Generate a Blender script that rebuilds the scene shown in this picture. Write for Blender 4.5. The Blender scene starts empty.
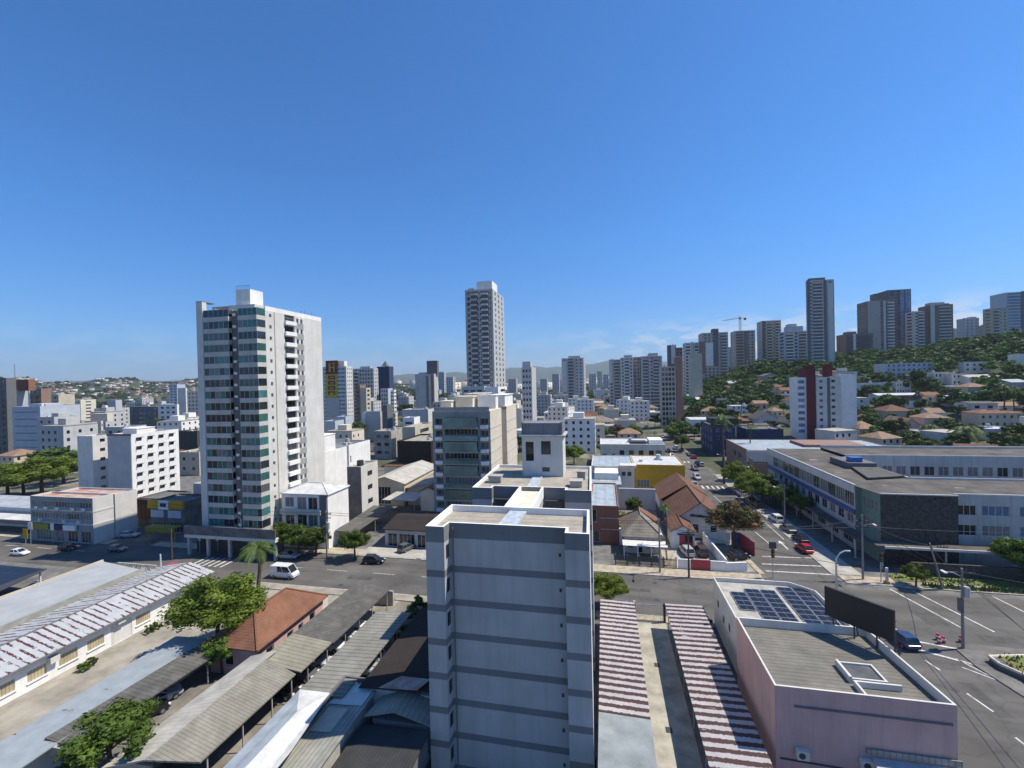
import bpy, math, random
from mathutils import Vector, Matrix
random.seed(7)
C = bpy.context.scene.collection
sc = bpy.context.scene
rad = math.radians
# ---------------------------------------------------------------- camera
H = 33.0; F = 435.0
YAW, PIT, ROL = rad(11.9), rad(-0.45), 0.023
fw = Vector((-math.sin(YAW)*math.cos(PIT), math.cos(YAW)*math.cos(PIT), math.sin(PIT)))
r0 = Vector((math.cos(YAW), math.sin(YAW), 0)); u0 = r0.cross(fw)
RT = r0*math.cos(ROL) - u0*math.sin(ROL); UP = r0*math.sin(ROL) + u0*math.cos(ROL)
cd = bpy.data.cameras.new('camera'); cam = bpy.data.objects.new('camera', cd); C.objects.link(cam)
cd.sensor_width = 36; cd.lens = F/1024*36; cd.clip_start = 0.5; cd.clip_end = 60000
cam.matrix_world = Matrix(((RT.x, UP.x, -fw.x, 0), (RT.y, UP.y, -fw.y, 0), (RT.z, UP.z, -fw.z, H), (0, 0, 0, 1)))
sc.camera = cam
# ---------------------------------------------------------------- sun and sky
SUN_EL = rad(57.0); SUN_AZ = math.atan2(0.96, 0.28)      # azimuth from +Y towards +X
sd = Vector((math.sin(SUN_AZ)*math.cos(SUN_EL), math.cos(SUN_AZ)*math.cos(SUN_EL), math.sin(SUN_EL)))
sl = bpy.data.lights.new('sun', 'SUN'); sl.energy = 5.0; sl.angle = rad(0.53); sl.color = (1.0, 0.925, 0.79)
so = bpy.data.objects.new('sun', sl); C.objects.link(so); so.rotation_euler = (-sd).to_track_quat('-Z', 'Y').to_euler()
so.location = (60, 20, 120)
w = bpy.data.worlds.new('World'); sc.world = w; w.use_nodes = True
nt = w.node_tree; nt.nodes.clear()
def wn(t, **k):
    n = nt.nodes.new(t)
    for a, b in k.items(): setattr(n, a, b)
    return n
sky = wn('ShaderNodeTexSky', sky_type='NISHITA', sun_disc=False, sun_elevation=SUN_EL, sun_rotation=SUN_AZ,
         altitude=60, air_density=1.0, dust_density=0.25, ozone_density=3.2)
bg = wn('ShaderNodeBackground'); bg.inputs[1].default_value = 0.062
out = wn('ShaderNodeOutputWorld')
tc = wn('ShaderNodeTexCoord'); mp = wn('ShaderNodeMapping'); mp.inputs['Scale'].default_value = (17, 17, 46)
nz = wn('ShaderNodeTexNoise'); nz.inputs['Scale'].default_value = 1.0; nz.inputs['Detail'].default_value = 7; nz.inputs['Roughness'].default_value = 0.58
rp = wn('ShaderNodeValToRGB'); rp.color_ramp.elements[0].position = 0.47; rp.color_ramp.elements[1].position = 0.58
sx = wn('ShaderNodeSeparateXYZ')
band = wn('ShaderNodeValToRGB')   # clouds only low over the horizon
e = band.color_ramp.elements
e[0].position = 0.0; e[0].color = (1, 1, 1, 1); e[1].position = 0.13; e[1].color = (0, 0, 0, 1)
m0 = e.new(0.075); m0.color = (0.9, 0.9, 0.9, 1)
side = wn('ShaderNodeMapRange'); side.inputs['From Min'].default_value = -0.15; side.inputs['From Max'].default_value = 0.35
side.inputs['To Min'].default_value = 0.12
mu = wn('ShaderNodeMath', operation='MULTIPLY'); mu2 = wn('ShaderNodeMath', operation='MULTIPLY')
mx = wn('ShaderNodeMix', data_type='RGBA'); mx.inputs['B'].default_value = (9.5, 10.2, 11.2, 1)
L = nt.links.new
L(tc.outputs['Generated'], mp.inputs[0]); L(mp.outputs[0], nz.inputs['Vector']); L(nz.outputs['Fac'], rp.inputs[0])
L(tc.outputs['Generated'], sx.inputs[0]); L(sx.outputs['Z'], band.inputs[0]); L(sx.outputs['X'], side.inputs[0])
L(rp.outputs[0], mu.inputs[0]); L(band.outputs[0], mu.inputs[1]); L(mu.outputs[0], mu2.inputs[0]); L(side.outputs[0], mu2.inputs[1])
grade = wn('ShaderNodeValToRGB'); ge = grade.color_ramp.elements      # deep clear-air blue, by height above the horizon
ge[0].position = 0.0; ge[0].color = (.30, .42, .68, 1); ge[1].position = 0.30; ge[1].color = (.268, .625, .97, 1)
g2 = ge.new(0.09); g2.color = (.305, .53, .80, 1)
gm = wn('ShaderNodeVectorMath', operation='MULTIPLY'); gs = wn('ShaderNodeVectorMath', operation='SCALE'); gs.inputs['Scale'].default_value = 2.2
L(sx.outputs['Z'], grade.inputs[0]); L(sky.outputs[0], gm.inputs[0]); L(grade.outputs[0], gm.inputs[1]); L(gm.outputs[0], gs.inputs[0])
L(gs.outputs[0], mx.inputs['A']); L(mu2.outputs[0], mx.inputs['Factor']); L(mx.outputs['Result'], bg.inputs[0]); L(bg.outputs[0], out.inputs[0])
vs = sc.view_settings; vs.view_transform = 'Standard'; vs.look = 'None'; vs.gamma = 1; vs.use_curve_mapping = False; vs.exposure = 0.32
sc.cycles.max_bounces = 6; sc.cycles.volume_bounces = 0; sc.cycles.transparent_max_bounces = 6
# ---------------------------------------------------------------- pixel -> place
def ray(px, py): return fw + RT*((px-512)/F) - UP*((py-384)/F)
def G(px, py, z=0.0):
    d = ray(px, py); t = (z-H)/d.z; return Vector((d.x*t, d.y*t, z))
def YP(px, py, y):
    d = ray(px, py); t = y/d.y; return Vector((d.x*t, y, H+d.z*t))
def XP(px, py, x):
    d = ray(px, py); t = x/d.x; return Vector((x, d.y*t, H+d.z*t))
def lerp(v, xs, ys):
    if v <= xs[0]: return ys[0]
    for i in range(len(xs)-1):
        if v <= xs[i+1]:
            return ys[i] + (ys[i+1]-ys[i])*(v-xs[i])/(xs[i+1]-xs[i])
    return ys[-1]
def sm(t):
    t = max(0.0, min(1.0, t)); return t*t*(3-2*t)
def TZ(x, y):
    d = math.hypot(x, y); az = math.degrees(math.atan2(x, y))
    if abs(az) > 100: return 0.0
    h = lerp(az, [5, 9, 12, 18, 30, 38, 60, 90], [0, 10, 27, 43, 49, 58, 62, 50])*sm((d-225)/340.0)*(1-0.5*sm((d-900)/1500))
    h += lerp(az, [-80, -62, -50, -42, -30, -20], [95, 84, 70, 58, 30, 0])*sm((d-1250)/1250.0)*(0.86+0.14*math.sin(az*0.9)+0.06*math.sin(az*2.7))
    far = lerp(az, [-60, -45, -20, -5, 6, 14, 30], [100, 130, 230, 330, 390, 300, 120])
    h += far*sm((d-5200)/3000.0)*(0.88+0.1*math.sin(az*0.55+1)+0.05*math.sin(az*1.9))
    return h
def onT(px, py):
    d = ray(px, py); t = 20.0
    for i in range(4000):
        p = d*t
        if H+p.z <= TZ(p.x, p.y): break
        t *= 1.004
    return Vector((p.x, p.y, TZ(p.x, p.y)))
# ---------------------------------------------------------------- materials
M = {}
def mat(name, col, rough=0.85, var=0.15, scale=0.6, dark=None, bump=0.0, metal=0.0, spec=0.3, objrand=0.0, trans=0.0):
    """base colour broken up by two octaves of weathering noise"""
    if name in M: return M[name]
    m = bpy.data.materials.new(name); m.use_nodes = True; t = m.node_tree; N = t.nodes; b = N['Principled BSDF']; K = t.links.new
    b.inputs['Roughness'].default_value = rough; b.inputs['Metallic'].default_value = metal; b.inputs['Specular IOR Level'].default_value = spec
    tcn = N.new('ShaderNodeTexCoord')
    n1 = N.new('ShaderNodeTexNoise'); n1.inputs['Scale'].default_value = scale; n1.inputs['Detail'].default_value = 6; n1.inputs['Roughness'].default_value = 0.65
    K(tcn.outputs['Object'], n1.inputs['Vector'])
    r = N.new('ShaderNodeValToRGB'); c0 = tuple(c*(1-var*1.6) for c in col) if dark is None else dark
    r.color_ramp.elements[0].position = 0.28; r.color_ramp.elements[0].color = (*c0, 1)
    r.color_ramp.elements[1].position = 0.66; r.color_ramp.elements[1].color = (*[min(1, c*(1+var*0.4)) for c in col], 1)
    K(n1.outputs['Fac'], r.inputs[0]); last = r.outputs[0]
    if objrand:
        oi = N.new('ShaderNodeObjectInfo'); mr = N.new('ShaderNodeMapRange'); mr.inputs['To Min'].default_value = 1-objrand; mr.inputs['To Max'].default_value = 1+objrand
        hs = N.new('ShaderNodeHueSaturation'); K(oi.outputs['Random'], mr.inputs[0]); K(mr.outputs[0], hs.inputs['Value']); K(last, hs.inputs['Color'])
        mr2 = N.new('ShaderNodeMapRange'); mr2.inputs['To Min'].default_value = 0.5-objrand*0.06; mr2.inputs['To Max'].default_value = 0.5+objrand*0.06
        K(oi.outputs['Random'], mr2.inputs[0]); K(mr2.outputs[0], hs.inputs['Hue']); last = hs.outputs[0]
    K(last, b.inputs['Base Color'])
    if bump:
        bp = N.new('ShaderNodeBump'); bp.inputs['Strength'].default_value = bump; bp.inputs['Distance'].default_value = 0.1
        n2 = N.new('ShaderNodeTexNoise'); n2.inputs['Scale'].default_value = 6; n2.inputs['Detail'].default_value = 4
        K(tcn.outputs['Object'], n2.inputs['Vector']); K(n2.outputs['Fac'], bp.inputs['Height']); K(bp.outputs[0], b.inputs['Normal'])
    if trans:
        tr = N.new('ShaderNodeBsdfTranslucent'); ms = N.new('ShaderNodeMixShader'); ms.inputs[0].default_value = trans
        K(last, tr.inputs[0]); K(b.outputs[0], ms.inputs[1]); K(tr.outputs[0], ms.inputs[2]); K(ms.outputs[0], N['Material Output'].inputs[0])
    M[name] = m; return m
def streaked(name, col, stain, amt=0.5, rough=0.9):
    """plaster with vertical rain streaks and blotches"""
    m = mat(name, col, rough, 0.1, 0.35); t = m.node_tree; N = t.nodes; K = t.links.new; b = N['Principled BSDF']
    src = b.inputs['Base Color'].links[0].from_socket
    tcn = N.new('ShaderNodeTexCoord'); mpn = N.new('ShaderNodeMapping'); mpn.inputs['Scale'].default_value = (1.6, 1.6, 0.10)
    n = N.new('ShaderNodeTexNoise'); n.inputs['Scale'].default_value = 1.0; n.inputs['Detail'].default_value = 7; n.inputs['Roughness'].default_value = 0.7
    r = N.new('ShaderNodeValToRGB'); r.color_ramp.elements[0].position = 0.48; r.color_ramp.elements[1].position = 0.78
    r.color_ramp.elements[1].color = (amt, amt, amt, 1)
    x = N.new('ShaderNodeMix'); x.data_type = 'RGBA'; x.inputs['B'].default_value = (*stain, 1)
    K(tcn.outputs['Object'], mpn.inputs[0]); K(mpn.outputs[0], n.inputs['Vector']); K(n.outputs['Fac'], r.inputs[0]); K(r.outputs[0], x.inputs['Factor'])
    K(src, x.inputs['A']); K(x.outputs['Result'], b.inputs['Base Color']); return m
def ribbed(name, col, pitch=0.6, axis='Y', rough=0.7, stain=(0.1, 0.08, 0.06), amt=0.5, line=0.45, metal=0.0, spec=0.3):
    """sheet roofing: joints every pitch metres along the axis, blotchy ageing"""
    m = mat(name, col, rough, 0.22, 0.5, metal=metal, spec=spec); t = m.node_tree; N = t.nodes; K = t.links.new; b = N['Principled BSDF']
    src = b.inputs['Base Color'].links[0].from_socket
    tcn = N.new('ShaderNodeTexCoord'); s = N.new('ShaderNodeSeparateXYZ'); K(tcn.outputs['Object'], s.inputs[0])
    mm = N.new('ShaderNodeMath'); mm.operation = 'MULTIPLY'; mm.inputs[1].default_value = 1/pitch; K(s.outputs[axis], mm.inputs[0])
    fr = N.new('ShaderNodeMath'); fr.operation = 'FRACT'; K(mm.outputs[0], fr.inputs[0])
    r = N.new('ShaderNodeValToRGB'); r.color_ramp.elements[0].position = 0.0; r.color_ramp.elements[0].color = (1-line, 1-line, 1-line, 1)
    r.color_ramp.elements[1].position = 0.3; r.color_ramp.elements[1].color = (1, 1, 1, 1)
    K(fr.outputs[0], r.inputs[0])
    x = N.new('ShaderNodeMix'); x.data_type = 'RGBA'; x.blend_type = 'MULTIPLY'; x.inputs['Factor'].default_value = 1
    K(src, x.inputs['A']); K(r.outputs[0], x.inputs['B'])
    n = N.new('ShaderNodeTexNoise'); n.inputs['Scale'].default_value = 0.9; n.inputs['Detail'].default_value = 8; n.inputs['Roughness'].default_value = 0.75
    K(tcn.outputs['Object'], n.inputs['Vector']); r2 = N.new('ShaderNodeValToRGB'); r2.color_ramp.elements[0].position = 0.5; r2.color_ramp.elements[1].position = 0.8
    r2.color_ramp.elements[1].color = (amt, amt, amt, 1); K(n.outputs['Fac'], r2.inputs[0])
    y = N.new('ShaderNodeMix'); y.data_type = 'RGBA'; y.inputs['B'].default_value = (*stain, 1)
    K(r2.outputs[0], y.inputs['Factor']); K(x.outputs['Result'], y.inputs['A']); K(y.outputs['Result'], b.inputs['Base Color'])
    bp = N.new('ShaderNodeBump'); bp.inputs['Strength'].default_value = 0.4; bp.inputs['Distance'].default_value = 0.05
    K(fr.outputs[0], bp.inputs['Height']); K(bp.outputs[0], b.inputs['Normal']); return m
def rusty(name, col, pitch, width, thresh, rust=(0.13, 0.035, 0.025), rscale=(0.35, 1.2, 1)):
    """painted sheets whose lapped rows have rusted in bands across the slope (rows along Y)"""
    m = mat(name, col, 0.6, 0.12, 0.7); t = m.node_tree; N = t.nodes; K = t.links.new; b = N['Principled BSDF']
    src = b.inputs['Base Color'].links[0].from_socket
    tcn = N.new('ShaderNodeTexCoord'); s = N.new('ShaderNodeSeparateXYZ')
    mpn = N.new('ShaderNodeMapping'); mpn.inputs['Scale'].default_value = rscale
    n = N.new('ShaderNodeTexNoise'); n.inputs['Scale'].default_value = 1.0; n.inputs['Detail'].default_value = 6; n.inputs['Roughness'].default_value = 0.7
    K(tcn.outputs['Object'], mpn.inputs[0]); K(mpn.outputs[0], n.inputs['Vector'])
    n3 = N.new('ShaderNodeTexNoise'); n3.inputs['Scale'].default_value = 5; n3.inputs['Detail'].default_value = 4; K(tcn.outputs['Object'], n3.inputs['Vector'])
    K(tcn.outputs['Object'], s.inputs[0])
    wob = N.new('ShaderNodeMath'); wob.operation = 'MULTIPLY_ADD'; wob.inputs[1].default_value = pitch*0.42; K(n3.outputs['Fac'], wob.inputs[0]); K(s.outputs['Y'], wob.inputs[2])
    mm = N.new('ShaderNodeMath'); mm.operation = 'MULTIPLY'; mm.inputs[1].default_value = 1/pitch; K(wob.outputs[0], mm.inputs[0])
    fr = N.new('ShaderNodeMath'); fr.operation = 'FRACT'; K(mm.outputs[0], fr.inputs[0])
    lt = N.new('ShaderNodeMath'); lt.operation = 'LESS_THAN'; lt.inputs[1].default_value = width; K(fr.outputs[0], lt.inputs[0])
    gt = N.new('ShaderNodeMath'); gt.operation = 'GREATER_THAN'; gt.inputs[1].default_value = thresh; K(n.outputs['Fac'], gt.inputs[0])
    mul = N.new('ShaderNodeMath'); mul.operation = 'MULTIPLY'; K(lt.outputs[0], mul.inputs[0]); K(gt.outputs[0], mul.inputs[1])
    x = N.new('ShaderNodeMix'); x.data_type = 'RGBA'; x.inputs['B'].default_value = (*rust, 1)
    K(mul.outputs[0], x.inputs['Factor']); K(src, x.inputs['A']); K(x.outputs['Result'], b.inputs['Base Color']); return m
def tiled(name, col, pitch=0.38, axis='Z', dark=(0.12, 0.05, 0.03)):
    return ribbed(name, col, pitch, axis, 0.85, dark, 0.75, 0.5)
def glass(name, col, rough=0.06):
    m = mat(name, col, rough, 0.35, 0.25, spec=0.6, objrand=0.35); return m
def flat(name, col, rough=0.6, metal=0.0, spec=0.4): return mat(name, col, rough, 0.04, 2.0, metal=metal, spec=spec)

WHITE = streaked('white_paint', (0.78, 0.77, 0.74), (0.42, 0.40, 0.36), 0.35)
OFFW = streaked('cream_paint', (0.66, 0.60, 0.50), (0.33, 0.29, 0.23), 0.4)
GREYW = streaked('grey_paint', (0.47, 0.47, 0.465), (0.24, 0.24, 0.235), 0.45)
LGREY = streaked('pale_grey_paint', (0.60, 0.585, 0.55), (0.34, 0.33, 0.30), 0.45)
BLUEW = streaked('pale_blue_paint', (0.46, 0.50, 0.55), (0.27, 0.29, 0.32), 0.35)
BEIGE = streaked('beige_paint', (0.52, 0.46, 0.36), (0.25, 0.21, 0.16), 0.4)
TAN = streaked('tan_paint', (0.46, 0.40, 0.34), (0.25, 0.21, 0.18), 0.4)
BROWN = streaked('brown_paint', (0.27, 0.175, 0.14), (0.14, 0.1, 0.085), 0.4)
BRICK = streaked('brick_red', (0.27, 0.12, 0.08), (0.12, 0.07, 0.05), 0.4)
MAROON = streaked('maroon_paint', (0.15, 0.025, 0.03), (0.08, 0.02, 0.02), 0.3)
NAVY = streaked('navy_paint', (0.04, 0.055, 0.11), (0.03, 0.04, 0.08), 0.3)
DKGREY = streaked('dark_grey_paint', (0.15, 0.15, 0.155), (0.08, 0.08, 0.08), 0.4)
PINK = streaked('old_pink_paint', (0.56, 0.36, 0.33), (0.30, 0.21, 0.2), 0.6)
YEL = streaked('yellow_sheet', (0.55, 0.32, 0.03), (0.35, 0.22, 0.05), .4); GREENP = streaked('green_tile', (0.17, 0.26, 0.215), (0.08, 0.12, 0.10), 0.5)
NBL = streaked('slate_blue_paint', (0.46, 0.45, 0.44), (0.29, 0.28, 0.27), 0.6); NBD = streaked('dark_slate_paint', (0.20, 0.20, 0.205), (0.14, 0.14, 0.15), 0.4)
CONC = mat('concrete', (0.40, 0.38, 0.34), 0.9, 0.25, 0.5, bump=0.2); CONCL = mat('pale_concrete', (0.335, 0.305, 0.255), 0.9, 0.28, 0.35, bump=0.2)
CONCD = mat('dark_concrete', (0.17, 0.165, 0.155), 0.9, 0.35, 0.4, bump=0.2)
ASPH = mat('asphalt', (0.118, 0.113, 0.106), 0.9, 0.2, 0.14, bump=0.1)
def wear(m):
    t = m.node_tree; N = t.nodes; K = t.links.new; b = N['Principled BSDF']; src = b.inputs['Base Color'].links[0].from_socket; tcn = N.new('ShaderNodeTexCoord')
    v = N.new('ShaderNodeTexVoronoi'); v.feature = 'DISTANCE_TO_EDGE'; v.inputs['Scale'].default_value = 0.13; n0 = N.new('ShaderNodeTexNoise'); n0.inputs['Scale'].default_value = 0.6; n0.inputs['Detail'].default_value = 5
    ad = N.new('ShaderNodeVectorMath'); ad.operation = 'MULTIPLY_ADD'; ad.inputs[1].default_value = (2.5, 2.5, 0); K(tcn.outputs['Object'], n0.inputs['Vector']); K(n0.outputs['Color'], ad.inputs[0]); K(tcn.outputs['Object'], ad.inputs[2]); K(ad.outputs[0], v.inputs['Vector'])
    r = N.new('ShaderNodeValToRGB'); r.color_ramp.elements[0].position = 0.004; r.color_ramp.elements[0].color = (.84, .84, .84, 1); r.color_ramp.elements[1].position = 0.02; K(v.outputs['Distance'], r.inputs[0])
    n = N.new('ShaderNodeTexNoise'); n.inputs['Scale'].default_value = 1.0; n.inputs['Detail'].default_value = 5; mpn = N.new('ShaderNodeMapping'); mpn.inputs['Scale'].default_value = (.05, .35, 1); K(tcn.outputs['Object'], mpn.inputs[0]); K(mpn.outputs[0], n.inputs['Vector'])
    r2 = N.new('ShaderNodeValToRGB'); r2.color_ramp.elements[0].position = .38; r2.color_ramp.elements[0].color = (.8, .8, .8, 1); r2.color_ramp.elements[1].position = .62; r2.color_ramp.elements[1].color = (1.12, 1.1, 1.07, 1); K(n.outputs['Fac'], r2.inputs[0])
    x = N.new('ShaderNodeMix'); x.data_type = 'RGBA'; x.blend_type = 'MULTIPLY'; x.inputs['Factor'].default_value = 1; K(src, x.inputs['A']); K(r.outputs[0], x.inputs['B'])
    y = N.new('ShaderNodeMix'); y.data_type = 'RGBA'; y.blend_type = 'MULTIPLY'; y.inputs['Factor'].default_value = 1; K(x.outputs['Result'], y.inputs['A']); K(r2.outputs[0], y.inputs['B']); K(y.outputs['Result'], b.inputs['Base Color'])
wear(ASPH)
ASPD = mat('asphalt_patch', (0.09, 0.086, 0.08), 0.9, 0.25, 0.8)
ROADW = mat('road_paint', (0.62, 0.61, 0.58), 0.75, 0.4, 1.8, dark=(0.2, 0.195, 0.185)); ROADY = mat('yellow_road_paint', (0.6, 0.42, 0.06), 0.7, 0.25, 2.5)
STONE = mat('dark_rubble_stone', (0.085, 0.078, 0.07), 0.9, 0.5, 2.2, dark=(0.03, 0.028, 0.025), bump=0.6)
COBB = mat('paving', (0.42, 0.36, 0.27), 0.9, 0.3, 1.2, bump=0.3)
RIB_G = ribbed('grey_fibre_cement', (0.25, 0.235, 0.195), 0.32, 'Y', 0.9, (0.1, 0.095, 0.08), 0.6)
RIB_D = ribbed('dark_fibre_cement', (0.115, 0.11, 0.10), 0.45, 'Y', 0.9, (0.2, 0.2, 0.19), 0.7, 0.45)
RIB_L = ribbed('light_fibre_cement', (0.46, 0.44, 0.39), 0.5, 'Y', 0.9, (0.22, 0.2, 0.17), 0.6, 0.22)
RIB_B = ribbed('beige_fibre_cement', (0.36, 0.325, 0.26), 0.5, 'X', 0.9, (0.18, 0.16, 0.12), 0.5, 0.4)
RIB_W = ribbed('galvanised_sheet', (0.40, 0.42, 0.44), 0.8, 'X', 0.5, (0.3, 0.3, 0.3), 0.4, 0.15)
RIB_LB = mat('faded_blue_sheet', (0.235, 0.262, 0.27), 0.6, 0.2, 0.7)
RIB_BK = ribbed('dark_brown_sheet', (0.035, 0.028, 0.025), 0.45, 'X', 0.9, (0.02, 0.015, 0.015), 0.5, 0.4)  # dark brown, deepened further for the roof lying in shadow
METW = ribbed('white_metal_roof', (0.60, 0.60, 0.585), 1.2, 'X', 0.5, (0.5, 0.5, 0.5), 0.3, 0.1)
METB = ribbed('bluish_metal_roof', (0.37, 0.42, 0.45), 2.0, 'X', 0.5, (0.4, 0.45, 0.5), 0.3, 0.2)
GRAVEL = mat('gravel_roof', (0.125, 0.112, 0.098), 0.95, 0.35, 0.25, dark=(0.05, 0.046, 0.042), bump=0.3)
ROOFC = mat('roof_screed', (0.34, 0.315, 0.265), 0.95, 0.3, 0.5, bump=0.2)
CORR = ribbed('grey_corrugated_roof', (0.33, 0.325, 0.285), 0.42, 'X', 0.9, (0.16, 0.15, 0.13), 0.5, 0.5)
TILE = tiled('clay_tile', (0.225, 0.105, 0.062), 0.17); TILEB = tiled('old_clay_tile', (0.17, 0.085, 0.055)); TILEP = tiled('pale_clay_tile', (0.30, 0.20, 0.135)); TILEG = tiled('grey_clay_tile', (0.24, 0.215, 0.18))
TEAL = flat('teal_roof', (0.12, 0.36, 0.33)); RUSTR = mat('rust_roof', (0.30, 0.10, 0.045), 0.9, 0.4, 0.5, dark=(0.5, 0.47, 0.42))
RUSTW = rusty('rusted_white_sheet', (0.40, 0.415, 0.43), 0.8, 0.32, 0.46, (0.085, 0.036, 0.03)); RUSTP = rusty('rusted_pink_sheet', (0.38, 0.365, 0.365), 0.93, 0.5, 0.37, (0.06, 0.03, 0.03))
GL = glass('window_glass', (0.025, 0.032, 0.04)); GLG = glass('grey_green_glass', (0.14, 0.22, 0.19), 0.15); GLK = glass('unlit_glass', (0.012, 0.013, 0.016)); GLT = glass('teal_glass', (0.05, 0.155, 0.14)); GLB = glass('blue_glass', (0.12, 0.20, 0.32)); GLL = glass('curtained_glass', (0.16, 0.17, 0.18), 0.25)
FRW = flat('white_frame', (0.6, 0.6, 0.58)); FRD = flat('dark_frame', (0.05, 0.05, 0.055)); ALU = flat('aluminium', (0.5, 0.51, 0.53), 0.4, 0.6); BLK = flat('black_paint', (0.018, 0.018, 0.02))
IRON = flat('pole_concrete', (0.22, 0.21, 0.2)); WOODP = mat('weathered_post', (0.10, 0.08, 0.065), 0.9); REDP = flat('red_paint', (0.38, 0.06, 0.08))
BARK = mat('bark', (0.10, 0.075, 0.055), 0.95, 0.3, 3)
LEAF = mat('leaf_green', (0.10, 0.16, 0.024), 0.6, 0.45, 0.55, objrand=0.28, trans=0.3)
LEAFD = mat('leaf_dark', (0.078, 0.118, 0.024), 0.6, 0.5, 0.12, objrand=0.4, trans=0.2)
LEAFY = mat('leaf_bright', (0.165, 0.23, 0.03), 0.6, 0.4, 0.5, objrand=0.12, trans=0.35)
LEAFR = mat('leaf_russet', (0.15, 0.075, 0.04), 0.7, 0.4, 0.45, dark=(0.045, 0.07, 0.018), objrand=0.1, trans=0.25)
for _n in M['leaf_russet'].node_tree.nodes:
    if _n.type == 'VALTORGB': _n.color_ramp.elements[0].position = .42; _n.color_ramp.elements[1].position = .56
PALMM = mat('palm_leaf', (0.11, 0.17, 0.035), 0.5, 0.35, 0.8, objrand=0.2, trans=0.25)
GRASS = mat('grass', (0.10, 0.15, 0.03), 0.95, 0.4, 0.6, dark=(0.17, 0.14, 0.07), bump=0.4)
SOLAR = flat('solar_cells', (0.012, 0.014, 0.024), 0.3, 0, 0.2)
TYRE = flat('tyre_rubber', (0.02, 0.02, 0.02), 0.9); RIMM = flat('wheel_rim', (0.4, 0.41, 0.42), 0.35, 0.8); LAMPW = flat('headlamp_lens', (0.7, 0.72, 0.75), 0.1); LAMPR = flat('tail_lamp_lens', (0.4, 0.02, 0.02), 0.15)
CARG = flat('car_glass', (0.02, 0.025, 0.03), 0.05, 0, 0.7)
def paint(n, c): return flat('car_paint_'+n, c, 0.25, 0.15, 0.6)
CP = dict(white=paint('white', (0.75, 0.75, 0.75)), silver=paint('silver', (0.42, 0.43, 0.45)), grey=paint('grey', (0.12, 0.125, 0.13)), black=paint('black', (0.015, 0.015, 0.018)), red=paint('red', (0.42, 0.012, 0.02)), blue=paint('blue', (0.03, 0.06, 0.16)), brown=paint('brown', (0.08, 0.05, 0.04)))
# ---------------------------------------------------------------- mesh helpers
class MB:
    def __init__(s): s.v = []; s.f = []; s.m = []
    def poly(s, pts, m=0):
        i = len(s.v); s.v += [tuple(p) for p in pts]; s.f.append(tuple(range(i, i+len(pts)))); s.m.append(m); return s
    def box(s, x0, x1, y0, y1, z0, z1, m=0):
        i = len(s.v); s.v += [(x, y, z) for z in (z0, z1) for x, y in ((x0, y0), (x1, y0), (x1, y1), (x0, y1))]
        for q in ((0, 3, 2, 1), (4, 5, 6, 7), (0, 1, 5, 4), (1, 2, 6, 5), (2, 3, 7, 6), (3, 0, 4, 7)): s.f.append(tuple(i+k for k in q)); s.m.append(m)
        return s
    def prism(s, pts, z0, z1, m=0):
        """plan outline pts; z may be per-corner lists"""
        n = len(pts); a = z0 if isinstance(z0, (list, tuple)) else [z0]*n; b = z1 if isinstance(z1, (list, tuple)) else [z1]*n
        i = len(s.v); s.v += [(p[0], p[1], a[k]) for k, p in enumerate(pts)] + [(p[0], p[1], b[k]) for k, p in enumerate(pts)]
        s.f.append(tuple(i+k for k in reversed(range(n)))); s.f.append(tuple(i+n+k for k in range(n))); s.m += [m, m]
        for k in range(n): s.f.append((i+k, i+(k+1) % n, i+n+(k+1) % n, i+n+k)); s.m.append(m)
        return s
    def slab(s, pts, t=0.1, m=0):
        """sheet through 3-D corner points, t thick downwards"""
        return s.prism([(p[0], p[1]) for p in pts], [p[2]-t for p in pts], [p[2] for p in pts], m)
    def tube(s, p0, p1, ra, rb=None, n=8, m=0):
        rb = ra if rb is None else rb; p0 = Vector(p0); p1 = Vector(p1); d = (p1-p0)
        if d.length < 1e-6: return s
        q = d.normalized().to_track_quat('Z', 'Y'); i = len(s.v)
        for p, r in ((p0, ra), (p1, rb)):
            for k in range(n):
                a = 2*math.pi*k/n; s.v.append(tuple(p + q @ Vector((math.cos(a)*r, math.sin(a)*r, 0))))
        for k in range(n): s.f.append((i+k, i+(k+1) % n, i+n+(k+1) % n, i+n+k)); s.m.append(m)
        s.f.append(tuple(i+k for k in reversed(range(n)))); s.f.append(tuple(i+n+k for k in range(n))); s.m += [m, m]; return s
    def path(s, pts, r, n=6, m=0):
        for a, b in zip(pts[:-1], pts[1:]): s.tube(a, b, r, r, n, m)
        return s
    def mesh(s, name, mats, smooth=False):
        me = bpy.data.meshes.new(name); me.from_pydata(s.v, [], s.f)
        for q in (mats if isinstance(mats, (list, tuple)) else [mats]): me.materials.append(q)
        me.polygons.foreach_set('material_index', s.m)
        if smooth: me.polygons.foreach_set('use_smooth', [True]*len(s.f))
        me.update(); return me
    def build(s, name, mats, parent=None, smooth=False):
        if parent is not None:
            o = parent
            off = Vector((0, 0, 0))
            while o is not None: off += Vector(o.location); o = o.parent
            s.v = [(a-off.x, b-off.y, c-off.z) for a, b, c in s.v]
        ob = bpy.data.objects.new(name, s.mesh(name, mats, smooth)); C.objects.link(ob)
        if parent is not None: ob.parent = parent
        return ob
def tag(o, label, cat, group=None, kind=None):
    if label: o['label'] = label
    if cat: o['category'] = cat
    if group: o['group'] = group
    if kind: o['kind'] = kind
    return o
def thing(name, label, cat, loc=(0, 0, 0), rz=0, group=None):
    o = bpy.data.objects.new(name, None); C.objects.link(o); o.location = loc; o.rotation_euler = (0, 0, rz); o.empty_display_size = 0.5
    return tag(o, label, cat, group)
def struct(name, mb, mats): return tag(mb.build(name, mats), None, None, None, 'structure')
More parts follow.
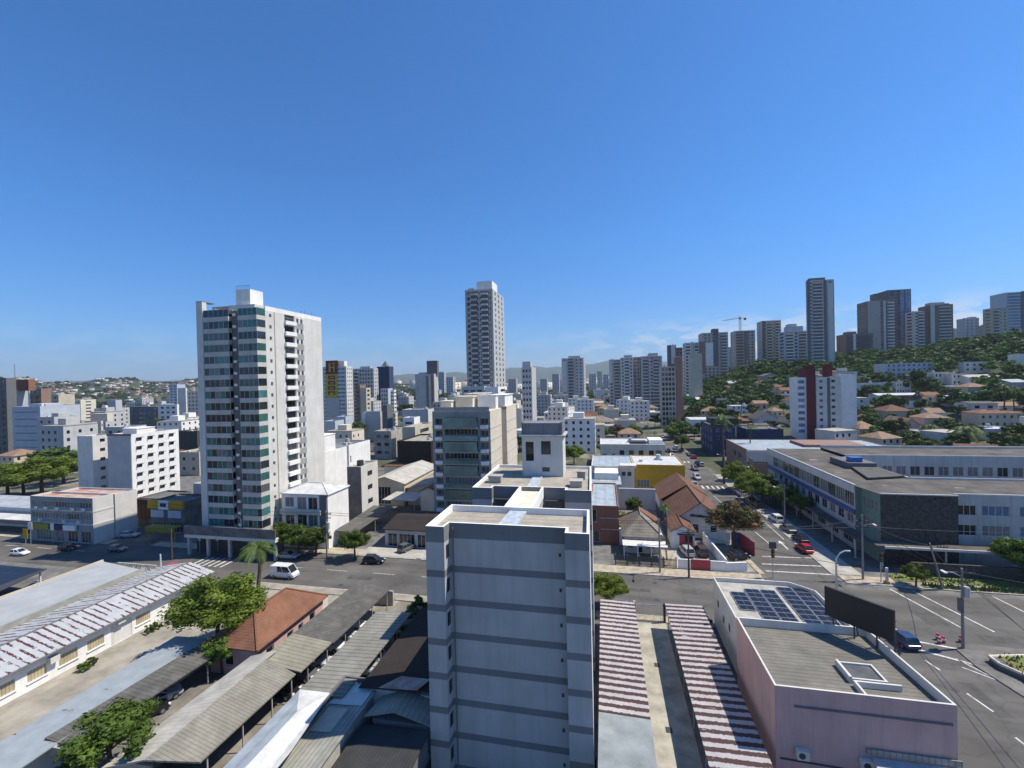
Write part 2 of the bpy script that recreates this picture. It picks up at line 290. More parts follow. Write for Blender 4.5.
def copy_tree(o, parent=None):
    c = o.copy(); C.objects.link(c)
    if parent is not None: c.parent = parent
    for ch in list(KIDS.get(o, [])): copy_tree(ch, c)
    return c
KIDS = {}
def index_kids():
    KIDS.clear()
    for o in bpy.data.objects:
        if o.parent: KIDS.setdefault(o.parent, []).append(o)
# ---------------------------------------------------------------- buildings
FOOT = []
WM = {}
def win_mesh(w, h, style, fr, gl):
    key = (round(w, 2), round(h, 2), style, fr.name, gl.name)
    if key in WM: return WM[key]
    a = MB(); t = 0.07 if w > 0.8 else 0.05
    if style != 'plain':
        a.box(-w/2, -w/2+t, -0.03, 0.05, 0, h); a.box(w/2-t, w/2, -0.03, 0.05, 0, h); a.box(-w/2+t, w/2-t, -0.03, 0.05, 0, t); a.box(-w/2+t, w/2-t, -0.03, 0.05, h-t, h)
        n = max(1, int(round(w/(0.9 if style == 'sash' else 1.3))))
        for k in range(1, n): x = -w/2+w*k/n; a.box(x-0.03, x+0.03, -0.025, 0.045, t, h-t)
        if style == 'sill': a.box(-w/2-0.12, w/2+0.12, -0.28, -0.031, -0.08, 0.0)
    g = MB(); g.box(-w/2+0.01, w/2-0.01, 0.0, 0.03, 0.01, h-0.01)
    WM[key] = (a.mesh('window', fr) if style != 'plain' else None, g.mesh('pane', gl)); return WM[key]
FROT = {'S': 0, 'E': math.pi/2, 'W': -math.pi/2, 'N': math.pi}
def add_windows(T, wins, near):
    """wins: (face, centre xyz bottom, w, h, style, frame, glass)"""
    wins = sorted(wins, key=lambda q: q[1][0]**2+q[1][1]**2+(q[1][2]-H)**2)
    rest = MB(); used = 0; rmats = []
    for i, (fc, p, w, h, st, fr, gl) in enumerate(wins):
        fm, gm = win_mesh(w, h, st, fr, gl)
        if i < 100:
            if near and fm is not None:
                o = bpy.data.objects.new('window', fm); g = bpy.data.objects.new('pane', gm); C.objects.link(o); C.objects.link(g); g.parent = o
            else:
                key = (fm, gm, 'j')
                o = bpy.data.objects.new('window', gm if fm is None else joined(fm, gm)); C.objects.link(o)
            o.parent = T; o.location = Vector(p)-T.location; o.rotation_euler = (0, 0, FROT[fc])
        else:
            me = gm if fm is None else joined(fm, gm)
            rz = Matrix.Rotation(FROT[fc], 3, 'Z'); b = len(rest.v)
            mi = []
            for q in me.materials:
                if q not in rmats: rmats.append(q)
                mi.append(rmats.index(q))
            rest.v += [tuple(rz @ v.co + Vector(p)) for v in me.vertices]
            for pl in me.polygons: rest.f.append(tuple(b+k for k in pl.vertices)); rest.m.append(mi[pl.material_index])
    if rest.f:
        o = rest.build('window_rows', rmats, T); o['kind'] = 'stuff'
JM = {}
def joined(fm, gm):
    k = (fm.name, gm.name)
    if k not in JM:
        a = MB()
        for me, mi in ((fm, 0), (gm, 1)):
            b = len(a.v); a.v += [tuple(v.co) for v in me.vertices]
            for pl in me.polygons: a.f.append(tuple(b+q for q in pl.vertices)); a.m.append(mi)
        JM[k] = a.mesh('window', [fm.materials[0], gm.materials[0]])
    return JM[k]
def face(mb, fc, x0, x1, y0, y1, z0, z1, ops, m=0, rv=0.16, rm=None):
    """one outer wall face with real openings; ops = (u0,u1,v0,v1) in world coordinates along the face"""
    if fc in 'SN':
        yy = y0 if fc == 'S' else y1; ins = rv if fc == 'S' else -rv; a0, a1 = x0, x1; P = lambda u, v, d=0: (u, yy+d*ins, v)
    else:
        xx = x1 if fc == 'E' else x0; ins = -rv if fc == 'E' else rv; a0, a1 = y0, y1; P = lambda u, v, d=0: (xx+d*ins, u, v)
    us = sorted({a0, a1, *[o[0] for o in ops], *[o[1] for o in ops]}); vv = sorted({z0, z1, *[o[2] for o in ops], *[o[3] for o in ops]})
    us = [u for u in us if a0 <= u <= a1]; vv = [v for v in vv if z0 <= v <= z1]
    for i in range(len(us)-1):
        for j in range(len(vv)-1):
            cu, cv = (us[i]+us[i+1])/2, (vv[j]+vv[j+1])/2
            if any(o[0] < cu < o[1] and o[2] < cv < o[3] for o in ops): continue
            mb.poly([P(us[i], vv[j]), P(us[i+1], vv[j]), P(us[i+1], vv[j+1]), P(us[i], vv[j+1])], m)
    for o in ops:
        for (ua, va), (ub, vb) in (((o[0], o[2]), (o[1], o[2])), ((o[1], o[2]), (o[1], o[3])), ((o[1], o[3]), (o[0], o[3])), ((o[0], o[3]), (o[0], o[2]))):
            mb.poly([P(ua, va), P(ub, vb), P(ub, vb, 1), P(ua, va, 1)], m if rm is None else rm)
def grid(a0, a1, z0, z1, nc, nr, wf=0.55, hf=0.5, mu=0.4, sill=0.3):
    """window openings: nc x nr, each wf of its bay wide and hf of its storey high"""
    r = []; bw = (a1-a0-2*mu)/nc; fh = (z1-z0)/nr
    for j in range(nr):
        for i in range(nc):
            u = a0+mu+bw*i; v = z0+fh*j
            r.append((u+bw*(1-wf)/2, u+bw*(1+wf)/2, v+fh*sill, v+fh*(sill+hf)))
    return r
def ops_to_wins(fc, ops, x0, x1, y0, y1, style, fr, gl, d=0.13):
    r = []
    for u0, u1, v0, v1 in ops:
        u = (u0+u1)/2
        p = {'S': (u, y0+d, v0), 'N': (u, y1-d, v0), 'E': (x1-d, u, v0), 'W': (x0+d, u, v0)}[fc]
        g = gl if not isinstance(gl, (list, tuple)) else random.choice(gl)
        if g is GL: g = random.choice((GL, GL, GL, GLK, GLL))
        r.append((fc, p, u1-u0, v1-v0, style, fr, g))
    return r
def building(name, label, x0, x1, y0, y1, z0, z1, wall, faces=None, roof=None, par=0.6, cat='building', near=False, group=None, hut=None, roofkind='flat', rh=1.6, ov=0.4, trim=None, style='sash', fr=None, bands=None, smat=None):
    """faces: {'S': (ops, glass)}; hut: (x0,x1,y0,y1,h); flat with parapet, or gable/hip/shed roof"""
    T = thing(name, label, cat, ((x0+x1)/2, (y0+y1)/2, z0), 0, group); FOOT.append((x0, x1, y0, y1)); faces = faces or {}; fr = fr or FRW; roof = roof or ROOFC
    mb = MB(); wins = []
    zt = z1
    for fc in 'SENW':
        ops, gl = faces.get(fc, ([], GL)); face(mb, fc, x0, x1, y0, y1, z0, zt, ops, 1 if fc == 'S' and smat else 0)
        wins += ops_to_wins(fc, ops, x0, x1, y0, y1, style, fr, gl)
    if roofkind == 'flat':
        t = 0.2; a = [(x0, y0), (x1, y0), (x1, y1), (x0, y1)]; b = [(x0+t, y0+t), (x1-t, y0+t), (x1-t, y1-t), (x0+t, y1-t)]
        for k in range(4):
            j = (k+1) % 4; mb.poly([(*a[k], z1), (*a[j], z1), (*b[j], z1), (*b[k], z1)]); mb.poly([(*b[k], z1), (*b[j], z1), (*b[j], z1-par), (*b[k], z1-par)])
        mb.build('wall', [wall, smat] if smat else wall, T)
        R = MB(); R.box(x0+t+0.002, x1-t-0.002, y0+t+0.002, y1-t-0.002, z1-par-0.2, z1-par+0.003); ro = R.build('roof', roof, T)
        if not hut and x1-x0 > 7 and y1-y0 > 6 and z1-z0 > 5.5 and cat not in ('wall', 'shop'):
            tx = x0+(x1-x0)*random.uniform(.25, .75); ty = y0+(y1-y0)*random.uniform(.4, .75); zz = z1-par+.004
            MB().box(tx-1.1, tx+1.1, ty-.9, ty+.9, zz, zz+.5).tube((tx, ty, zz+.5), (tx, ty, zz+1.7), .75, .68, 12).build('water_tank', random.choice((CONC, GREYW, BLUEW)), T)
            ux = x0+(x1-x0)*random.uniform(.15, .85); uy = y0+(y1-y0)*random.uniform(.2, .4); MB().box(ux-.5, ux+.5, uy-.35, uy+.35, zz, zz+.8).build('roof_unit', LGREY, T)
        for hb in (hut if isinstance(hut, list) else [hut] if hut else []):
            hx0, hx1, hy0, hy1, hh = hb; q = MB(); q.box(hx0, hx1, hy0, hy1, z1-par+0.004, z1+hh); q.box(hx0-0.12, hx1+0.12, hy0-0.12, hy1+0.12, z1+hh+0.002, z1+hh+0.18); q.build('roof_house', wall, T)
    else:
        R = MB(); xm, ym = (x0+x1)/2, (y0+y1)/2; X0, X1, Y0, Y1 = x0-ov, x1+ov, y0-ov, y1+ov; th = 0.14
        k = rh/((x1-x0)/2) if roofkind in ('gy', 'hy') else rh/((y1-y0)/2); ze = z1-k*ov+0.12; zr = z1+rh+0.12
        if roofkind == 'gy':
            R.slab([(X0, Y0, ze), (xm, Y0, zr), (xm, Y1, zr), (X0, Y1, ze)], th); R.slab([(xm, Y0, zr), (X1, Y0, ze), (X1, Y1, ze), (xm, Y1, zr)], th)
            for yy in (y0, y1): mb.poly([(x0, yy, z1), (x1, yy, z1), (xm, yy, z1+rh)])
        elif roofkind == 'gx':
            R.slab([(X0, Y0, ze), (X1, Y0, ze), (X1, ym, zr), (X0, ym, zr)], th); R.slab([(X0, ym, zr), (X1, ym, zr), (X1, Y1, ze), (X0, Y1, ze)], th)
            for xx in (x0, x1): mb.poly([(xx, y0, z1), (xx, y1, z1), (xx, ym, z1+rh)])
        elif roofkind in ('hx', 'hy'):
            if roofkind == 'hx': s = min((X1-X0)/2-0.05, (Y1-Y0)/2); A = (X0+s, ym, zr); B = (X1-s, ym, zr)
            else: s = min((Y1-Y0)/2-0.05, (X1-X0)/2); A = (xm, Y0+s, zr); B = (xm, Y1-s, zr)
            c = [(X0, Y0, ze), (X1, Y0, ze), (X1, Y1, ze), (X0, Y1, ze)]
            if roofkind == 'hx': fl = [(c[0], c[1], B, A), (c[1], c[2], B), (c[2], c[3], A, B), (c[3], c[0], A)]
            else: fl = [(c[0], c[1], A), (c[1], c[2], B, A), (c[2], c[3], B), (c[3], c[0], A, B)]
            for q in fl: R.slab(q, th)
        elif roofkind == 'shed': R.slab([(X0, Y0, z1+0.1), (X1, Y0, z1+0.1), (X1, Y1, z1+rh+0.1), (X0, Y1, z1+rh+0.1)], th); mb.poly([(x0, y1, z1), (x1, y1, z1), (x1, y1, z1+rh), (x0, y1, z1+rh)]); mb.poly([(x0, y0, z1), (x0, y1, z1), (x0, y1, z1+rh)]); mb.poly([(x1, y0, z1), (x1, y1, z1), (x1, y1, z1+rh)])
        mb.build('wall', wall, T); R.build('roof', roof, T)
        if roofkind in ('hx', 'hy', 'gx', 'gy') and near:
            K = MB()
            if roofkind[0] == 'h':
                for p, q in ((c[0], A), (c[1], A if roofkind == 'hy' else B), (c[2], B), (c[3], B if roofkind == 'hy' else A), (A, B)): K.tube(Vector(p)+Vector((0, 0, 0.03)), Vector(q)+Vector((0, 0, 0.03)), 0.12, 0.12, 6)
            elif roofkind == 'gy': K.tube((xm, Y0, zr+0.03), (xm, Y1, zr+0.03), 0.12, 0.12, 6)
            else: K.tube((X0, ym, zr+0.03), (X1, ym, zr+0.03), 0.12, 0.12, 6)
            K.build('ridge_cap', roof, T)
    for bz in (bands or []):
        q = MB(); h = 0.35; d = 0.07
        q.box(x0-d, x1+d, y0-d, y0-0.003, bz, bz+h); q.box(x1+0.003, x1+d, y0, y1, bz, bz+h); q.box(x0-d, x0-0.003, y0, y1, bz, bz+h); q.build('string_course', trim or wall, T)
    add_windows(T, wins, near); return T
# ---------------------------------------------------------------- plants
def rnd_dir():
    while True:
        v = Vector((random.uniform(-1, 1), random.uniform(-1, 1), random.uniform(-1, 1)))
        if 0.05 < v.length < 1: return v.normalized()
def crown_mesh(name, r, h, zc, nclump, nleaf, ls, leaf, core=0.55, flatb=0.5):
    """leaf faces on many clumps through an uneven crown volume, each clump round a small leafy core"""
    a = MB()
    for c in range(nclump):
        d = rnd_dir(); q = random.uniform(0.35, 0.95)
        if d.z < -0.25: d.z *= flatb
        p = Vector((d.x*r*q, d.y*r*q, zc + d.z*h/2*q)); cr = r*random.uniform(0.2, 0.4)*(1.15-0.4*q)
        for k in range(nleaf):
            n = rnd_dir(); n.z = n.z*0.75
            o = p + n*cr*random.uniform(0.55, 1.08); s = ls*random.uniform(0.6, 1.35)
            t1 = (n+rnd_dir()*0.8).cross(Vector((0, 0, 1)));
            if t1.length < 0.1: t1 = Vector((1, 0, 0))
            t1.normalize(); t2 = (t1.cross(n)+rnd_dir()*0.35).normalized()
            a.poly([o-t1*s, o-t2*s*0.55, o+t1*s, o+t2*s*0.55])
        if core:   # rough inner mass so the clump is not see-through
            m = 7; rings = []
            for j in range(4):
                th = math.pi*(j+0.5)/4; rings.append([p+Vector((math.sin(th)*math.cos(2*math.pi*i/m), math.sin(th)*math.sin(2*math.pi*i/m), math.cos(th)*0.8))*cr*core*random.uniform(0.75, 1.2) for i in range(m)])
            for j in range(3):
                for i in range(m): a.poly([rings[j][i], rings[j][(i+1) % m], rings[j+1][(i+1) % m], rings[j+1][i]])
    return a.mesh(name, leaf)
def trunk_mesh(name, h, r, spread, nb=5):
    a = MB(); top = Vector((random.uniform(-.2, .2), random.uniform(-.2, .2), h*0.55))
    a.tube((0, 0, -0.4), (top.x*0.4, top.y*0.4, h*0.25), r*1.25, r*0.95, 8); a.tube((top.x*0.4, top.y*0.4, h*0.25), top, r*0.95, r*0.7, 8)
    for k in range(nb):
        an = 2*math.pi*k/nb+random.uniform(-.4, .4); e = Vector((math.cos(an)*spread*random.uniform(.4, .75), math.sin(an)*spread*random.uniform(.4, .75), h*random.uniform(0.7, 0.92)))
        b = top.lerp(e, 0.5)+Vector((0, 0, -0.1*h*random.random())); a.tube(top-Vector((0, 0, h*0.08*random.random())), b, r*0.5, r*0.34, 6); a.tube(b, e, r*0.34, r*0.12, 5)
    return a.mesh(name, BARK)
def tree_meshes(tag_, h, r, nclump, nleaf, ls, leaf, n=3, thick=0.22, crown=0.62):
    return [(trunk_mesh('trunk', h, thick, r), crown_mesh('crown', r, h*crown, h*(1-crown*0.5), nclump, nleaf, ls, leaf)) for k in range(n)]
def plant(name, label, cat, tm, p, s=1.0, group=None, rz=None, sz=None):
    T = thing(name, label, cat, p, random.uniform(0, 6.28) if rz is None else rz, group); T.scale = (s, s, s*(sz or random.uniform(0.9, 1.12)))
    for nm, me in zip(('trunk', 'crown'), tm):
        if me is None: continue
        o = bpy.data.objects.new(nm, me); C.objects.link(o); o.parent = T
    return T
def palm_meshes(h, fl, nf, leaf, droop=1.0, r=0.2):
    t = MB(); n = 7; pr = Vector((0, 0, -0.3))
    for k in range(n):
        q = Vector((0.25*math.sin(k*0.5)*h/9, 0.1*math.cos(k)*h/9, h*(k+1)/n)); t.tube(pr, q, r*(1.25-0.5*k/n), r*(1.25-0.5*(k+1)/n), 8); pr = q
    c = MB(); top = pr
    for k in range(nf):
        an = 2*math.pi*k/nf*2.4+random.uniform(-.15, .15); el = random.uniform(-0.15, 1.15); d = Vector((math.cos(an), math.sin(an), 0)); sd_ = Vector((-d.y, d.x, 0)); pts = []
        for j in range(8):
            u = j/7; pts.append(top + d*fl*u*math.cos(el)*(1-0.12*u) + Vector((0, 0, fl*(u*math.sin(el)*0.9 - droop*0.62*u*u))))
        for j in range(7):
            a_, b_ = pts[j], pts[j+1]; c.tube(a_, b_, 0.035, 0.025, 3)
            for sgn in (-1, 1):
                for q in (0.0, 0.33, 0.66):
                    o = a_.lerp(b_, q); ln = fl*0.27*(1-abs((j+q)/7-0.45)*1.2)
                    tip = o + sd_*sgn*ln*0.85 + (b_-a_).normalized()*ln*0.35 - Vector((0, 0, ln*0.45)); wv = (b_-a_)*0.17
                    c.poly([o-wv*0.5, o+wv*0.8, tip])
    return t.mesh('trunk', BARK), c.mesh('crown', leaf)
random.seed(11)
TM_NEAR = tree_meshes('near', 8, 4.3, 80, 230, 0.17, LEAFY, 2, crown=.72)
TM_MID = tree_meshes('mid', 7, 3.5, 50, 150, 0.18, LEAF, 3, crown=.75)
TM_RED = tree_meshes('red', 7, 3.7, 52, 110, 0.17, LEAFR, 1, crown=.72)
TM_FAR = tree_meshes('far', 9, 4.4, 24, 60, 0.42, LEAFD, 5, crown=.78)
TM_FARL = tree_meshes('farl', 8, 4.0, 24, 60, 0.4, LEAF, 3, crown=.78)
TM_BUSH = [(None, crown_mesh('crown', 1.3, 1.9, 0.8, 16, 55, 0.17, LEAF)) for k in range(3)]
PALM = palm_meshes(6.0, 3.0, 22, PALMM, 1.0, 0.2); PALMT = palm_meshes(9.5, 1.9, 16, PALMM, 1.2, 0.14); PALMB = palm_meshes(5.0, 5.2, 40, PALMM, 1.15, 0.42)
# ---------------------------------------------------------------- vehicles
def loft(mb, secs, m=0):
    """secs: (x, ring of (y,z)); skins consecutive rings and caps both ends"""
    n = len(secs[0][1]); b = len(mb.v)
    for x, ring in secs: mb.v += [(x, y, z) for y, z in ring]
    for k in range(len(secs)-1):
        for i in range(n): mb.f.append((b+k*n+i, b+k*n+(i+1) % n, b+(k+1)*n+(i+1) % n, b+(k+1)*n+i)); mb.m.append(m)
    mb.f.append(tuple(b+i for i in reversed(range(n)))); mb.f.append(tuple(b+(len(secs)-1)*n+i for i in range(n))); mb.m += [m, m]
def ring(w, zb, zt): return [(-w*.9, zb), (w*.9, zb), (w, zb+(zt-zb)*.3), (w, zb+(zt-zb)*.7), (w*.9, zt), (-w*.9, zt), (-w, zb+(zt-zb)*.7), (-w, zb+(zt-zb)*.3)]
def gring(wb, wt, zb, zt): return [(-wb, zb), (wb, zb), (wt, zt-0.05), (wt*.9, zt), (-wt*.9, zt), (-wt, zt-0.05)]
def car_proto(kind):
    T = thing('car', 'car', 'car')
    L_, W_, ht = dict(hatch=(3.9, 0.84, 1.48), sedan=(4.4, 0.86, 1.44), suv=(4.3, 0.9, 1.64), van=(4.6, 0.9, 2.15))[kind]; x = L_/2
    bl = 0.92 if kind in ('hatch', 'sedan') else 1.02
    b = MB()
    if kind == 'van': secs = [(-x, ring(W_*.95, .35, 1.1)), (-x+.1, ring(W_, .28, 1.15)), (x-.9, ring(W_, .25, 1.15)), (x-.25, ring(W_*.96, .25, 1.0)), (x, ring(W_*.85, .32, .75))]
    else: secs = [(-x, ring(W_*.82, .38, bl-.12)), (-x+.18, ring(W_*.96, .26, bl-.02)), (-x+.9, ring(W_, .22, bl)), (x-1.35, ring(W_, .22, bl)), (x-.45, ring(W_*.95, .22, bl-.16)), (x-.08, ring(W_*.85, .28, bl-.32)), (x, ring(W_*.7, .36, bl-.42))]
    loft(b, secs)
    g0, g1, r0_, r1_ = dict(hatch=(-x+.06, x-1.15, -x+.45, x-1.95), sedan=(-x+.75, x-1.25, -x+1.35, x-2.05), suv=(-x+.05, x-1.2, -x+.3, x-1.9), van=(-x+.03, x-.45, -x+.1, x-1.15))[kind]
    zb = bl-.06 if kind != 'van' else 1.1; wt = W_*(.76 if kind != 'van' else .86)
    rz = ht-0.03
    roof_pts = [(r0_, -wt*.93, rz), (r1_, -wt*.93, rz), (r1_, wt*.93, rz), (r0_, wt*.93, rz)]; b.slab([(p[0], p[1], p[2]+.035) for p in roof_pts], .05)
    for s in (-1, 1):   # pillars
        for xa, xb in ((g0, r0_), (g1, r1_)): b.tube((xa, s*W_*.88, zb), (xb, s*wt*.97, rz), .05, .045, 5)
        for u in ((.48,) if kind != 'van' else (.35, .62)): b.tube((g0+(g1-g0)*u, s*W_*.9, zb), (r0_+(r1_-r0_)*u, s*wt*1.0, rz), .05, .045, 5)
        b.tube((r0_, s*wt*.95, rz), (r1_, s*wt*.95, rz), .05, .05, 5)
        b.box(g1-.35, g1-.15, s*(W_+.09)-.08, s*(W_+.09)+.08, zb+.02, zb+.14)
    if kind == 'van': b.box(g0+.02, g0+(g1-g0)*.33, -W_*.9, W_*.9, zb, rz-.02)
    ob = b.build('body', CP['white'], T, True)
    for p in ob.data.polygons: p.use_smooth = False
    ob.material_slots[0].link = 'OBJECT'; ob.material_slots[0].material = CP['white']
    g = MB(); rr = [gring(W_*.885, wt*.96, zb, rz)]*1
    i = len(g.v); wb = W_*.88
    g.v += [(g0, -wb, zb), (g1, -wb, zb), (g1, wb, zb), (g0, wb, zb), (r0_, -wt*.95, rz), (r1_, -wt*.95, rz), (r1_, wt*.95, rz), (r0_, wt*.95, rz)]
    for q in ((0, 1, 5, 4), (1, 2, 6, 5), (2, 3, 7, 6), (3, 0, 4, 7)): g.f.append(tuple(i+k for k in q)); g.m.append(0)
    g.build('windows', CARG, T)
    for sx_ in (-1, 1):
        for s in (-1, 1):
            cx_ = sx_*(x-.78); cy_ = s*(W_-.08); q = MB(); q.tube((cx_, cy_-.1, .31), (cx_, cy_+.1, .31), .31, .31, 16); wh = q.build('wheel', TYRE, T)
            q = MB(); q.tube((cx_, cy_-.112, .31), (cx_, cy_+.112, .31), .19, .19, 10); rm = q.build('rim', RIMM, None); rm.parent = wh
    for s in (-1, 1):
        zl = bl-.34; q = MB(); q.box(x-.22, x-.03, s*W_*.66-.16, s*W_*.66+.16, zl-.06, zl+.09); q.build('headlight', LAMPW, T)
        q = MB(); q.box(-x-.012, -x+.14, s*W_*.7-.11, s*W_*.7+.11, bl-.36, bl-.14); q.build('tail_light', LAMPR, T)
    return T
PROT = {k: car_proto(k) for k in ('hatch', 'sedan', 'suv', 'van')}
index_kids(); USED = set()
def car(kind, col, x, y, head, label, z=0.0, s=1.0, group='cars in the streets and car parks', cat='car', name='parked_car'):
    """head: direction of the nose in degrees from +X"""
    T = PROT[kind] if kind not in USED else copy_tree(PROT[kind])
    first = kind not in USED; USED.add(kind)
    if not first: pass
    T.location = (x, y, z); T.rotation_euler = (0, 0, rad(head)); T.scale = (s, s, s); T.name = name; tag(T, label, cat, group)
    for ch in T.children:
        if ch.name.startswith('body'): ch.material_slots[0].material = CP[col]
    return T
# ================================================================ SETTING
def build_ground():
    a = MB(); azs = [-180+6*i for i in range(14)] + [-96+1.2*i for i in range(1, 155)] + [90+6*i for i in range(1, 15)]
    rings = [0, 40.6, 41.2, 90, 150, 200] + [225+14*i for i in range(32)] + [700, 800, 950, 1100, 1250] + [1400+140*i for i in range(10)] + [3200, 4000, 5000] + [5600+430*i for i in range(9)]
    for rr in rings:
        for az in azs:
            x, y = rr*math.sin(rad(az)), rr*math.cos(rad(az)); a.v.append((x, y, TZ(x, y) if rr > 41 else -2.5))
    n = len(azs)
    for i in range(len(rings)-1):
        for j in range(n-1):
            q = (i*n+j, i*n+j+1, (i+1)*n+j+1, (i+1)*n+j); a.f.append(q if i else q[1:] if False else q); a.m.append(0)
    m = mat('city_ground', (0.13, 0.12, 0.095), 0.95, 0.2, 0.03); t = m.node_tree; N = t.nodes; K = t.links.new; b = N['Principled BSDF']
    tcn = N.new('ShaderNodeTexCoord'); n1 = N.new('ShaderNodeTexNoise'); n1.inputs['Scale'].default_value = 0.035; n1.inputs['Detail'].default_value = 9; n1.inputs['Roughness'].default_value = 0.72
    K(tcn.outputs['Object'], n1.inputs['Vector']); r = N.new('ShaderNodeValToRGB'); e = r.color_ramp.elements
    e[0].position = 0.36; e[0].color = (0.045, 0.06, 0.028, 1); e[1].position = 0.68; e[1].color = (0.32, 0.285, 0.235, 1)
    x = e.new(0.5); x.color = (0.085, 0.088, 0.052, 1); x = e.new(0.56); x.color = (0.20, 0.18, 0.145, 1)
    K(n1.outputs['Fac'], r.inputs[0])
    sp = N.new('ShaderNodeSeparateXYZ'); K(tcn.outputs['Object'], sp.inputs[0]); mr = N.new('ShaderNodeMapRange'); mr.inputs['From Min'].default_value = 2; mr.inputs['From Max'].default_value = 14; mr.inputs['To Max'].default_value = .9
    K(sp.outputs['Z'], mr.inputs[0]); n2 = N.new('ShaderNodeTexNoise'); n2.inputs['Scale'].default_value = 0.12; n2.inputs['Detail'].default_value = 8; K(tcn.outputs['Object'], n2.inputs['Vector'])
    r2 = N.new('ShaderNodeValToRGB'); r2.color_ramp.elements[0].position = .35; r2.color_ramp.elements[0].color = (.018, .034, .012, 1); r2.color_ramp.elements[1].position = .7; r2.color_ramp.elements[1].color = (.06, .085, .028, 1); K(n2.outputs['Fac'], r2.inputs[0])
    x = N.new('ShaderNodeMix'); x.data_type = 'RGBA'; K(mr.outputs[0], x.inputs['Factor']); K(r.outputs[0], x.inputs['A']); K(r2.outputs[0], x.inputs['B']); K(x.outputs['Result'], b.inputs['Base Color'])
    struct('ground', a, m)
build_ground()
def sheet(name, pts, z, m): return struct(name, MB().poly([(p[0], p[1], z) for p in pts]), m)
def kerbed(name, x0, x1, y0, y1, m, h=0.13): return struct(name, MB().box(x0, x1, y0, y1, -0.2, h), m)
sheet('town_block_ground', [(-180, 14), (-15.62, 14), (-15.62, 38), (-1.3, 38), (-1.3, 14), (70, 14), (70, 150), (-180, 150)], 0.004, CONCD)
sheet('cross_street', [(-175, 62.2), (160, 62.2), (160, 75.4), (-175, 75.4)], 0.010, ASPH)
sheet('main_street', [(25.6, 75.2), (36.0, 75.2), (35.6, 145), (34.5, 222), (27, 315), (8, 552), (3, 552), (20.5, 300), (21.6, 206), (21.6, 162), (21.4, 132)], 0.016, ASPH)
sheet('side_avenue', [(27.2, -20), (39.2, -20), (41.5, 62.4), (26.2, 62.4)], 0.016, ASPH)
sheet('side_street', [(-107, 75), (-103.3, 75), (-103.3, 86), (-107, 86)], 0.016, ASPH)
for nm, b_ in (('pavement', (-34, 24.6, 75.4, 78.2)), ('pavement', (-60, -35, 75.4, 78.2)), ('pavement', (-94, -62, 73.5, 75.6)), ('pavement', (36.6, 44, 77.2, 80)), ('pavement', (-175, -104.5, 73.0, 75.0))): kerbed(nm, *b_, COBB)
struct('pavement', MB().prism([(35.9, 80.2), (40.5, 80.2), (39.5, 136), (35.6, 136)], -0.2, 0.13), CONC)
struct('pavement', MB().prism([(24.5, 78.2), (25.4, 78.4), (21.2, 132), (19.8, 132)], -0.2, 0.13), COBB)
struct('pavement', MB().prism([(35.5, 136), (44, 136), (42, 156), (35.3, 156)], -0.2, 0.13), CONCL)
struct('pavement', MB().prism([(25.4, 30), (27.1, 30), (26.3, 61.6), (25.4, 61.6)], -0.2, 0.13), COBB)
kerbed('pavement', -3, 13.6, 60.9, 62.2, COBB); kerbed('pavement', -61, -26, 60.6, 62.2, CONCL)
kerbed('verge', 44, 110, 77.0, 81.5, CONCL); struct('traffic_island', MB().prism([(41.2, 62.0), (44.5, 61.8), (70, 59.5), (70, 40), (47, 46), (40.6, 52.8), (39.8, 57.5), (40.0, 60.4)], -0.2, 0.13), CONCD)
def strip(a, b, wd, m=ROADW, z=0.022, kind='road_marking'):
    a = Vector((*a, 0)); b = Vector((*b, 0)); n = (b-a).normalized().cross(Vector((0, 0, 1)))*wd/2
    return struct(kind, MB().poly([(*(a+n).xy, z), (*(b+n).xy, z), (*(b-n).xy, z), (*(a-n).xy, z)]), m)
for a_, b_, wd in [((41.9, 76.2), (44.2, 65.9), .22), ((44.8, 76.0), (47.4, 65.6), .22), ((54.7, 76), (55.3, 70.5), .2), ((58.5, 76), (60.5, 70), .18), ((35.4, 62.1), (40.4, 60.9), .32), ((35.4, 60.2), (40.6, 57.6), .32), ((35.2, 57.9), (35.6, 56.2), .18), ((35.6, 52.6), (36.1, 50.2), .18), ((35.4, 47), (35.7, 44.5), .18), ((38.8, 58.8), (40.4, 55.2), .15), ((40.4, 55.2), (38.3, 57.2), .15),
                   ((27.6, 86.4), (38.6, 87.0), .26), ((26.4, 82.9), (39.2, 83.6), .3), ((26.0, 80.0), (38.8, 80.2), .3), ((31.2, 90), (30.2, 104), .16), ((30.0, 106), (29.0, 128), .14), ((26.2, 62.5), (25, 67.6), .2), ((34.6, 96), (34.8, 132), .14)]: strip(a_, b_, wd)
for k in range(9): strip((22.6+k*1.4, 136.2), (22.6+k*1.4, 139.6), .55)
for k in range(7): strip((22.4+k*1.5, 176), (22.4+k*1.5, 179.5), .6)
for k in range(6): strip((23.4+k*.3, 182+k*5), (23.4+k*.3, 184.6+k*5), .2)
for yy in (90.5, 109): struct('road_marking', MB().poly([(33.2, yy, .022), (33.5, yy, .022), (33.5, yy+3, .022), (33.9, yy+3, .022), (33.35, yy+4.6, .022), (32.8, yy+3, .022), (33.2, yy+3, .022)]), ROADW)
for k in range(6): strip((-76+k*1.3, 66.6), (-76+k*1.3, 70.2), .4)
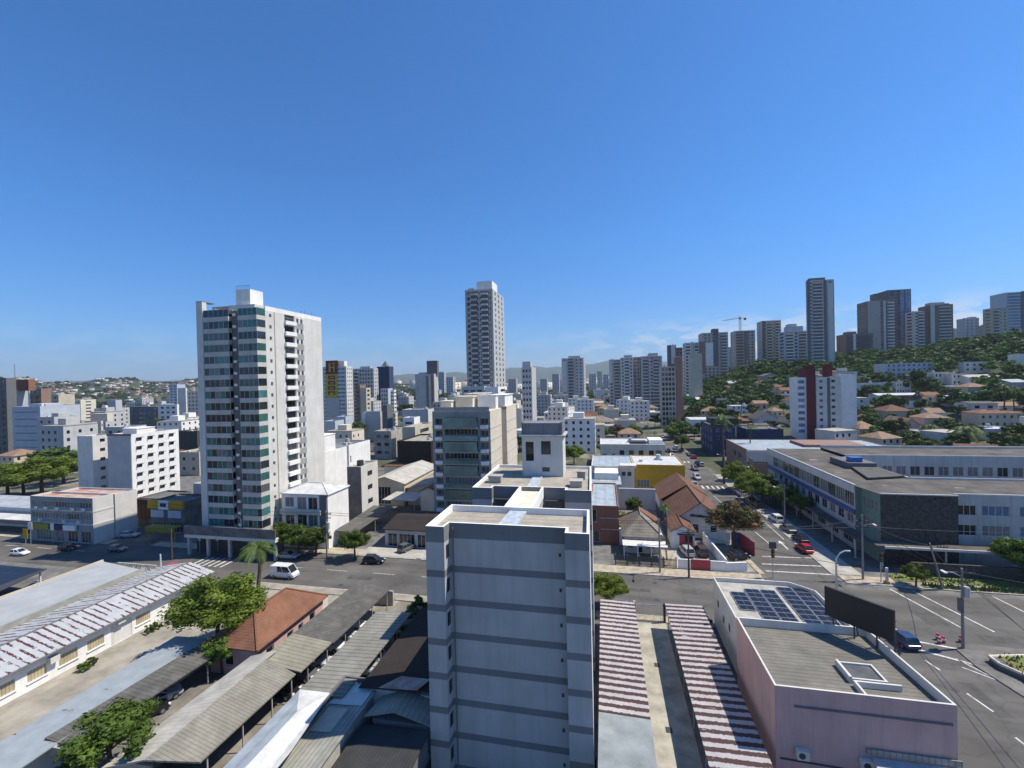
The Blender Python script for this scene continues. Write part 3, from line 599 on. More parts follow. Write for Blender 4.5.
for k, (px_, py_, w_, d_) in enumerate(((640, 590, 3.2, 1.2), (690, 592, 2.2, 1.6), (360, 578, 4.5, 1.4), (400, 585, 2.4, 1.2), (300, 590, 3, 1.1), (860, 610, 3.4, 2.2), (930, 618, 2.6, 3.6), (985, 700, 1.4, 5), (760, 540, 1.6, 4), (90, 566, 5, 1.6), (1000, 640, 4, 1.6), (900, 640, 1.4, 4))):
    p = G(px_, py_); struct('road_patch', MB().poly([(p.x-w_/2, p.y-d_/2, .0195), (p.x+w_/2, p.y-d_/2*.9, .0195), (p.x+w_/2*.95, p.y+d_/2, .0195), (p.x-w_/2, p.y+d_/2, .0195)]), ASPD)
for px_, py_ in ((657, 600), (341, 585), (880, 625), (800, 563), (955, 690), (655, 583), (240, 572)):
    p = G(px_, py_); struct('manhole_cover', MB().tube((p.x, p.y, 0), (p.x, p.y, .028), .36, .36, 16), FRD)
for k in range(8): strip((-172+k*9, 68.9), (-168+k*9, 68.9), .14)
for k in range(6): strip((-58+k*9, 68.8), (-54+k*9, 68.8), .12)
sheet('lit_forecourt', [(-87, 73.4), (-58, 73.4), (-58, 76.2), (-87, 76.2)], 0.024, CONCL)  # pale sheet, the sunlit look of the paving is in its colour
KERBM = mat('kerb_stone', (0.44, 0.42, 0.38), .9, .3, 1.5)
for x0, x1, y0, y1 in ((-34, 24.6, 75.2, 75.399), (-60, -35, 75.2, 75.399), (-175, -104.5, 72.8, 72.999), (-3, 13.6, 62.2, 62.4), (-61, -26, 62.2, 62.4), (36.6, 44, 77.0, 77.199), (44, 110, 76.8, 76.999)): kerbed('kerb', x0, x1, y0, y1, KERBM, .15)
# grass patches are ground cover
def grass_patch(x0, x1, y0, y1, z, n, h, label):
    a = MB(); a.box(x0, x1, y0, y1, z-0.12, z)
    for k in range(n):
        x = random.uniform(x0, x1); y = random.uniform(y0, y1); an = random.uniform(0, 3.14); s = h*random.uniform(.5, 1.3); dx, dy = math.cos(an)*s*.5, math.sin(an)*s*.5
        a.poly([(x-dx, y-dy, z), (x+dx, y+dy, z), (x+dx*.3+.05, y+dy*.3, z+s)])
    return tag(a.build('grass', GRASS), label, 'grass', None, 'stuff')
grass_patch(44.2, 100, 79.0, 81.4, 0.2, 900, .3, 'grass strip in front of the stone-walled school')
grass_patch(47, 66, 77.1, 78.0, 0.22, 420, .45, 'weedy kerb grass along the school pavement')
grass_patch(2.6, 6.2, 93.5, 110, 0.08, 500, .25, 'bright lawn beside the hip roofed bungalow')
grass_patch(42.6, 60, 54, 59.2, 0.75, 500, .3, 'grass inside the raised corner planter')
# ================================================================ NEAR LEFT LOT
struct('yard', MB().poly([(-62.5, 14, .012), (-51.2, 14, .012), (-51.2, 61, .012), (-62.5, 61, .012)]), CONCL)
struct('driveway', MB().poly([(-44, 14, .012), (-24, 14, .012), (-26, 61, .012), (-36, 61, .012), (-38.6, 41, .012), (-44, 41, .012)]), mat('aisle_concrete', (0.22, 0.20, 0.17), 0.95, 0.35, 0.4))
struct('driveway', MB().poly([(-38.4, 55, .014), (-31, 59, .014), (-31, 61.5, .014), (-44, 61.5, .014), (-44, 55, .014)]), CONCL)
# long warehouse
T = thing('warehouse', 'long white warehouse under a rust-streaked pitched metal roof', 'warehouse', (-67, 36, 0))
ops = []
for (pa, pb, qy) in (((0, 695), (15, 682), 0), ((27.5, 680), (47, 668), 0), ((59, 664), (77.5, 650), 0), ((87.5, 648), (104, 636), 0), ((136, 624), (150, 613), 0)):
    ya = XP(*pa, -62.6).y; yb = XP(*pb, -62.6).y; ops.append((ya, yb, 0.95, 2.2))
door = (XP(111, 640, -62.6).y, XP(132, 625, -62.6).y, 0.02, 2.5)
a = MB(); face(a, 'E', -73, -62.6, 16, 58, 0, 3.3, ops+[door]); face(a, 'S', -73, -62.6, 16, 58, 0, 3.3, []); face(a, 'N', -73, -62.6, 16, 58, 0, 3.3, []); face(a, 'W', -73, -62.6, 16, 58, 0, 3.3, [])
for yy in (16, 58): a.poly([(-73, yy, 3.3), (-62.6, yy, 3.3), (-66.6, yy, 4.5)])
a.build('wall', WHITE, T)
MB().slab([(-73.3, 15.7, 3.35), (-66.6, 15.7, 4.62), (-66.6, 58.3, 4.62), (-73.3, 58.3, 3.35)], .1).slab([(-66.6, 15.7, 4.62), (-61.9, 15.7, 3.42), (-61.9, 58.3, 3.42), (-66.6, 58.3, 4.62)], .1).build('roof', RUSTW, T)
MB().tube((-66.6, 15.7, 4.66), (-66.6, 58.3, 4.66), .1, .1, 6).build('ridge_cap', DKGREY, T)
MB().box(-61.95, -61.75, 15.7, 58.3, 3.2, 3.34).build('gutter', DKGREY, T)
GRL = ribbed('beige_grille', (0.45, 0.38, 0.25), 0.3, 'Y', 0.8, (0.2, 0.16, 0.1), .5, .6)
for o in ops:
    wv = MB().box(-62.72, -62.66, o[0]+.01, o[1]-.01, o[2]+.01, o[3]-.01).build('window', GRL, T); MB().box(-62.6, -62.45, o[0]-.1, o[1]+.1, o[2]-.1, o[2]-.003).build('sill', WHITE, T)
MB().box(-62.74, -62.66, door[0]+.01, door[1]-.01, .03, 2.49).build('door', LGREY, T)
for (yy, zz) in ((XP(53, 660, -62.4).y, 2.0), (XP(120, 624, -62.4).y, 2.6)):
    MB().box(-62.55, -62.0, yy-.45, yy+.45, zz, zz+.65).build('air_conditioner', LGREY, T)
FOOT.append((-90, -15, 10, 62))
for k, (px, py) in enumerate(((84, 667), (91, 662), (149, 630), (156, 627))):
    p = G(px, py, 0.4); plant('shrub', ['round clipped shrub at the warehouse wall, nearest of four', 'round clipped shrub at the warehouse wall, second nearest', 'small round shrub at the far end of the warehouse wall, first of the pair', 'small round shrub at the far end of the warehouse wall, last of the pair'][k], 'shrub', TM_BUSH[k % 3], (p.x, p.y, 0.02), .55, 'shrubs along the warehouse wall')
def lift(p, z0, z1):   # the same roof seen in the photograph, but standing higher and so nearer
    f = (H-z1)/(H-z0); return (p[0]*f, p[1]*f, H-(H-p[2])*f)
def roofshed(name, label, cat, pts, t, m, posts=(), wall=None, extra=None):
    c = sum((Vector(p) for p in pts), Vector())/len(pts); T = thing(name, label, cat, (c.x, c.y, 0))
    MB().slab(pts, t).build('roof', m, T)
    for x, y, h in posts: MB().box(x-.05, x+.05, y-.05, y+.05, 0, h).build('post', CONC, T)
    if wall: wall.build('wall', LGREY, T)
    return T
T = roofshed('shed', 'flat grey sheet-roofed shed left of the rusty warehouse', 'shed', [(-83.6, 26, 4.0), (-73.6, 26, 3.85), (-73.6, 56.0, 3.85), (-83.6, 57.4, 4.0)], .12, mat('grey_sheet_roof', (0.35, 0.365, 0.375), .7, .12, .3), (), MB().box(-83.4, -73.7, 26.4, 55.8, 0, 3.6))
MB().box(-83.8, -83.5, 26, 57.5, 3.7, 4.25).build('parapet', BEIGE, T); MB().box(-73.55, -73.32, 26, 56.4, 3.1, 4.1).build('gutter', CORR, T)
T = thing('sign_frame', 'white open steel truss behind the end of the grey sheet roof', 'frame', (-78, 59, 0))
for k in range(5): MB().tube((-82+k*2, 58.6, 0), (-82+k*2, 58.6, 3.4), .07).build('post', FRW, T)
MB().path([(-82, 58.6, 3.4), (-74, 58.6, 3.4)], .08).path([(-82, 58.6, 2.4), (-74, 58.6, 2.4)], .06).path([(-82+k*.9, 58.6, 2.4+(k % 2)) for k in range(10)], .04).build('truss', FRW, T)
T = thing('kiosk', 'small red-topped booth at the end of the warehouse', 'kiosk', (-71.5, 59.3, 0)); MB().box(-72.3, -70.7, 58.8, 60.0, 0, 2.4).build('wall', WHITE, T); MB().box(-72.45, -70.55, 58.65, 60.15, 2.4, 3.4).build('sign_board', REDP, T)
# solar carport at far left
T = thing('solar_carport', 'dark solar-panel carport at the far left by the avenue', 'carport', (-94, 53, 0)); MB().slab([(-116, 42.5, 2.9), (-88.2, 42.5, 2.9), (-91.8, 54.8, 3.3), (-116, 54.8, 3.3)], .12).build('roof', FRD, T)
for i in range(12):
    for j in range(6): MB().slab([(-115.8+i*1.97, 42.7+j*2.0, 2.92+j*.065), (-113.9+i*1.97, 42.7+j*2, 2.92+j*.065), (-113.9+i*1.97, 44.6+j*2, 2.98+j*.065), (-115.8+i*1.97, 44.6+j*2, 2.98+j*.065)], .03).build('cell_module', SOLAR, T)
for x in (-111, -103, -92.3):
    for y in (43, 54.2): MB().box(x-.1, x+.1, y-.1, y+.1, 0, 2.75 if y < 50 else 3.1).build('post', LGREY, T)
# blue-white shed, dark carport
T = roofshed('long_shed', 'long low shed with faded blue-white roof beside the concrete yard', 'shed', [(-51.6, 14, 2.85), (-45.6, 14, 3.1), (-46.6, 43, 3.1), (-51.6, 43, 2.85)], .1, rusty('rusted_blue_sheet', (0.29, 0.325, 0.345), 3.1, .1, .6), (), MB().box(-51.2, -47.2, 14.5, 42.5, 0, 2.6))
T = roofshed('carport', 'dark grey carport next to the blue-white shed roof, two cars below', 'carport', [(-47.6, 27.9, 3.25), (-44.4, 27.9, 2.9), (-43.4, 40.8, 2.9), (-46.6, 40.8, 3.25)], .14, RIB_D, [(-44.6, 28.4, 2.8), (-44.2, 33.5, 2.8), (-43.8, 40, 2.8)])
MB().box(-47.6, -44.6, 27.5, 27.8, 2.3, 3.0).build('fascia', CONC, T)
T = roofshed('carport', 'double-pitched carport, pale slope on the left and mossy grey slope on the right', 'carport', [(-35.7, 27, 4.0), (-32.3, 28.6, 3.0), (-32.0, 39.3, 3.0), (-35.7, 39.6, 4.0)], .14, RIB_G, [(-32.6, 29.5, 2.9), (-32.5, 33, 2.9), (-32.4, 36.4, 2.9), (-32.3, 39, 2.9)])
MB().slab([(-39.6, 26.6, 3.05), (-35.75, 27, 4.02), (-35.75, 41, 4.02), (-39.0, 41, 3.05)], .14).build('roof', RIB_L, T)
MB().box(-39.2, -36, 27.6, 27.8, 0, 2.9).box(-38.9, -38.7, 27.8, 40.5, 0, 2.8).build('wall', CONC, T)
T = roofshed('carport', 'lighter beige-grey carport bay between the mossy and the dark bays', 'carport', [(-36.6, 39.4, 3.75), (-31.5, 39.4, 3.2), (-31.4, 44.6, 3.2), (-36.6, 44.6, 3.75)], .14, RIB_G if False else ribbed('beige_grey_fibre_cement', (0.27, 0.255, 0.195), .55, 'Y', .9, (0.15, 0.14, 0.1), .5), [(-31.9, 41, 3.1), (-31.8, 44.2, 3.1)])
T = roofshed('carport', 'dark slate-grey patched carport reaching the street beside the red tiled house', 'carport', [(-36.6, 44.7, 3.65), (-31.3, 44.7, 3.1), (-31.0, 57.6, 3.1), (-36.4, 58.9, 3.65)], .14, RIB_D, [(-31.6, 47.5, 3.0), (-31.5, 50.5, 3.0), (-31.4, 53.5, 3.0), (-31.2, 57.2, 3.0)])
MB().box(-36.2, -31.2, 59.0, 59.25, 0, 2.2).build('wall', TAN, T)
T = roofshed('carport', 'wide ribbed grey carport beside the near apartment block, a hedge along its edge', 'carport', [(-30.2, 37.2, 2.75), (-25.2, 37.2, 3.0), (-25.2, 52.6, 3.0), (-30.2, 52.6, 2.75)], .12, ribbed('grey_carport_sheet', (0.25, 0.245, 0.215), .62, 'Y', .9, (0.14, 0.14, 0.12), .5, .6), [(-25.5, 40.5, 2.8), (-25.5, 45, 2.8), (-25.5, 49, 2.8), (-29.8, 37.5, 2.7)])
T = roofshed('canopy', 'bright white folded metal roof at the bottom of the car park', 'canopy', [(-29.2, 20, 3.8), (-26.9, 20, 4.45), (-26.9, 33, 4.45), (-29.2, 36.3, 3.8)], .08, METB, [(-29, 22, 3.6), (-29, 29, 3.6)])
MB().slab([(-26.88, 20, 4.45), (-24.9, 20, 3.9), (-25.0, 30, 3.9), (-26.0, 36.4, 3.8), (-26.88, 33, 4.45)], .08).build('roof', METW, T); MB().slab([(-29.2, 36.32, 3.82), (-26.9, 33.02, 4.47), (-26.0, 36.42, 3.82)], .05).build('roof', METW, T)
T = thing('shed', 'low shed with corrugated grey-beige roof below the near block', 'shed', (-24.5, 34, 0))
LD = lambda *q: [lift(p, 4.9, 2.8) for p in q]
MB().slab(LD((-24.6, 25.5, 4.7), (-20.9, 25.5, 5.0), (-20.9, 36.9, 5.0), (-24.6, 36.9, 4.7)), .12).build('roof', CORR, T)
MB().box(-26.2, -22.8, 28, 39.2, 0, 2.3).build('wall', CONC, T)
MB().box(-26.75, -26.5, 27.5, 39.9, 2.2, 3.1).box(-26.499, -22.5, 39.7, 39.9, 2.2, 3.1).build('parapet', CONCD, T)
MB().slab(LD((-24.4, 34.0, 4.79), (-21.2, 34.0, 5.03), (-21.2, 36.6, 5.03), (-24.4, 36.6, 4.79)), .02).build('sunlit_patch', LGREY, T)  # pale patch paints sunlight onto the upper part of the roof
MB().slab(LD((-24.2, 31.0, 4.79), (-22.2, 31.0, 4.95), (-22.2, 33.6, 4.95), (-24.2, 33.6, 4.79)), .02).build('sunlit_patch', BEIGE, T)  # beige patch, sunlit roof painted in below the pale one
T = thing('lean_to', 'pitched beige-grey roof tucked against the near block', 'shed', (-19, 37, 0))
MB().slab([(-22.2, 35.9, 2.5), (-19.2, 35.9, 3.3), (-19.2, 40.4, 3.3), (-21.5, 40.4, 2.5)], .1).slab([(-19.18, 35.9, 3.3), (-15.65, 35.9, 2.5), (-15.65, 39.6, 2.5), (-19.18, 40.4, 3.3)], .1).build('roof', RIB_B, T)
MB().box(-21.4, -15.7, 36.1, 39.4, 0, 2.3).build('wall', DKGREY, T)
T = thing('shed', 'dark corrugated shed roof in the shade at the foot of the near block', 'shed', (-19, 28, 0))
MB().slab([(-22.4, 16, 1.9), (-15.2, 16, 2.3), (-15.66, 35.7, 2.3), (-22.3, 35.7, 1.9)], .1).build('roof', ribbed('shade_dark_corrugated', (0.05, 0.05, 0.052), .3, 'X', .8, (0.025, 0.025, 0.025), .4, .5), T)  # sheet colour made extra dark to carry the shade here
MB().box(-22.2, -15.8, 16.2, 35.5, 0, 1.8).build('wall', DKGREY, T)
T = roofshed('shed', 'dark brown roof in the shadow left of the near block', 'shed', [(-24.2, 38.4, 3.2), (-16.0, 38.4, 3.8), (-16.0, 55.5, 3.8), (-24.2, 53.4, 3.2)], .12, RIB_BK, (), MB().box(-24, -16.2, 38.7, 53.2, 0, 3.0))  # near-black sheet, the block's shadow is partly put into the roof colour
MB().slab([(-21.8, 38.0, 3.75), (-17.8, 38.0, 4.0), (-17.2, 39.6, 4.0), (-20.4, 39.9, 3.75)], .06).build('rusted_sheet', RUSTR, T)
# red tiled house
T = building('house', 'old pale pink house with hipped red clay-tile roof beside the big tree', -45.3, -39.0, 41.8, 53.5, 0, 3.7, PINK, {'E': ([(43.2, 44.4, 1.1, 2.4), (46.6, 47.7, .9, 2.3), (48.6, 49.5, .05, 2.2), (50.8, 51.9, 1.0, 2.4)], GL), 'S': ([(-43.4, -42.2, 1, 2.2)], GL)}, TILE, roofkind='hy', rh=2.1, cat='house', near=True, ov=.55)
MB().box(-40.2, -39.2, 53.6, 55.0, 0, 2.9).build('porch', OFFW, T)
# ================================================================ NEAR BLOCK
T = thing('apartment_block', 'tall slate-blue banded apartment block with flat roofs in the centre foreground', 'apartment block', (-8.6, 49, 0))
FOOT.append((-16.5, -1, 35, 64)); ZR = 20.4
pl = [(-15.6, 35.7), (-13.9, 35.7), (-13.8, 36.9), (-3.4, 36.9), (-3.4, 35.7), (-1.4, 35.7), (-1.6, 42.4), (-15.6, 42.4)]
sh = [(-15.6, 43.2), (-7.0, 43.2), (-7.0, 49.0), (-15.6, 49)]
a = MB(); WALLM = [NBL, NBD, WHITE]
FH = 3.0; nfl = 8
def banded_wall(p, q, m0=0, m1=1, z0=-3.0, z1=ZR):
    z = z1; k = 0
    while z > z0+.01:
        d = 1.4 if k == 0 else .6; lo = max(z0, z-d); a.poly([(*p, lo), (*q, lo), (*q, z), (*p, z)], m1); z = lo
        if z <= z0+.01: break
        lo = max(z0, z-(FH-.6 if k else FH-.55)); a.poly([(*p, lo), (*q, lo), (*q, z), (*p, z)], m0); z = lo; k += 1
for i in range(5): banded_wall(pl[i], pl[i+1], 0, 1)
banded_wall(pl[5], pl[6], 2, 2); banded_wall(pl[6], pl[7]); banded_wall(pl[7], pl[0])
a.build('wall', WALLM, T)
for k in range(7): MB().box(-4.05, -3.85, 36.86, 36.895, ZR-2.5-FH*k, ZR-2.2-FH*k).build('vent', FRD, T)
MB().tube((-13.5, 36.82, -2), (-13.5, 36.82, ZR-.4), .06, .06, 6).build('downpipe', NBD, T)
# reveal slot windows on the inner side of the left pier
for k in range(7): MB().box(-13.86, -13.80, 36.05, 36.65, ZR-2.9-FH*k, ZR-1.75-FH*k).build('window', GL, T)
def parapet_ring(T, pts, z, t=.22, par=.62, m=WHITE, mi=None, roofm=ROOFC):
    n = len(pts); ins = []
    for k in range(n):
        p0, p1, p2 = Vector(pts[k-1]), Vector(pts[k]), Vector(pts[(k+1) % n]); d1 = (p1-p0).normalized(); d2 = (p2-p1).normalized(); n1 = Vector((-d1.y, d1.x)); n2 = Vector((-d2.y, d2.x)); bi = (n1+n2); ins.append(p1+bi.normalized()*t/max(.35, bi.length/2))
    q = MB()
    for k in range(n):
        j = (k+1) % n; q.poly([(*pts[k], z), (*pts[j], z), (*ins[j], z), (*ins[k], z)]); q.poly([(*ins[k], z), (*ins[j], z), (*ins[j], z-par), (*ins[k], z-par)])
    q.build('parapet', m, T); return MB().poly([(*p, z-par) for p in ins]).build('roof', roofm, T)
ROOFN = ribbed('fibre_cement_roof', (0.37, 0.335, 0.275), 1.05, 'Y', .9, (0.2, 0.18, 0.15), .45, .28)
parapet_ring(T, pl, ZR, roofm=ROOFN)
MB().slab([(-9.6, 37.6, ZR-.3), (-7.9, 37.6, ZR-.3), (-7.7, 42.1, ZR-.3), (-9.4, 42.1, ZR-.3)], .25).build('roof_gutter', mat('gutter_sheet', (0.45, 0.50, 0.54), .5, .25, 1.5), T)
MB().box(-13.0, -4.0, 42.45, 49.55, -2, 5).build('sun_block_mass', NBD, T)  # added mass low in the light well, meant to block the sun
# rear wing with its own roof, bridge over the light well
a = MB(); rl = [(-15.6, 49.6), (-13.2, 49.6), (-13.2, 50.6), (-4.6, 50.6), (-4.6, 49.6), (-1.6, 49.6), (-2.0, 63.6), (-15.8, 63.6)]
for i in range(8): banded_wall(rl[i], rl[(i+1) % 8], 2 if i == 5 else 0, 2 if i == 5 else 1)
a.build('wall', WALLM, T); parapet_ring(T, rl, ZR, roofm=ROOFN, par=.35)
a = MB(); banded_wall((-10, 42.4), (-10, 50.6)); banded_wall((-7.2, 50.6), (-7.2, 42.4)); a.build('wall', WALLM, T)
q = MB(); q.poly([(-9.8, 42.45, ZR-.5), (-7.4, 42.45, ZR-.5), (-7.4, 50.55, ZR-.5), (-9.8, 50.55, ZR-.5)]); q.build('roof', OFFW, T)
MB().box(-10.05, -9.8, 42.45, 50.55, ZR-1.2, ZR).box(-7.4, -7.15, 42.45, 50.55, ZR-1.2, ZR).build('parapet', WHITE, T)
[MB().box(u, v, 49.9, 50.55, ZR-3.0, ZR-1.4).build('light_well_opening', FRD, T) for u, v in ((-12.9, -10.4), (-6.9, -4.9))]
MB().slab([(-9.3, 50.8, ZR-.2), (-8.0, 50.8, ZR-.2), (-8.2, 57.6, ZR-.2), (-9.5, 57.6, ZR-.2)], .16).build('roof_gutter', M['gutter_sheet'], T)
for (x0, x1, y0, y1, h) in ((-14.6, -13.0, 53.4, 54.6, .8), (-4.2, -2.8, 52.2, 53.6, .7), (-3.6, -2.6, 56.6, 57.6, .9)):
    MB().box(x0, x1, y0, y1, ZR-.35, ZR-.35+h).box(x0-.1, x1+.1, y0-.1, y1+.1, ZR-.345+h, ZR-.25+h).build('roof_vent', CONC, T)
hx0, hx1, hy0, hy1 = -11.0, -5.5, 57.8, 61.8
a = MB(); hops = [(-10.5, -9.4, ZR+1.7, ZR+4.3), (-8.4, -7.1, ZR+2.6, ZR+4.4), (-8.3, -7.3, ZR+.3, ZR+.9)]
for fc in 'SENW': face(a, fc, hx0, hx1, hy0, hy1, ZR-.35, 25.4, hops if fc == 'S' else [])
a.build('roof_house', LGREY, T)
MB().box(hx0-.35, hx1+.35, hy0-.35, hy1+.3, 25.4, 25.62).build('cornice', GREYW, T)
MB().box(hx0+.15, hx1-.25, hy0+.15, hy1-.2, 25.62, 27.2).box(hx0, hx0+.149, hy0, hy1, 25.621, 27.35).box(hx1-.249, hx1, hy0, hy1, 25.621, 27.35).build('water_tank', [streaked('stained_tank', (0.2, 0.21, 0.23), (0.05, 0.05, 0.05), .8)], T)
add_windows(T, ops_to_wins('S', hops, hx0, hx1, hy0, hy1, 'sash', FRD, GL), True)
for x in (-10.9, -9.2, -7.4, -5.6): MB().tube((x, hy0+.3, 27.2), (x, hy0+.3, 28.0), .02, .02, 4).build('antenna', ALU, T)
# ================================================================ ALLEY AND PINK BUILDING
struct('driveway', MB().poly([(3.2, 14, .014), (7.5, 14, .014), (7.5, 62, .014), (3.2, 62, .014)]), mat('alley_concrete', (0.40, 0.375, 0.31), .95, .3, .45))
FOOT.append((-1.2, 26, 14, 62))
T = roofshed('carport', 'left carport of the alley, white roof banded with rust and a plain pale end', 'carport', [(-1.05, 39.4, 3.2), (3.4, 39.4, 3.1), (3.4, 59.8, 3.1), (-1.05, 59.8, 3.2)], .1, RUSTP, [(3.1, 42, 3.0), (3.1, 47, 3.0), (3.1, 52, 3.0), (3.1, 59, 3.0)])
MB().slab([(-1.05, 14, 3.16), (3.4, 14, 3.06), (3.4, 39.38, 3.06), (-1.05, 39.38, 3.16)], .1).build('roof', RIB_LB, T)
T = roofshed('carport', 'right carport of the alley, white roof banded with rust against the pink building', 'carport', [(7.3, 14, 3.1), (12.0, 14, 3.2), (12.0, 60.0, 3.2), (7.3, 60.0, 3.1)], .1, RUSTP, [(7.6, 38, 3.0), (7.6, 43, 3.0), (7.6, 48, 3.0), (7.6, 53, 3.0), (7.6, 59, 3.0)])
T = thing('gate', 'grey barred gate closing the alley at the street', 'gate', (5.4, 61, 0)); MB().box(3.3, 3.6, 60.9, 61.2, 0, 2.6).build('post', CONC, T); MB().box(7.2, 7.5, 60.9, 61.2, 0, 2.6).build('post', FRD, T)
q = MB(); [q.tube((3.7+k*.24, 61.05, .1), (3.7+k*.24, 61.05, 2.2), .02, .02, 4) for k in range(15)]; q.box(3.62, 7.18, 61.02, 61.08, .1, .18).box(3.62, 7.18, 61.02, 61.08, 2.2, 2.28).build('bars', ALU, T)
for k, (px, py) in enumerate(((657, 665), (669, 730))):
    p = G(px, py, .02); tag(MB().box(p.x-.3, p.x+.3, p.y-.35, p.y+.35, .0, .03).box(p.x-.22, p.x+.22, p.y-.27, p.y+.27, .03, .05).build('drain_cover', FRD), ['square drain cover in the alley, the farther one', 'square drain cover in the alley, the nearer one'][k], 'drain', 'drain covers in the alley')
ZP = 8.0; X0, X1, Y0, Y1 = 12.95, 25.3, 38.3, 48.6
T = thing('pink_building', 'faded pink flat-roofed building with solar panels and a skylight on its roof', 'building', (19, 48, 0))
a = MB(); a.poly([(X0, Y0, 0), (X1, Y0, 0), (X1, Y0, ZP), (X0, Y0, ZP)], 0); a.poly([(X0, Y0, 0), (X0, Y1, 0), (X0, Y1, ZP), (X0, Y0, ZP)], 0); a.poly([(X1, Y0, 0), (24.6, 48.6, 0), (24.6, 48.6, ZP), (X1, Y0, ZP)], 0)
a.build('wall', PINK, T)
MB().box(X0+1.4, X1-.3, Y0-.08, Y0-.004, ZP-1.55, ZP-1.4).build('ledge', DKGREY, T)
parapet_ring(T, [(X0, Y0), (X1, Y0), (24.6, 48.6), (X0, 48.6)], ZP+.003, .16, .8, LGREY, roofm=ribbed('stone_chip_roof', (0.185, 0.175, 0.152), .5, 'Y', .95, (0.12, 0.115, 0.1), .5, .4))
bk = [(13.75, 48.62), (25.2, 48.62), (25.1, 60.0), (22.9, 62.0), (13.75, 62.0)]
a = MB()
for i in range(5):
    a.poly([(*bk[i], 0), (*bk[(i+1) % 5], 0), (*bk[(i+1) % 5], 6.2), (*bk[i], 6.2)])
a.build('wall', LGREY, T); parapet_ring(T, bk, 6.2, .14, .5, LGREY, roofm=mat('white_flat_roof', (0.40, 0.385, 0.35), .9, .25, .6))
MB().poly([(X0, 48.6, 0), (24.6, 48.6, 0), (24.6, 48.6, ZP), (X0, 48.6, ZP)]).build('back_wall', PINK, T); MB().box(X0+1.2, 24.4, 48.9, 49.15, 5.72, 6.0).build('roof_gutter', FRD, T)
q = MB(); x0, y0 = 19.6, 41.1
MB().box(x0, x0+.16, 38.6, 40.4, 7.21, 7.7).box(x0, x0+3.4, 40.4, 40.56, 7.21, 7.7).build('roof_upstand', LGREY, T)
sk = MB().box(x0-.1, x0+.1, 40.9, 43.2, 7.21, 7.75).box(x0+.1, x0+2.7, 40.9, 41.05, 7.21, 7.6).box(x0+.1, x0+2.7, 43.05, 43.2, 7.21, 7.6).box(x0+2.55, x0+2.7, 41.05, 43.05, 7.21, 7.6).build('skylight', LGREY, T)
g_ = MB().box(x0+.1, x0+2.55, 41.05, 43.05, 7.22, 7.45).build('pane', GLL, None); g_.parent = sk; g_.location = -Vector(T.location)
for k, (px, py) in enumerate(((803, 755), (868, 765))):
    p = YP(px, py, Y0-.3); u = MB().box(p.x-.45, p.x+.45, Y0-.45, Y0-.01, p.z-.35, p.z+.35).build('air_conditioner', LGREY, T); f = MB().tube((p.x-.1, Y0-.46, p.z), (p.x-.1, Y0-.44, p.z), .25, .25, 14).build('fan_grille', FRD, None); f.parent = u; f.location = -Vector(T.location)
MB().path([(X0+.3, Y0-.06, 2.2), (19.5, Y0-.06, 2.0), (23, Y0-.06, 2.0)], .06).build('pipe', FRD, T)
for k, (yy, zz) in enumerate(((51.2, 5.0), (53.6, 4.6), (56, 5.2))): MB().box(X0-.06, X0-.005, yy-.25, yy+.25, zz, zz+.8).build('vent', FRD, T)
T = roofshed('canopy', 'low grey tin canopy against the front of the pink building', 'canopy', [(19.2, 33.5, 2.4), (25.6, 33.5, 2.4), (25.4, 38.1, 3.4), (19.6, 38.1, 3.4)], .08, RIB_W, [(19.4, 33.8, 2.3), (25.3, 33.8, 2.3)])
MB().box(19.3, 25.5, 38.12, 38.2, 3.5, 3.95).build('flashing', CORR, T)
for nm, cols, rows in (('a', (15.0,), range(2, 6)), ('b', (16.9, 18.75), range(7)), ('c', (21.0, 22.8), range(8))):
    for cx_ in cols:
        for r in rows:
            ya = 52.4+r*1.1; T = thing('rooftop_photovoltaic', 'dark blue solar panel lying on the white back roof of the pink building', 'solar panel', (cx_+.85, ya+.5, 5.8), 0, 'solar panels on the pink building')
            MB().box(cx_, cx_+1.7, ya, ya+1.0, 5.78, 5.85).build('frame', ALU, T); MB().box(cx_+.04, cx_+.835, ya+.04, ya+.96, 5.851, 5.86).box(cx_+.865, cx_+1.66, ya+.04, ya+.96, 5.851, 5.86).build('cells', SOLAR, T)
# billboard on the roof (seen from behind)
T = thing('billboard', 'black roof-top billboard seen from behind above the pink building', 'billboard', (22, 45, 7.5))
A_, B_ = Vector((21.5, 49.4, 0)), Vector((25.2, 45.2, 0)); dn = (B_-A_).normalized(); pn = Vector((dn.y, -dn.x, 0))
q = MB().prism([(A_+pn*.12).xy, (B_+pn*.12).xy, (B_-pn*.12).xy, (A_-pn*.12).xy], 8.6, 11.5).build('panel', BLK, T)
for u in (.1, .42, .74, .98): p = A_.lerp(B_, u)-pn*.3; MB().tube((p.x, p.y, 5.7), (p.x, p.y, 11.4), .07).tube((p.x-1.3*pn.x, p.y-1.3*pn.y, 5.7), (p.x, p.y, 9.6), .05).build('post', FRD, T)
MB().tube((*(A_-pn*.3).xy, 8.5), (*(B_-pn*.3).xy, 8.5), .06).tube((*(A_-pn*.3).xy, 10.4), (*(B_-pn*.3).xy, 10.4), .05).build('rail', FRD, T)
SHADE_GREY = streaked('shade_grey_render', (0.30, 0.305, 0.30), (.15, .15, .15), .5)  # darker render that holds the shade of a front and a recess
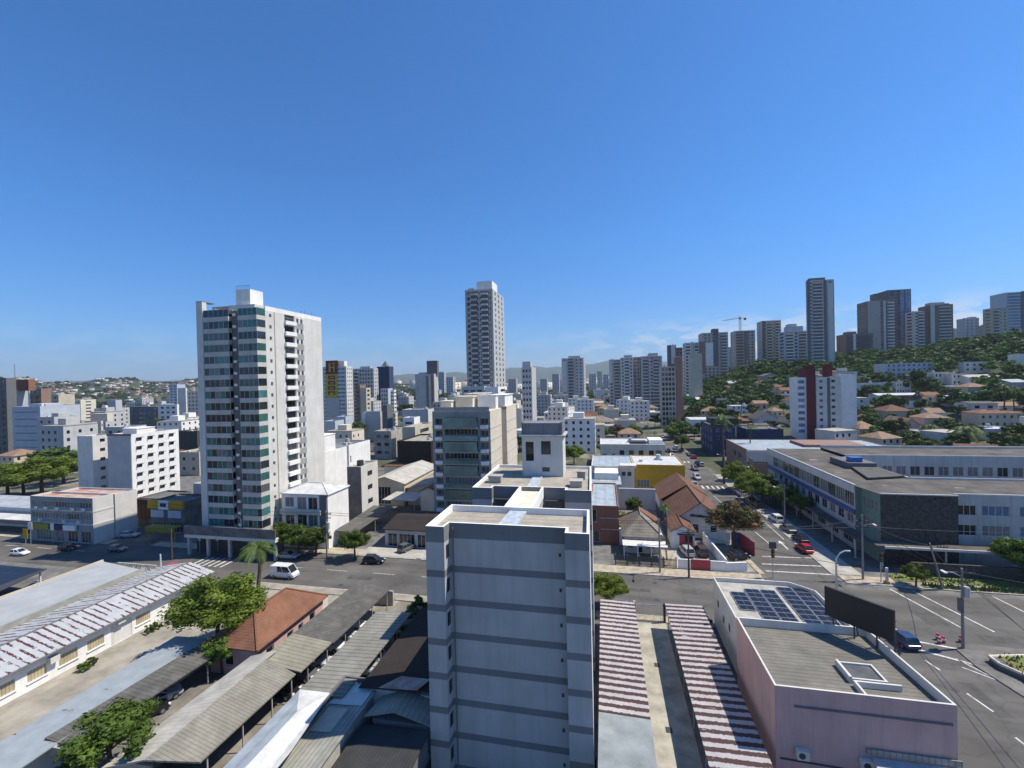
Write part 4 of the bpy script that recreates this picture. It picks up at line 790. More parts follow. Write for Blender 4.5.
# ================================================================ LEFT TOWER
TX0, TX1, TY0, TY1, TZ1 = -79.6, -66.3, 73.2, 93.3, 48.3
T = thing('apartment_tower', 'tall white apartment tower with teal-glazed balconies at left', 'apartment tower', (-73, 83, 0)); FOOT.append((-84, -64, 70, 96))
NF = 19; FHT = 2.32; Z0T = 4.4
BALC = streaked('balcony_render', (0.50, 0.485, 0.44), (0.3, 0.29, 0.26), .5); a = MB(); bx0, bx1, cx0, cx1 = -78.4, -72.0, -72.0, -70.2
opsE = []; opsE2 = []
for k in range(NF):
    z = Z0T+FHT*k; opsE += [(76.6, 77.2, z+.9, z+1.6)]; opsE += [(80.9, 84.0, z+.75, z+2.1)]; opsE += [(84.6, 85.3, z+.7, z+1.7), (85.9, 86.6, z+.7, z+1.7)]
face(a, 'E', TX0, TX1, TY0, TY1, 0, TZ1, opsE, rv=.5)
face(a, 'N', TX0, TX1, TY0, TY1, 0, TZ1, []); face(a, 'W', TX0, TX1, TY0, TY1, 0, TZ1, [])
opsS = [(bx0, bx1-.4, Z0T+FHT*k+.95, Z0T+FHT*k+2.25) for k in range(NF)] + [(cx1, TX1-.01, Z0T+FHT*k+.95, Z0T+FHT*k+2.25) for k in range(NF)]
face(a, 'S', TX0, TX1, TY0+.5, TY1, 0, TZ1, opsS, rv=1.2)
a.box(TX0-.3, TX0+1.15, TY0-.5, TY0+.499, 0, TZ1+1.9)
a.poly([(TX0, TY0, TZ1-.7), (TX1, TY0, TZ1-.7), (TX1, TY1, TZ1-.7), (TX0, TY1, TZ1-.7)])
a.build('wall', LGREY, T)
MB().box(TX0-.3, TX0+1.15, TY0-.5, TY0+2.5, TZ1+1.9, TZ1+2.05).build('pier_cap', DKGREY, T)
MB().box(cx0-.3, cx1, TY0+.3, TY0+.497, 4, TZ1-.2).build('service_strip', CONCD, T)
for k in range(NF):
    z = Z0T+FHT*k
    MB().box(bx0+.03, bx1-.42, TY0-.45, TY0+.45, z, z+.85).build('balcony', BALC, T)
    MB().box(cx1+.02, TX1, TY0-.45, TY0+.45, z, z+.85).box(TX1, TX1+.45, TY0-.45, TY0+1.9, z+.002, z+.848).build('balcony', BALC, T)
    gl1 = random.choice([GLT, GLT, GL, GLT]); gl2 = random.choice([GLT, GLT, GLT, GL])
    def glaze(x0, x1, wrap, gl):
        q = MB(); n = int((x1-x0)/1.0); u = (x1-x0)/n
        for i in range(n): q.box(x0+u*i, x0+u*(i+1), TY0-.32, TY0-.28, z+.86, z+2.3, random.choice((0, 0, 0, 1, 1, 2)))
        if wrap: q.box(x1-.002, x1+.04, TY0-.31, TY0+1.8, z+.86, z+2.3, 0)
        o = q.build('balcony_glazing', [gl, GLT if gl is GL else GL, GLL], T); f = MB()
        for i in range(n+1): xx = x0+(x1-x0)*i/n; f.box(xx-.03, xx+.03, TY0-.35, TY0-.321, z+.96, z+2.3)
        f.box(x0, x1, TY0-.352, TY0-.325, z+2.24, z+2.315); fr_ = f.build('frame', ALU, None); fr_.parent = o; fr_.location = -Vector(T.location)
    glaze(bx0+.03, bx1-.42, False, gl1); glaze(cx1+.02, TX1+.42, True, gl2)
    MB().box(cx0+.2, cx0+.9, TY0-.02, TY0+.28, z+.9, z+1.4).build('air_conditioner', WHITE, T)
    MB().box(TX1+.003, TX1+.5, 80.8, 84.1, z-.05, z+.75).build('side_balcony', WHITE, T)
w_ = ops_to_wins('E', opsE, TX0, TX1, TY0, TY1, 'sash', FRD, GL, d=.4); add_windows(T, w_, False)
MB().box(TX1+.004, TX1+.10, 77.9, 78.1, 1, TZ1).build('downpipe', TAN, T); q = MB(); [q.box(TX1+.004, TX1+.03, 84.2, 86.9, Z0T+FHT*k+1.72, Z0T+FHT*(k+1)+.68) for k in range(NF-1)]; q.build('recess_shade_panel', SHADE_GREY, T)  # dark panels on the flank paint the shade of the recess
MB().box(TX1-.25, TX1, TY0+2.3, TY1, TZ1, TZ1+.9).box(TX0+1.2, TX1-.25, TY1-.25, TY1, TZ1, TZ1+.9).build('parapet', WHITE, T)
MB().box(-73.6, -67.5, 74.2, 79.5, TZ1-.6, TZ1+1.1).build('roof_house', LGREY, T); MB().box(-72.8, -69.4, 75.2, 78.6, TZ1+1.1, TZ1+4.4).build('water_tank_house', WHITE, T)
MB().box(-78.0, -73.8, 74.5, 78, TZ1+.9, TZ1+1.1).build('pergola', TAN, T)
for x in (-77.8, -74.2): MB().box(x-.1, x+.1, 74.6, 74.8, TZ1-.7, TZ1+.88).build('pergola_post', TAN, T)
q = MB()
for k in range(8): q.tube((-72.7+k*.45, 75.3, TZ1+4.4), (-72.7+k*.45, 75.3, TZ1+5.2), .03, .03, 4)
q.path([(-72.8, 75.3, TZ1+5.2), (-69.4, 75.3, TZ1+5.2)], .03); q.build('railing', FRD, T)
for k in range(5): MB().tube((-66.9, 87+k*1.2, TZ1), (-66.9, 87+k*1.2, TZ1+1.5+.5*(k % 2)), .03, .02, 4).tube((-67.2, 87+k*1.2, TZ1+1.5), (-66.6, 87+k*1.2, TZ1+1.5), .02, .02, 4).build('antenna', FRD, T)
MB().box(-81.5, -60.8, 70.2, 73, 3.6, 4.2).build('podium_slab', LGREY, T); MB().box(-81.5, -60.8, 70.2, 70.4, 4.2, 6.0).build('podium_parapet', CONCD, T)
for x in (-81, -76.5, -71.5, -66, -61.3): MB().box(x-.25, x+.25, 70.6, 71.1, 0, 3.6).build('column', GREYW, T)
MB().box(-81, -61, 72.4, 72.7, 0, 3.6).build('shopfront', FRD, T)
DKGREYW_ = 0 and streaked('shade_grey_render', (0.30, 0.305, 0.30), (.15, .15, .15), .5)
# shop-front building L
T = building('shop_building', 'grey three-storey shop building with a rusty flat roof at the avenue corner', -125.2, -107.4, 72.2, 76.2, 0, 9.9, LGREY,
    {'S': (grid(-125.2, -107.4, 4.4, 9.4, 5, 2, .94, .5, .4, .28)+[(-123.6, -118.5, .3, 2.6), (-117.8, -115.6, .1, 2.7), (-114.6, -111.8, .2, 2.6), (-110.8, -108.2, .2, 2.6)], [GL, GLL, GLT])}, RUSTR, .4, 'shop building', near=True, style='sash', bands=[4.0, 6.8], smat=SHADE_GREY)  # front face in darker render, its shade painted in against the sunny side
MB().box(-124.6, -119.0, 71.5, 71.95, 2.9, 4.1).build('sign_board', flat('olive_sign', (0.24, 0.26, 0.04)), T)
MB().box(-118.8, -115.2, 71.5, 71.95, 2.9, 4.0).build('sign_board', NAVY, T); MB().box(-114.9, -111.6, 71.5, 71.95, 2.9, 4.0).build('sign_board', WHITE, T)
for k, x in enumerate((-123, -120.2, -117, -112.6, -109.6, -122, -115, -110.9)): MB().box(x-.4, x+.4, 71.7, 72.19, (7.0 if k < 5 else 4.5), (7.6 if k < 5 else 5.1)).build('air_conditioner', LGREY, T)
T = building('building', 'plain white rear block behind the grey shop building', -124.4, -107.2, 76.4, 81.0, 0, 9.7, LGREY, {}, RUSTR, .4)
# tall white slab with hooded windows, behind
wx0, wx1 = -141, -127.3
e_ops = grid(95.3, 108.5, 3.0, 20.2, 4, 7, .42, .36, .4, .35)
T = building('apartment_block', 'white five-storey block with hooded windows on its sunny side and blank shaded front', -135.6, -127.3, 95.2, 108.8, 0, 20.6, WHITE, {'E': (e_ops, [GL, GLL, GLL])}, ROOFC, .5, 'apartment block', near=True, fr=FRD, hut=[(-134, -129, 98, 103, 1.2)])
MB().box(-135.75, -127.2, 95.05, 95.19, 20.2, 20.75).build('coping', DKGREY, T); MB().box(-135.5, -127.4, 95.1, 95.19, .5, 20.19).build('shaded_front', GREYW, T)  # grey panel over the white front paints its shade
for u0, u1, v0, v1 in e_ops: MB().box(-127.29, -126.7, u0-.15, u1+.15, v1+.02, v1+.12).box(-127.29, -126.7, u0-.15, u0-.03, v0+.3, v1+.02).build('window_hood', FRD, T)
T = building('apartment_block', 'narrow white block with grey shaded front left of the blank white slab', -145.6, -140.1, 94.6, 99.5, 0, 20.2, LGREY, {'E': (grid(94.8, 99.3, 4, 20, 1, 6, .35, .35, .4, .35), GL)}, ROOFC, .5, 'apartment block', fr=FRD)
# yellow shop
T = building('shop', 'shop with yellow fascia and yellow canopy in the shade beside the tower', -102.8, -93.4, 80.6, 87.6, 0, 7.2, CONCD, {'S': ([(-102, -98.6, .2, 2.4), (-97.5, -94, .2, 2.4)], GL)}, CONCD, .4, 'shop')
MB().box(-102.9, -93.3, 80.0, 80.59, 5.7, 7.5).build('fascia', YEL, T); MB().box(-99.6, -96.9, 79.8, 79.99, 5.6, 7.6).build('sign_board', WHITE, T); MB().box(-99.1, -97.4, 79.75, 79.799, 6.2, 7.0).build('sign_emblem', NAVY, T)
for x in (-102.4, -97.6): MB().box(x, x+3.6, 80.3, 80.59, 3.6, 5.3).build('banner', BLUEW, T)
MB().box(-98.5, -91, 75.9, 76.3, 1.9, 3.0).box(-98.5, -91, 76.3, 78.0, 2.75, 2.95).build('canopy', flat('dull_yellow', (0.27, 0.21, 0.03)), T)
for x in (-98.2, -91.3): MB().tube((x, 76.5, 0), (x, 76.5, 2.7), .12).build('column', YEL, T)
T = building('shop', 'narrow dark shop with a brown picture sign beside the yellow shop', -111.6, -104.2, 84.4, 92, 0, 6.6, DKGREY, {'S': ([(-109, -105, .2, 2.0)], GL)}, CONCD, .4, 'shop'); MB().box(-111.4, -107.0, 84.0, 84.39, 1.6, 6.4).build('sign_board', streaked('brown_sign', (0.12, 0.06, 0.035), (0.3, 0.16, 0.08), .8), T); MB().box(-111.2, -107.2, 83.9, 83.999, 5.2, 6.2).build('sign_header', BLK, T)
T = building('warehouse', 'grey flat-roofed hall behind the yellow shop', -104, -86, 92.4, 112, 0, 8.4, GREYW, {}, CORR, .3, 'warehouse')
# ================================================================ BUILDINGS BETWEEN TOWER AND NEAR BLOCK
T = building('apartment_house', 'white three-storey house with balconies and bright metal hip roof right of the tower', -65.2, -54.6, 77.4, 84.6, 0, 11.0, WHITE, {'S': ([(-64.4, -62.4, 8.2, 10.2), (-61.6, -59.5, 7.6, 10.3), (-59.1, -57.0, 7.6, 10.3), (-64.4, -62.4, 4.6, 6.6), (-61.6, -59.5, 4.2, 6.8), (-59.1, -57.0, 4.2, 6.8), (-64.4, -62.6, .8, 2.8), (-61.4, -57, .3, 2.8)], [GL, GLL])}, METW, roofkind='hx', rh=1.3, cat='apartment house', near=True, ov=.25)
for z in (3.6, 7.0): MB().box(-65.1, -55.8, 76.6, 77.38, z, z+.95).build('balcony', GREYW, T)
MB().box(-56.3, -54.7, 77.1, 77.39, 3.2, 10.8).build('pilaster', DKGREY, T)
T = building('stair_tower', 'blank grey stair tower with three side windows behind the hip-roofed white house', -59.5, -55.9, 92, 99.6, 0, 13.7, LGREY, {'E': (grid(92.4, 99.2, 3, 13, 1, 3, .35, .35, .3, .35), GL)}, ROOFC, .4, 'building', fr=FRD)
MB().box(-59.48, -55.92, 91.85, 91.99, .2, 13.6).build('shaded_front', CONCD, T); MB().tube((-57.6, 94.5, 13.3), (-57.6, 94.5, 14.7), .8, .8, 12).build('water_tank', FRD, T)  # dark front panel puts the shaded side into colour
T = building('building', 'long plain white building beside the tower with a stepped roof', -88, -73.4, 100, 113.5, 0, 15.0, WHITE, {}, CONC, .5, hut=[(-79, -74, 101, 109, 4.2)])
T = building('building', 'white windowless block next to the long plain white building', -88, -73.2, 114.2, 126, 0, 15.2, WHITE, {'E': ([(114.8, 115.4, 6, 8), (114.8, 115.4, 10, 12)], GL)}, CONCD, .5)
T = building('workshop', 'workshop with arched pale fibre-cement roof', -64, -53, 108, 132, 0, 6.0, BEIGE, {'S': ([(-63.4, -57, .3, 5.0)], GL)}, RIB_L, roofkind='gy', rh=1.7, cat='workshop')
T = building('workshop', 'low workshop with long beige fibre-cement roof', -52.6, -42, 109, 150, 0, 4.6, BEIGE, {}, RIB_B, roofkind='gy', rh=1.0, cat='workshop')
T = building('house', 'house with broad old red tile roof behind the workshops', -75, -57, 138, 158, 0, 4.6, OFFW, {'E': (grid(139, 157, 1, 4.4, 4, 1), GL)}, TILEB, roofkind='hy', rh=3.0, cat='house')
T = building('house', 'small house with bright red roof left of the green-glazed block', -45.0, -40.6, 100.5, 107, 0, 6.2, OFFW, {}, TILE, roofkind='gy', rh=1.0, cat='house')
T = roofshed('carport', 'dark mossy carport roof behind the street trees right of the white house', 'carport', [(-54.4, 79.2, 3.2), (-49.8, 79.2, 3.0), (-50.6, 97, 3.0), (-55.8, 97, 3.2)], .12, RIB_D, [(-54, 79.5, 2.9), (-50.1, 79.5, 2.9), (-50.4, 88, 2.9)])
T = roofshed('canopy', 'pale grey flat canopy beyond the dark carport roof', 'canopy', [(-54.4, 98.6, 4.2), (-45.6, 98.6, 4.2), (-46.6, 106.6, 4.2), (-54.6, 106.6, 4.2)], .15, RIB_L, [(-54, 98.9, 4), (-46, 98.9, 4)])
T = building('garage', 'long garage with dark brown roof, white pillars and open front on the street', -44.0, -34.0, 80.6, 92.5, 0, 3.6, GREYW, {'S': ([(-43.4, -41.4, .1, 2.7), (-40.9, -37.6, .1, 2.7), (-37, -34.5, .1, 2.7)], GL)}, RIB_BK, roofkind='gx', rh=1.0, cat='garage')
struct('forecourt', MB().poly([(-47, 75.6, .15), (-26, 75.6, .15), (-26, 79.6, .15), (-47, 79.6, .15)]), CONC)
# green-glazed middle block
mx0, mx1, my0, my1, mz = -38.3, -24.7, 93.0, 122.2, 26.4
T = thing('apartment_block', 'cream apartment block with green-glazed balconies behind the near block', 'apartment block', (-31.5, 107, 0)); FOOT.append((-39, -24, 92, 123))
a = MB(); nf = 9; fh = (mz-2.2)/nf; so_, eo = [], []
for k in range(nf):
    z = 1.0+fh*k; so_ += [(-35.4, -27.6, z+1.15, z+2.5), (-37.6, -36.0, z+.9, z+2.2), (-27.0, -25.2, z+.9, z+2.2)]
b = MB(); face(b, 'S', mx0, mx1, my0, my1, 0, mz, so_, rv=.9); face(a, 'W', mx0, mx1, my0, my1, 0, mz, []); face(a, 'N', mx0, mx1, my0, my1, 0, mz, [])
face(a, 'E', mx0, mx1, my0, 103.8, 0, mz, []); face(a, 'E', mx0, mx1, 109.4, my1, 0, mz, [])
eo = [(104.6, 107.6, 1+fh*k+.9, 1+fh*k+2.2) for k in range(nf)]; face(a, 'E', mx0, mx1-2.2, 103.8, 109.4, 0, mz-.6, eo)
for yy in (103.8, 109.4): a.poly([(mx1-2.2, yy, 0), (mx1, yy, 0), (mx1, yy, mz-.6), (mx1-2.2, yy, mz-.6)])
a.poly([(mx0, my0, mz), (mx1, my0, mz), (mx1, 103.8, mz), (mx0, 103.8, mz)]); a.poly([(mx0, 103.8, mz-.59), (mx1-2.2, 103.8, mz-.59), (mx1-2.2, 109.4, mz-.59), (mx0, 109.4, mz-.59)]); a.poly([(mx0, 109.4, mz), (mx1, 109.4, mz), (mx1, my1, mz), (mx0, my1, mz)])
a.build('wall', streaked('cream_render', (0.62, 0.55, 0.44), (0.36, 0.3, 0.24), .35), T)
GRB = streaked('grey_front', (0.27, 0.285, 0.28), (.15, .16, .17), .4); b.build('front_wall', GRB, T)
for k in range(nf):
    z = 1.0+fh*k
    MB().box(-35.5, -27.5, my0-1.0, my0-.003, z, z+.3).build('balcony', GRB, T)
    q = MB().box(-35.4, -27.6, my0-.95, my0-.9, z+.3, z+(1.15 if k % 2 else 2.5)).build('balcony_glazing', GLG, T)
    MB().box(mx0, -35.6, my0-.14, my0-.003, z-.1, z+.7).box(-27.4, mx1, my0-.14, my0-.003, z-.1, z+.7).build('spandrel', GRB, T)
    MB().box(-37.7, -35.9, my0-.3, my0-.15, z-.05, z+.75).build('white_panel', WHITE, T); MB().box(-27.0, -25.2, my0-.3, my0-.15, z-.05, z+.75).build('white_panel', WHITE, T)
    q = MB(); q.box(mx1+.003, mx1+.06, my0, 103.7, z-.12, z+.12).box(mx1+.003, mx1+.06, 109.5, my1, z-.12, z+.12).build('floor_line', GREYW, T)
add_windows(T, ops_to_wins('S', so_, mx0, mx1, my0, my1, 'sash', FRW, [GL, GLL, GL], d=.8)+ops_to_wins('E', eo, mx0, mx1-2.2, my0, my1, 'sash', FRW, GL), False)
MB().box(mx0+.3, mx1-.3, my0+.3, my0+.5, mz, mz+.9).build('parapet', GRB, T)
for x0, x1, y0, y1, h, m_ in ((-37.8, -35.2, 97, 101, 2.0, OFFW), (-34.8, -30.5, 99, 104, 2.9, OFFW), (-29.8, -25.4, 101, 103.5, 3.1, WHITE), (-29.5, -25.2, 110, 120, 2.8, WHITE), (-36, -31, 110, 119, 3.2, LGREY)):
    MB().box(x0, x1, y0, y1, mz-.5, mz+h).box(x0-.2, x1+.2, y0-.2, y1+.2, mz+h+.002, mz+h+.2).build('roof_house', m_, T)
for k in range(9): MB().tube((-35+k*1.1, 104.5+k % 3, mz-.5), (-35+k*1.1, 104.5+k % 3, mz+3.6+(k*37 % 11)*.12), .035, .02, 4).tube((-35.4+k*1.1, 104.5+k % 3, mz+3.5), (-34.6+k*1.1, 104.5+k % 3, mz+3.5), .02, .02, 3).build('antenna', FRD, T)
# ================================================================ HOUSES RIGHT OF THE NEAR BLOCK
T = building('building', 'long cream two-storey building with small dark windows and white roof beyond the yellow wall', -1.8, 21.2, 165, 182, 0, 8.6, OFFW, {'S': ([(2.5, 3.6, 3.5, 5.0), (-1.2, .6, 3.5, 5.0)]+[(x, x+1.7, 4.6, 6.4) for x in (5.2, 8.6, 12, 15.6)] + [(1.0, 3.6, 4.6, 6.2)][:0]+[(18, 20, 4.6, 6.4)], GL), 'E': (grid(165.3, 181.7, .5, 8, 4, 2), GL)}, METW, .3, near=True, fr=FRD)
MB().box(16, 20.9, 168, 176, 8.3, 9.8).build('roof_house', WHITE, T); MB().box(9.5, 15, 168, 172, 8.4, 9.2).build('roof_frame', FRD, T)
T = building('building', 'flat white-roofed building with bright yellow wall on the avenue', 8.2, 22.3, 131.8, 148, 0, 7.6, YEL, {'S': ([(9, 12.5, 1, 3.2)], GL)}, METW, .25)
T = building('building', 'stepped white building with pale blue shadows left of the yellow wall', -4, 8.0, 128, 146, 0, 7.8, LGREY, {'S': ([(4.5, 5.6, 5, 6.2), (6.1, 7.2, 5, 6.2), (-3, -1.5, 5, 6.4)], GL)}, METB, .25, near=True, fr=FRD, hut=[(4.2, 8.4, 126.6, 130, .3)])
MB().box(-3.8, 3.8, 116, 127.9, 0, 5.2).build('front_wing', LGREY, T); MB().box(-4, 4, 115.6, 127.95, 5.2, 5.45).build('wing_roof', METB, T); MB().box(-3.0, 3.4, 121, 127.8, 5.45, 7.2).build('upper_room', WHITE, T)
T = building('wall', 'tall grey boundary wall beside the lawn', 3.2, 12, 112.6, 113.2, 0, 5.2, LGREY, {}, CONC, .05, 'wall')
T = building('house', 'narrow two-storey house with dark brown tiled front beside the lawn', -3.2, 2.4, 88.4, 108, 0, 7.6, BRICK, {'S': ([(-3.0, -1.9, 4.2, 6.8), (-2.6, -1.4, .3, 2.6)], GL)}, METB, .3, 'house', near=True)
for z in (2.9, 5.1): MB().box(-1.2, 2.35, 88.28, 88.39, z, z+.12).build('tile_band', BEIGE, T)
MB().box(2.42, 3.0, 88.3, 88.8, 0, 3.2).build('gate_pillar', WHITE, T)
T = building('house', 'old white bungalow with weathered grey hip roof behind a dark fence', 3.2, 9.8, 84.6, 95, 0, 3.5, LGREY, {'S': ([(3.8, 5.0, .9, 2.6), (5.7, 6.5, .1, 2.6), (7.2, 8.6, .9, 2.6)], GL), 'E': (grid(85, 94.5, .6, 3.4, 3, 1), GL)}, TILEG, roofkind='hy', rh=2.6, cat='house', near=True, ov=.5)
MB().slab([(6.6, 90.8, 6.28), (10.35, 90.8, 3.6), (10.35, 95.5, 3.6), (6.6, 95.2, 5.9)], .05).build('newer_roof_tiles', TILE, T)
MB().box(2.8, 10.6, 81.2, 84.2, 2.5, 2.62).build('veranda_roof', LGREY, T)
for x in (3, 5.4, 7.8, 10.4): MB().box(x-.08, x+.08, 81.3, 81.45, 0, 2.5).build('veranda_post', WHITE, T)
T = thing('fence', 'dark picket fence in front of the weathered bungalow', 'fence', (6.6, 78.8, 0)); q = MB(); [q.box(1.4+k*.2, 1.5+k*.2, 78.6, 78.66, .1, 1.7) for k in range(50)]; q.box(1.4, 11.5, 78.66, 78.7, .4, .48).box(1.4, 11.5, 78.66, 78.7, 1.4, 1.48).build('pickets', FRD, T)
for k in range(6): MB().box(1.3+k*2.03, 1.5+k*2.03, 78.7, 78.9, .1, 1.9).build('post', CONCD, T)
T = building('house', 'white gabled house with dark brown clay-tile roof beside the russet tree', 13.8, 23.6, 94.4, 112, 0, 3.9, WHITE, {'S': ([(15, 16.2, 1, 2.6), (17.2, 18.4, 1, 2.8), (20.6, 21.8, 1, 2.6)], GL)}, TILEB, roofkind='gy', rh=3.4, cat='house', near=True, ov=.7)
MB().slab([(12.4, 108, 3.9), (18.5, 108, 7.6), (18.5, 122, 7.6), (12.4, 122, 3.9)], .14).slab([(18.5, 112.8, 7.5), (24.2, 112.8, 3.9), (24.2, 122, 3.9), (18.5, 122, 7.5)], .14).build('rear_roof', TILEB, T); MB().box(13, 23.5, 112.2, 121.5, 0, 3.8).build('rear_wall', WHITE, T)
MB().slab([(16.6, 93.6, 4.7), (20.6, 93.6, 4.4), (24.6, 94.4, 3.6), (23.2, 95.2, 3.9), (17, 95.2, 5.0)], .12).build('porch_roof', TILEB, T)
T = building('garage', 'small white gabled garage with red door', 12.2, 16.4, 87.9, 95.6, 0, 3.4, WHITE, {}, TILEB, roofkind='gy', rh=1.0, cat='garage', near=True, ov=.3)
MB().box(13.6, 16.0, 87.82, 87.895, .05, 2.6).build('door', REDP, T); MB().box(14.6, 15.9, 87.78, 87.815, 1.4, 2.5).build('door_opening', BLK, T); MB().box(13.2, 16.3, 87.4, 87.89, 2.8, 2.95).build('lintel', FRD, T)
T = thing('boundary_wall', 'low white wall with a red gate panel around the gabled house yard', 'wall', (18, 80, 0))
MB().box(11.9, 13.9, 78.6, 78.85, 0, 1.7).box(17.1, 19.5, 78.6, 78.85, 0, 1.7).prism([(19.5, 78.6), (23.0, 79.4), (23.0, 79.65), (19.5, 78.85)], 0, 1.5).build('wall', WHITE, T)
MB().box(13.95, 17.05, 78.65, 78.8, .05, 1.75).build('gate', REDP, T)
MB().prism([(19.5, 78.9), (19.75, 78.9), (18.9, 91.8), (18.6, 91.8)], 0, 2.0).box(18.6, 23.6, 91.8, 92.05, 0, 2.1).build('side_wall', WHITE, T)
T = thing('boundary_wall', 'blue and red painted corner wall under the russet tree', 'wall', (25, 88, 0)); MB().box(23.65, 25.0, 91.0, 91.2, 0, 2.6).build('blue_panel', flat('blue_panel', (.09, .15, .3)), T); MB().prism([(25.0, 91.0), (26.1, 86.2), (26.3, 86.2), (25.2, 91.2)], 0, 2.6).build('red_panel', REDP, T)
struct('car_park', MB().poly([(19.8, 78.9, .02), (25, 79.5, .02), (25, 91, .02), (19, 91, .02)]), CONCL); struct('yard', MB().poly([(11.8, 78.9, .02), (19.4, 78.9, .02), (18.6, 90, .02), (11.8, 90, .02)]), CONC)
struct('alley', MB().poly([(9.9, 79, .02), (11.8, 79, .02), (11.8, 126, .02), (9.9, 126, .02)]), COBB)
# ================================================================ SCHOOL
ZS = 12.0; T = thing('school', 'long two-storey school with stone-clad corner, green tiles and blue stripe, around a courtyard', 'school', (62, 100, 0)); FOOT.append((42, 125, 82, 140))
a = MB(); wl = [0]
lw = [(92.5+k*3.3, 92.5+k*3.3+3.2, 7.9, 10.5) for k in range(12)] + [(92.7+k*3.3, 92.7+k*3.3+2.2, 4.6, 6.4) for k in range(12)] + [(93+k*5.2, 93+k*5.2+3.4, .8, 3.0) for k in range(8)]
XL = 45.3
face(a, 'W', XL, 58, 92, 136, 0, ZS, lw); w_ = ops_to_wins('W', lw, XL, 58, 92, 136, 'sash', FRW, [GL, GL, GLL])
a.poly([(XL, 136, 0), (57, 136, 0), (57, 136, ZS), (XL, 136, ZS)])
so_ = []
for k in range(6):
    for u in ((58.0+k*8.6, 60.6+k*8.6), (61.4+k*8.6, 65.2+k*8.6)): so_ += [(u[0], u[1], 8.6, 10.3), (u[0], u[1], 5.2, 7.0)]
face(a, 'S', 57.4, 112, 87, 99, 0, ZS, so_); w_ += ops_to_wins('S', so_, 57.4, 112, 87, 99, 'sash', FRW, [GL, GLB, GL])
bo = [(66+k*2.9, 66+k*2.9+2.1, 8.0, 10.2) for k in range(15)]
face(a, 'S', 58.2, 112, 122, 135, 0, 12.6, bo); w_ += ops_to_wins('S', bo, 58.2, 112, 122, 135, 'sash', FRW, [GL, GLL])
a.poly([(58, 99, 0), (58, 122, 0), (58, 122, ZS), (58, 99, ZS)]); a.poly([(58, 99, 0), (112, 99, 0), (112, 99, ZS), (58, 99, ZS)]); a.poly([(58.2, 135, 0), (112, 135, 0), (112, 135, 12.6), (58.2, 135, 12.6)]); a.poly([(112, 87, 0), (112, 135, 0), (112, 135, ZS), (112, 87, ZS)])
a.build('wall', streaked('school_white', (0.46, 0.46, 0.46), (0.2, 0.2, 0.2), .7), T)
gops = [(86.9+k*1.25, 86.9+k*1.25+.8, z, z+1.7) for k in range(4) for z in (5.2, 8.6)]
a = MB(); face(a, 'W', 46.2, 58, 86.2, 91.998, 0, ZS-.01, gops); a.poly([(46.2, 91.998, 0), (XL, 92, 0), (XL, 92, ZS-.01), (46.2, 91.998, ZS-.01)]); a.build('tiled_corner', GREENP, T); w_ += ops_to_wins('W', gops, 46.2, 58, 86.2, 92, 'sash', FRW, GLL)
MB().box(46.21, 57.38, 86.0, 86.9, 0, ZS-.02).build('stone_panel', STONE, T)
add_windows(T, w_, False)
struct_ = MB()
struct_.poly([(XL, 92, ZS), (46.2, 86.0, ZS), (57.4, 86.0, ZS), (57.4, 87, ZS), (112, 87, ZS), (112, 99, ZS), (58, 99, ZS), (58, 122, ZS), (58, 136, ZS), (XL, 136, ZS)])
struct_.poly([(58.2, 122, 12.6), (112, 122, 12.6), (112, 135, 12.6), (58.2, 135, 12.6)]); struct_.build('roof', GRAVEL, T)
MB().box(XL-.12, XL+.12, 92, 136, ZS+.003, ZS+.22).box(46.1, 57.4, 85.9, 86.12, ZS+.003, ZS+.2).box(57.4, 112, 86.88, 87.1, ZS+.003, ZS+.25).box(58.1, 112, 98.8, 99, ZS+.003, ZS+.4).box(58.2, 112, 134.7, 135, 12.603, 13.2).box(58, 112, 122, 122.2, 12.603, 12.85).build('parapet', LGREY, T)
MB().box(57.8, 58.0, 99, 122, ZS+.003, ZS+.35).build('parapet', WHITE, T)
MB().box(XL-.25, XL-.003, 92, 136, 6.6, 7.5).build('blue_stripe', flat('stripe_blue', (0.05, 0.09, 0.24)), T); MB().box(XL-.22, XL-.003, 92, 136, 10.6, 11.95).build('fascia', LGREY, T)
MB().box(42.8, XL-.3, 86, 130, 3.6, 3.85).box(44.2, 112, 83.2, 85.85, 3.75, 4.0).build('canopy', GRAVEL, T); MB().box(44.1, 112, 83.0, 83.19, 3.7, 4.08).build('canopy_edge', LGREY, T)
for k in range(8): MB().tube((45+k*9, 83.6, 0), (45+k*9, 83.6, 3.75), .14).build('column', GREYW, T)
for k in range(6): MB().tube((43.2, 88+k*8, 0), (43.2, 88+k*8, 3.6), .14).build('column', GREYW, T)
MB().box(60, 66, 108, 114, ZS+.004, ZS+.01).build('roof_patch', CONCL, T) if False else None
MB().box(52, 57.4, 108, 116, ZS+.01, ZS+1.3).build('roof_house', DKGREY, T); MB().box(53, 55.2, 109, 111, ZS+1.3, ZS+2.3).build('water_tank', flat('tank_blue', (.04, .12, .35)), T)
for p_, q_ in (((47.5, 104), (49.0, 104.4)), ((50, 92.5), (50.8, 92.8)), ((61, 92), (62.5, 92.3)), ((48.8, 118), (50.4, 119))): MB().box(p_[0], q_[0], p_[1], q_[1], ZS+.004, ZS+.03).build('roof_patch', CONCL, T)
MB().slab([(50, 97, ZS+.5), (57.6, 99.5, ZS+.5), (57.6, 114, ZS+.5), (54, 114, ZS+.5)], .3).build('raised_roof', RIB_D, T)
T = thing('stone_wall', 'low dark stone wall below the school canopy', 'wall', (78, 82, 0)); MB().box(48, 110, 81.55, 81.9, 0, 2.2).build('wall', STONE, T)
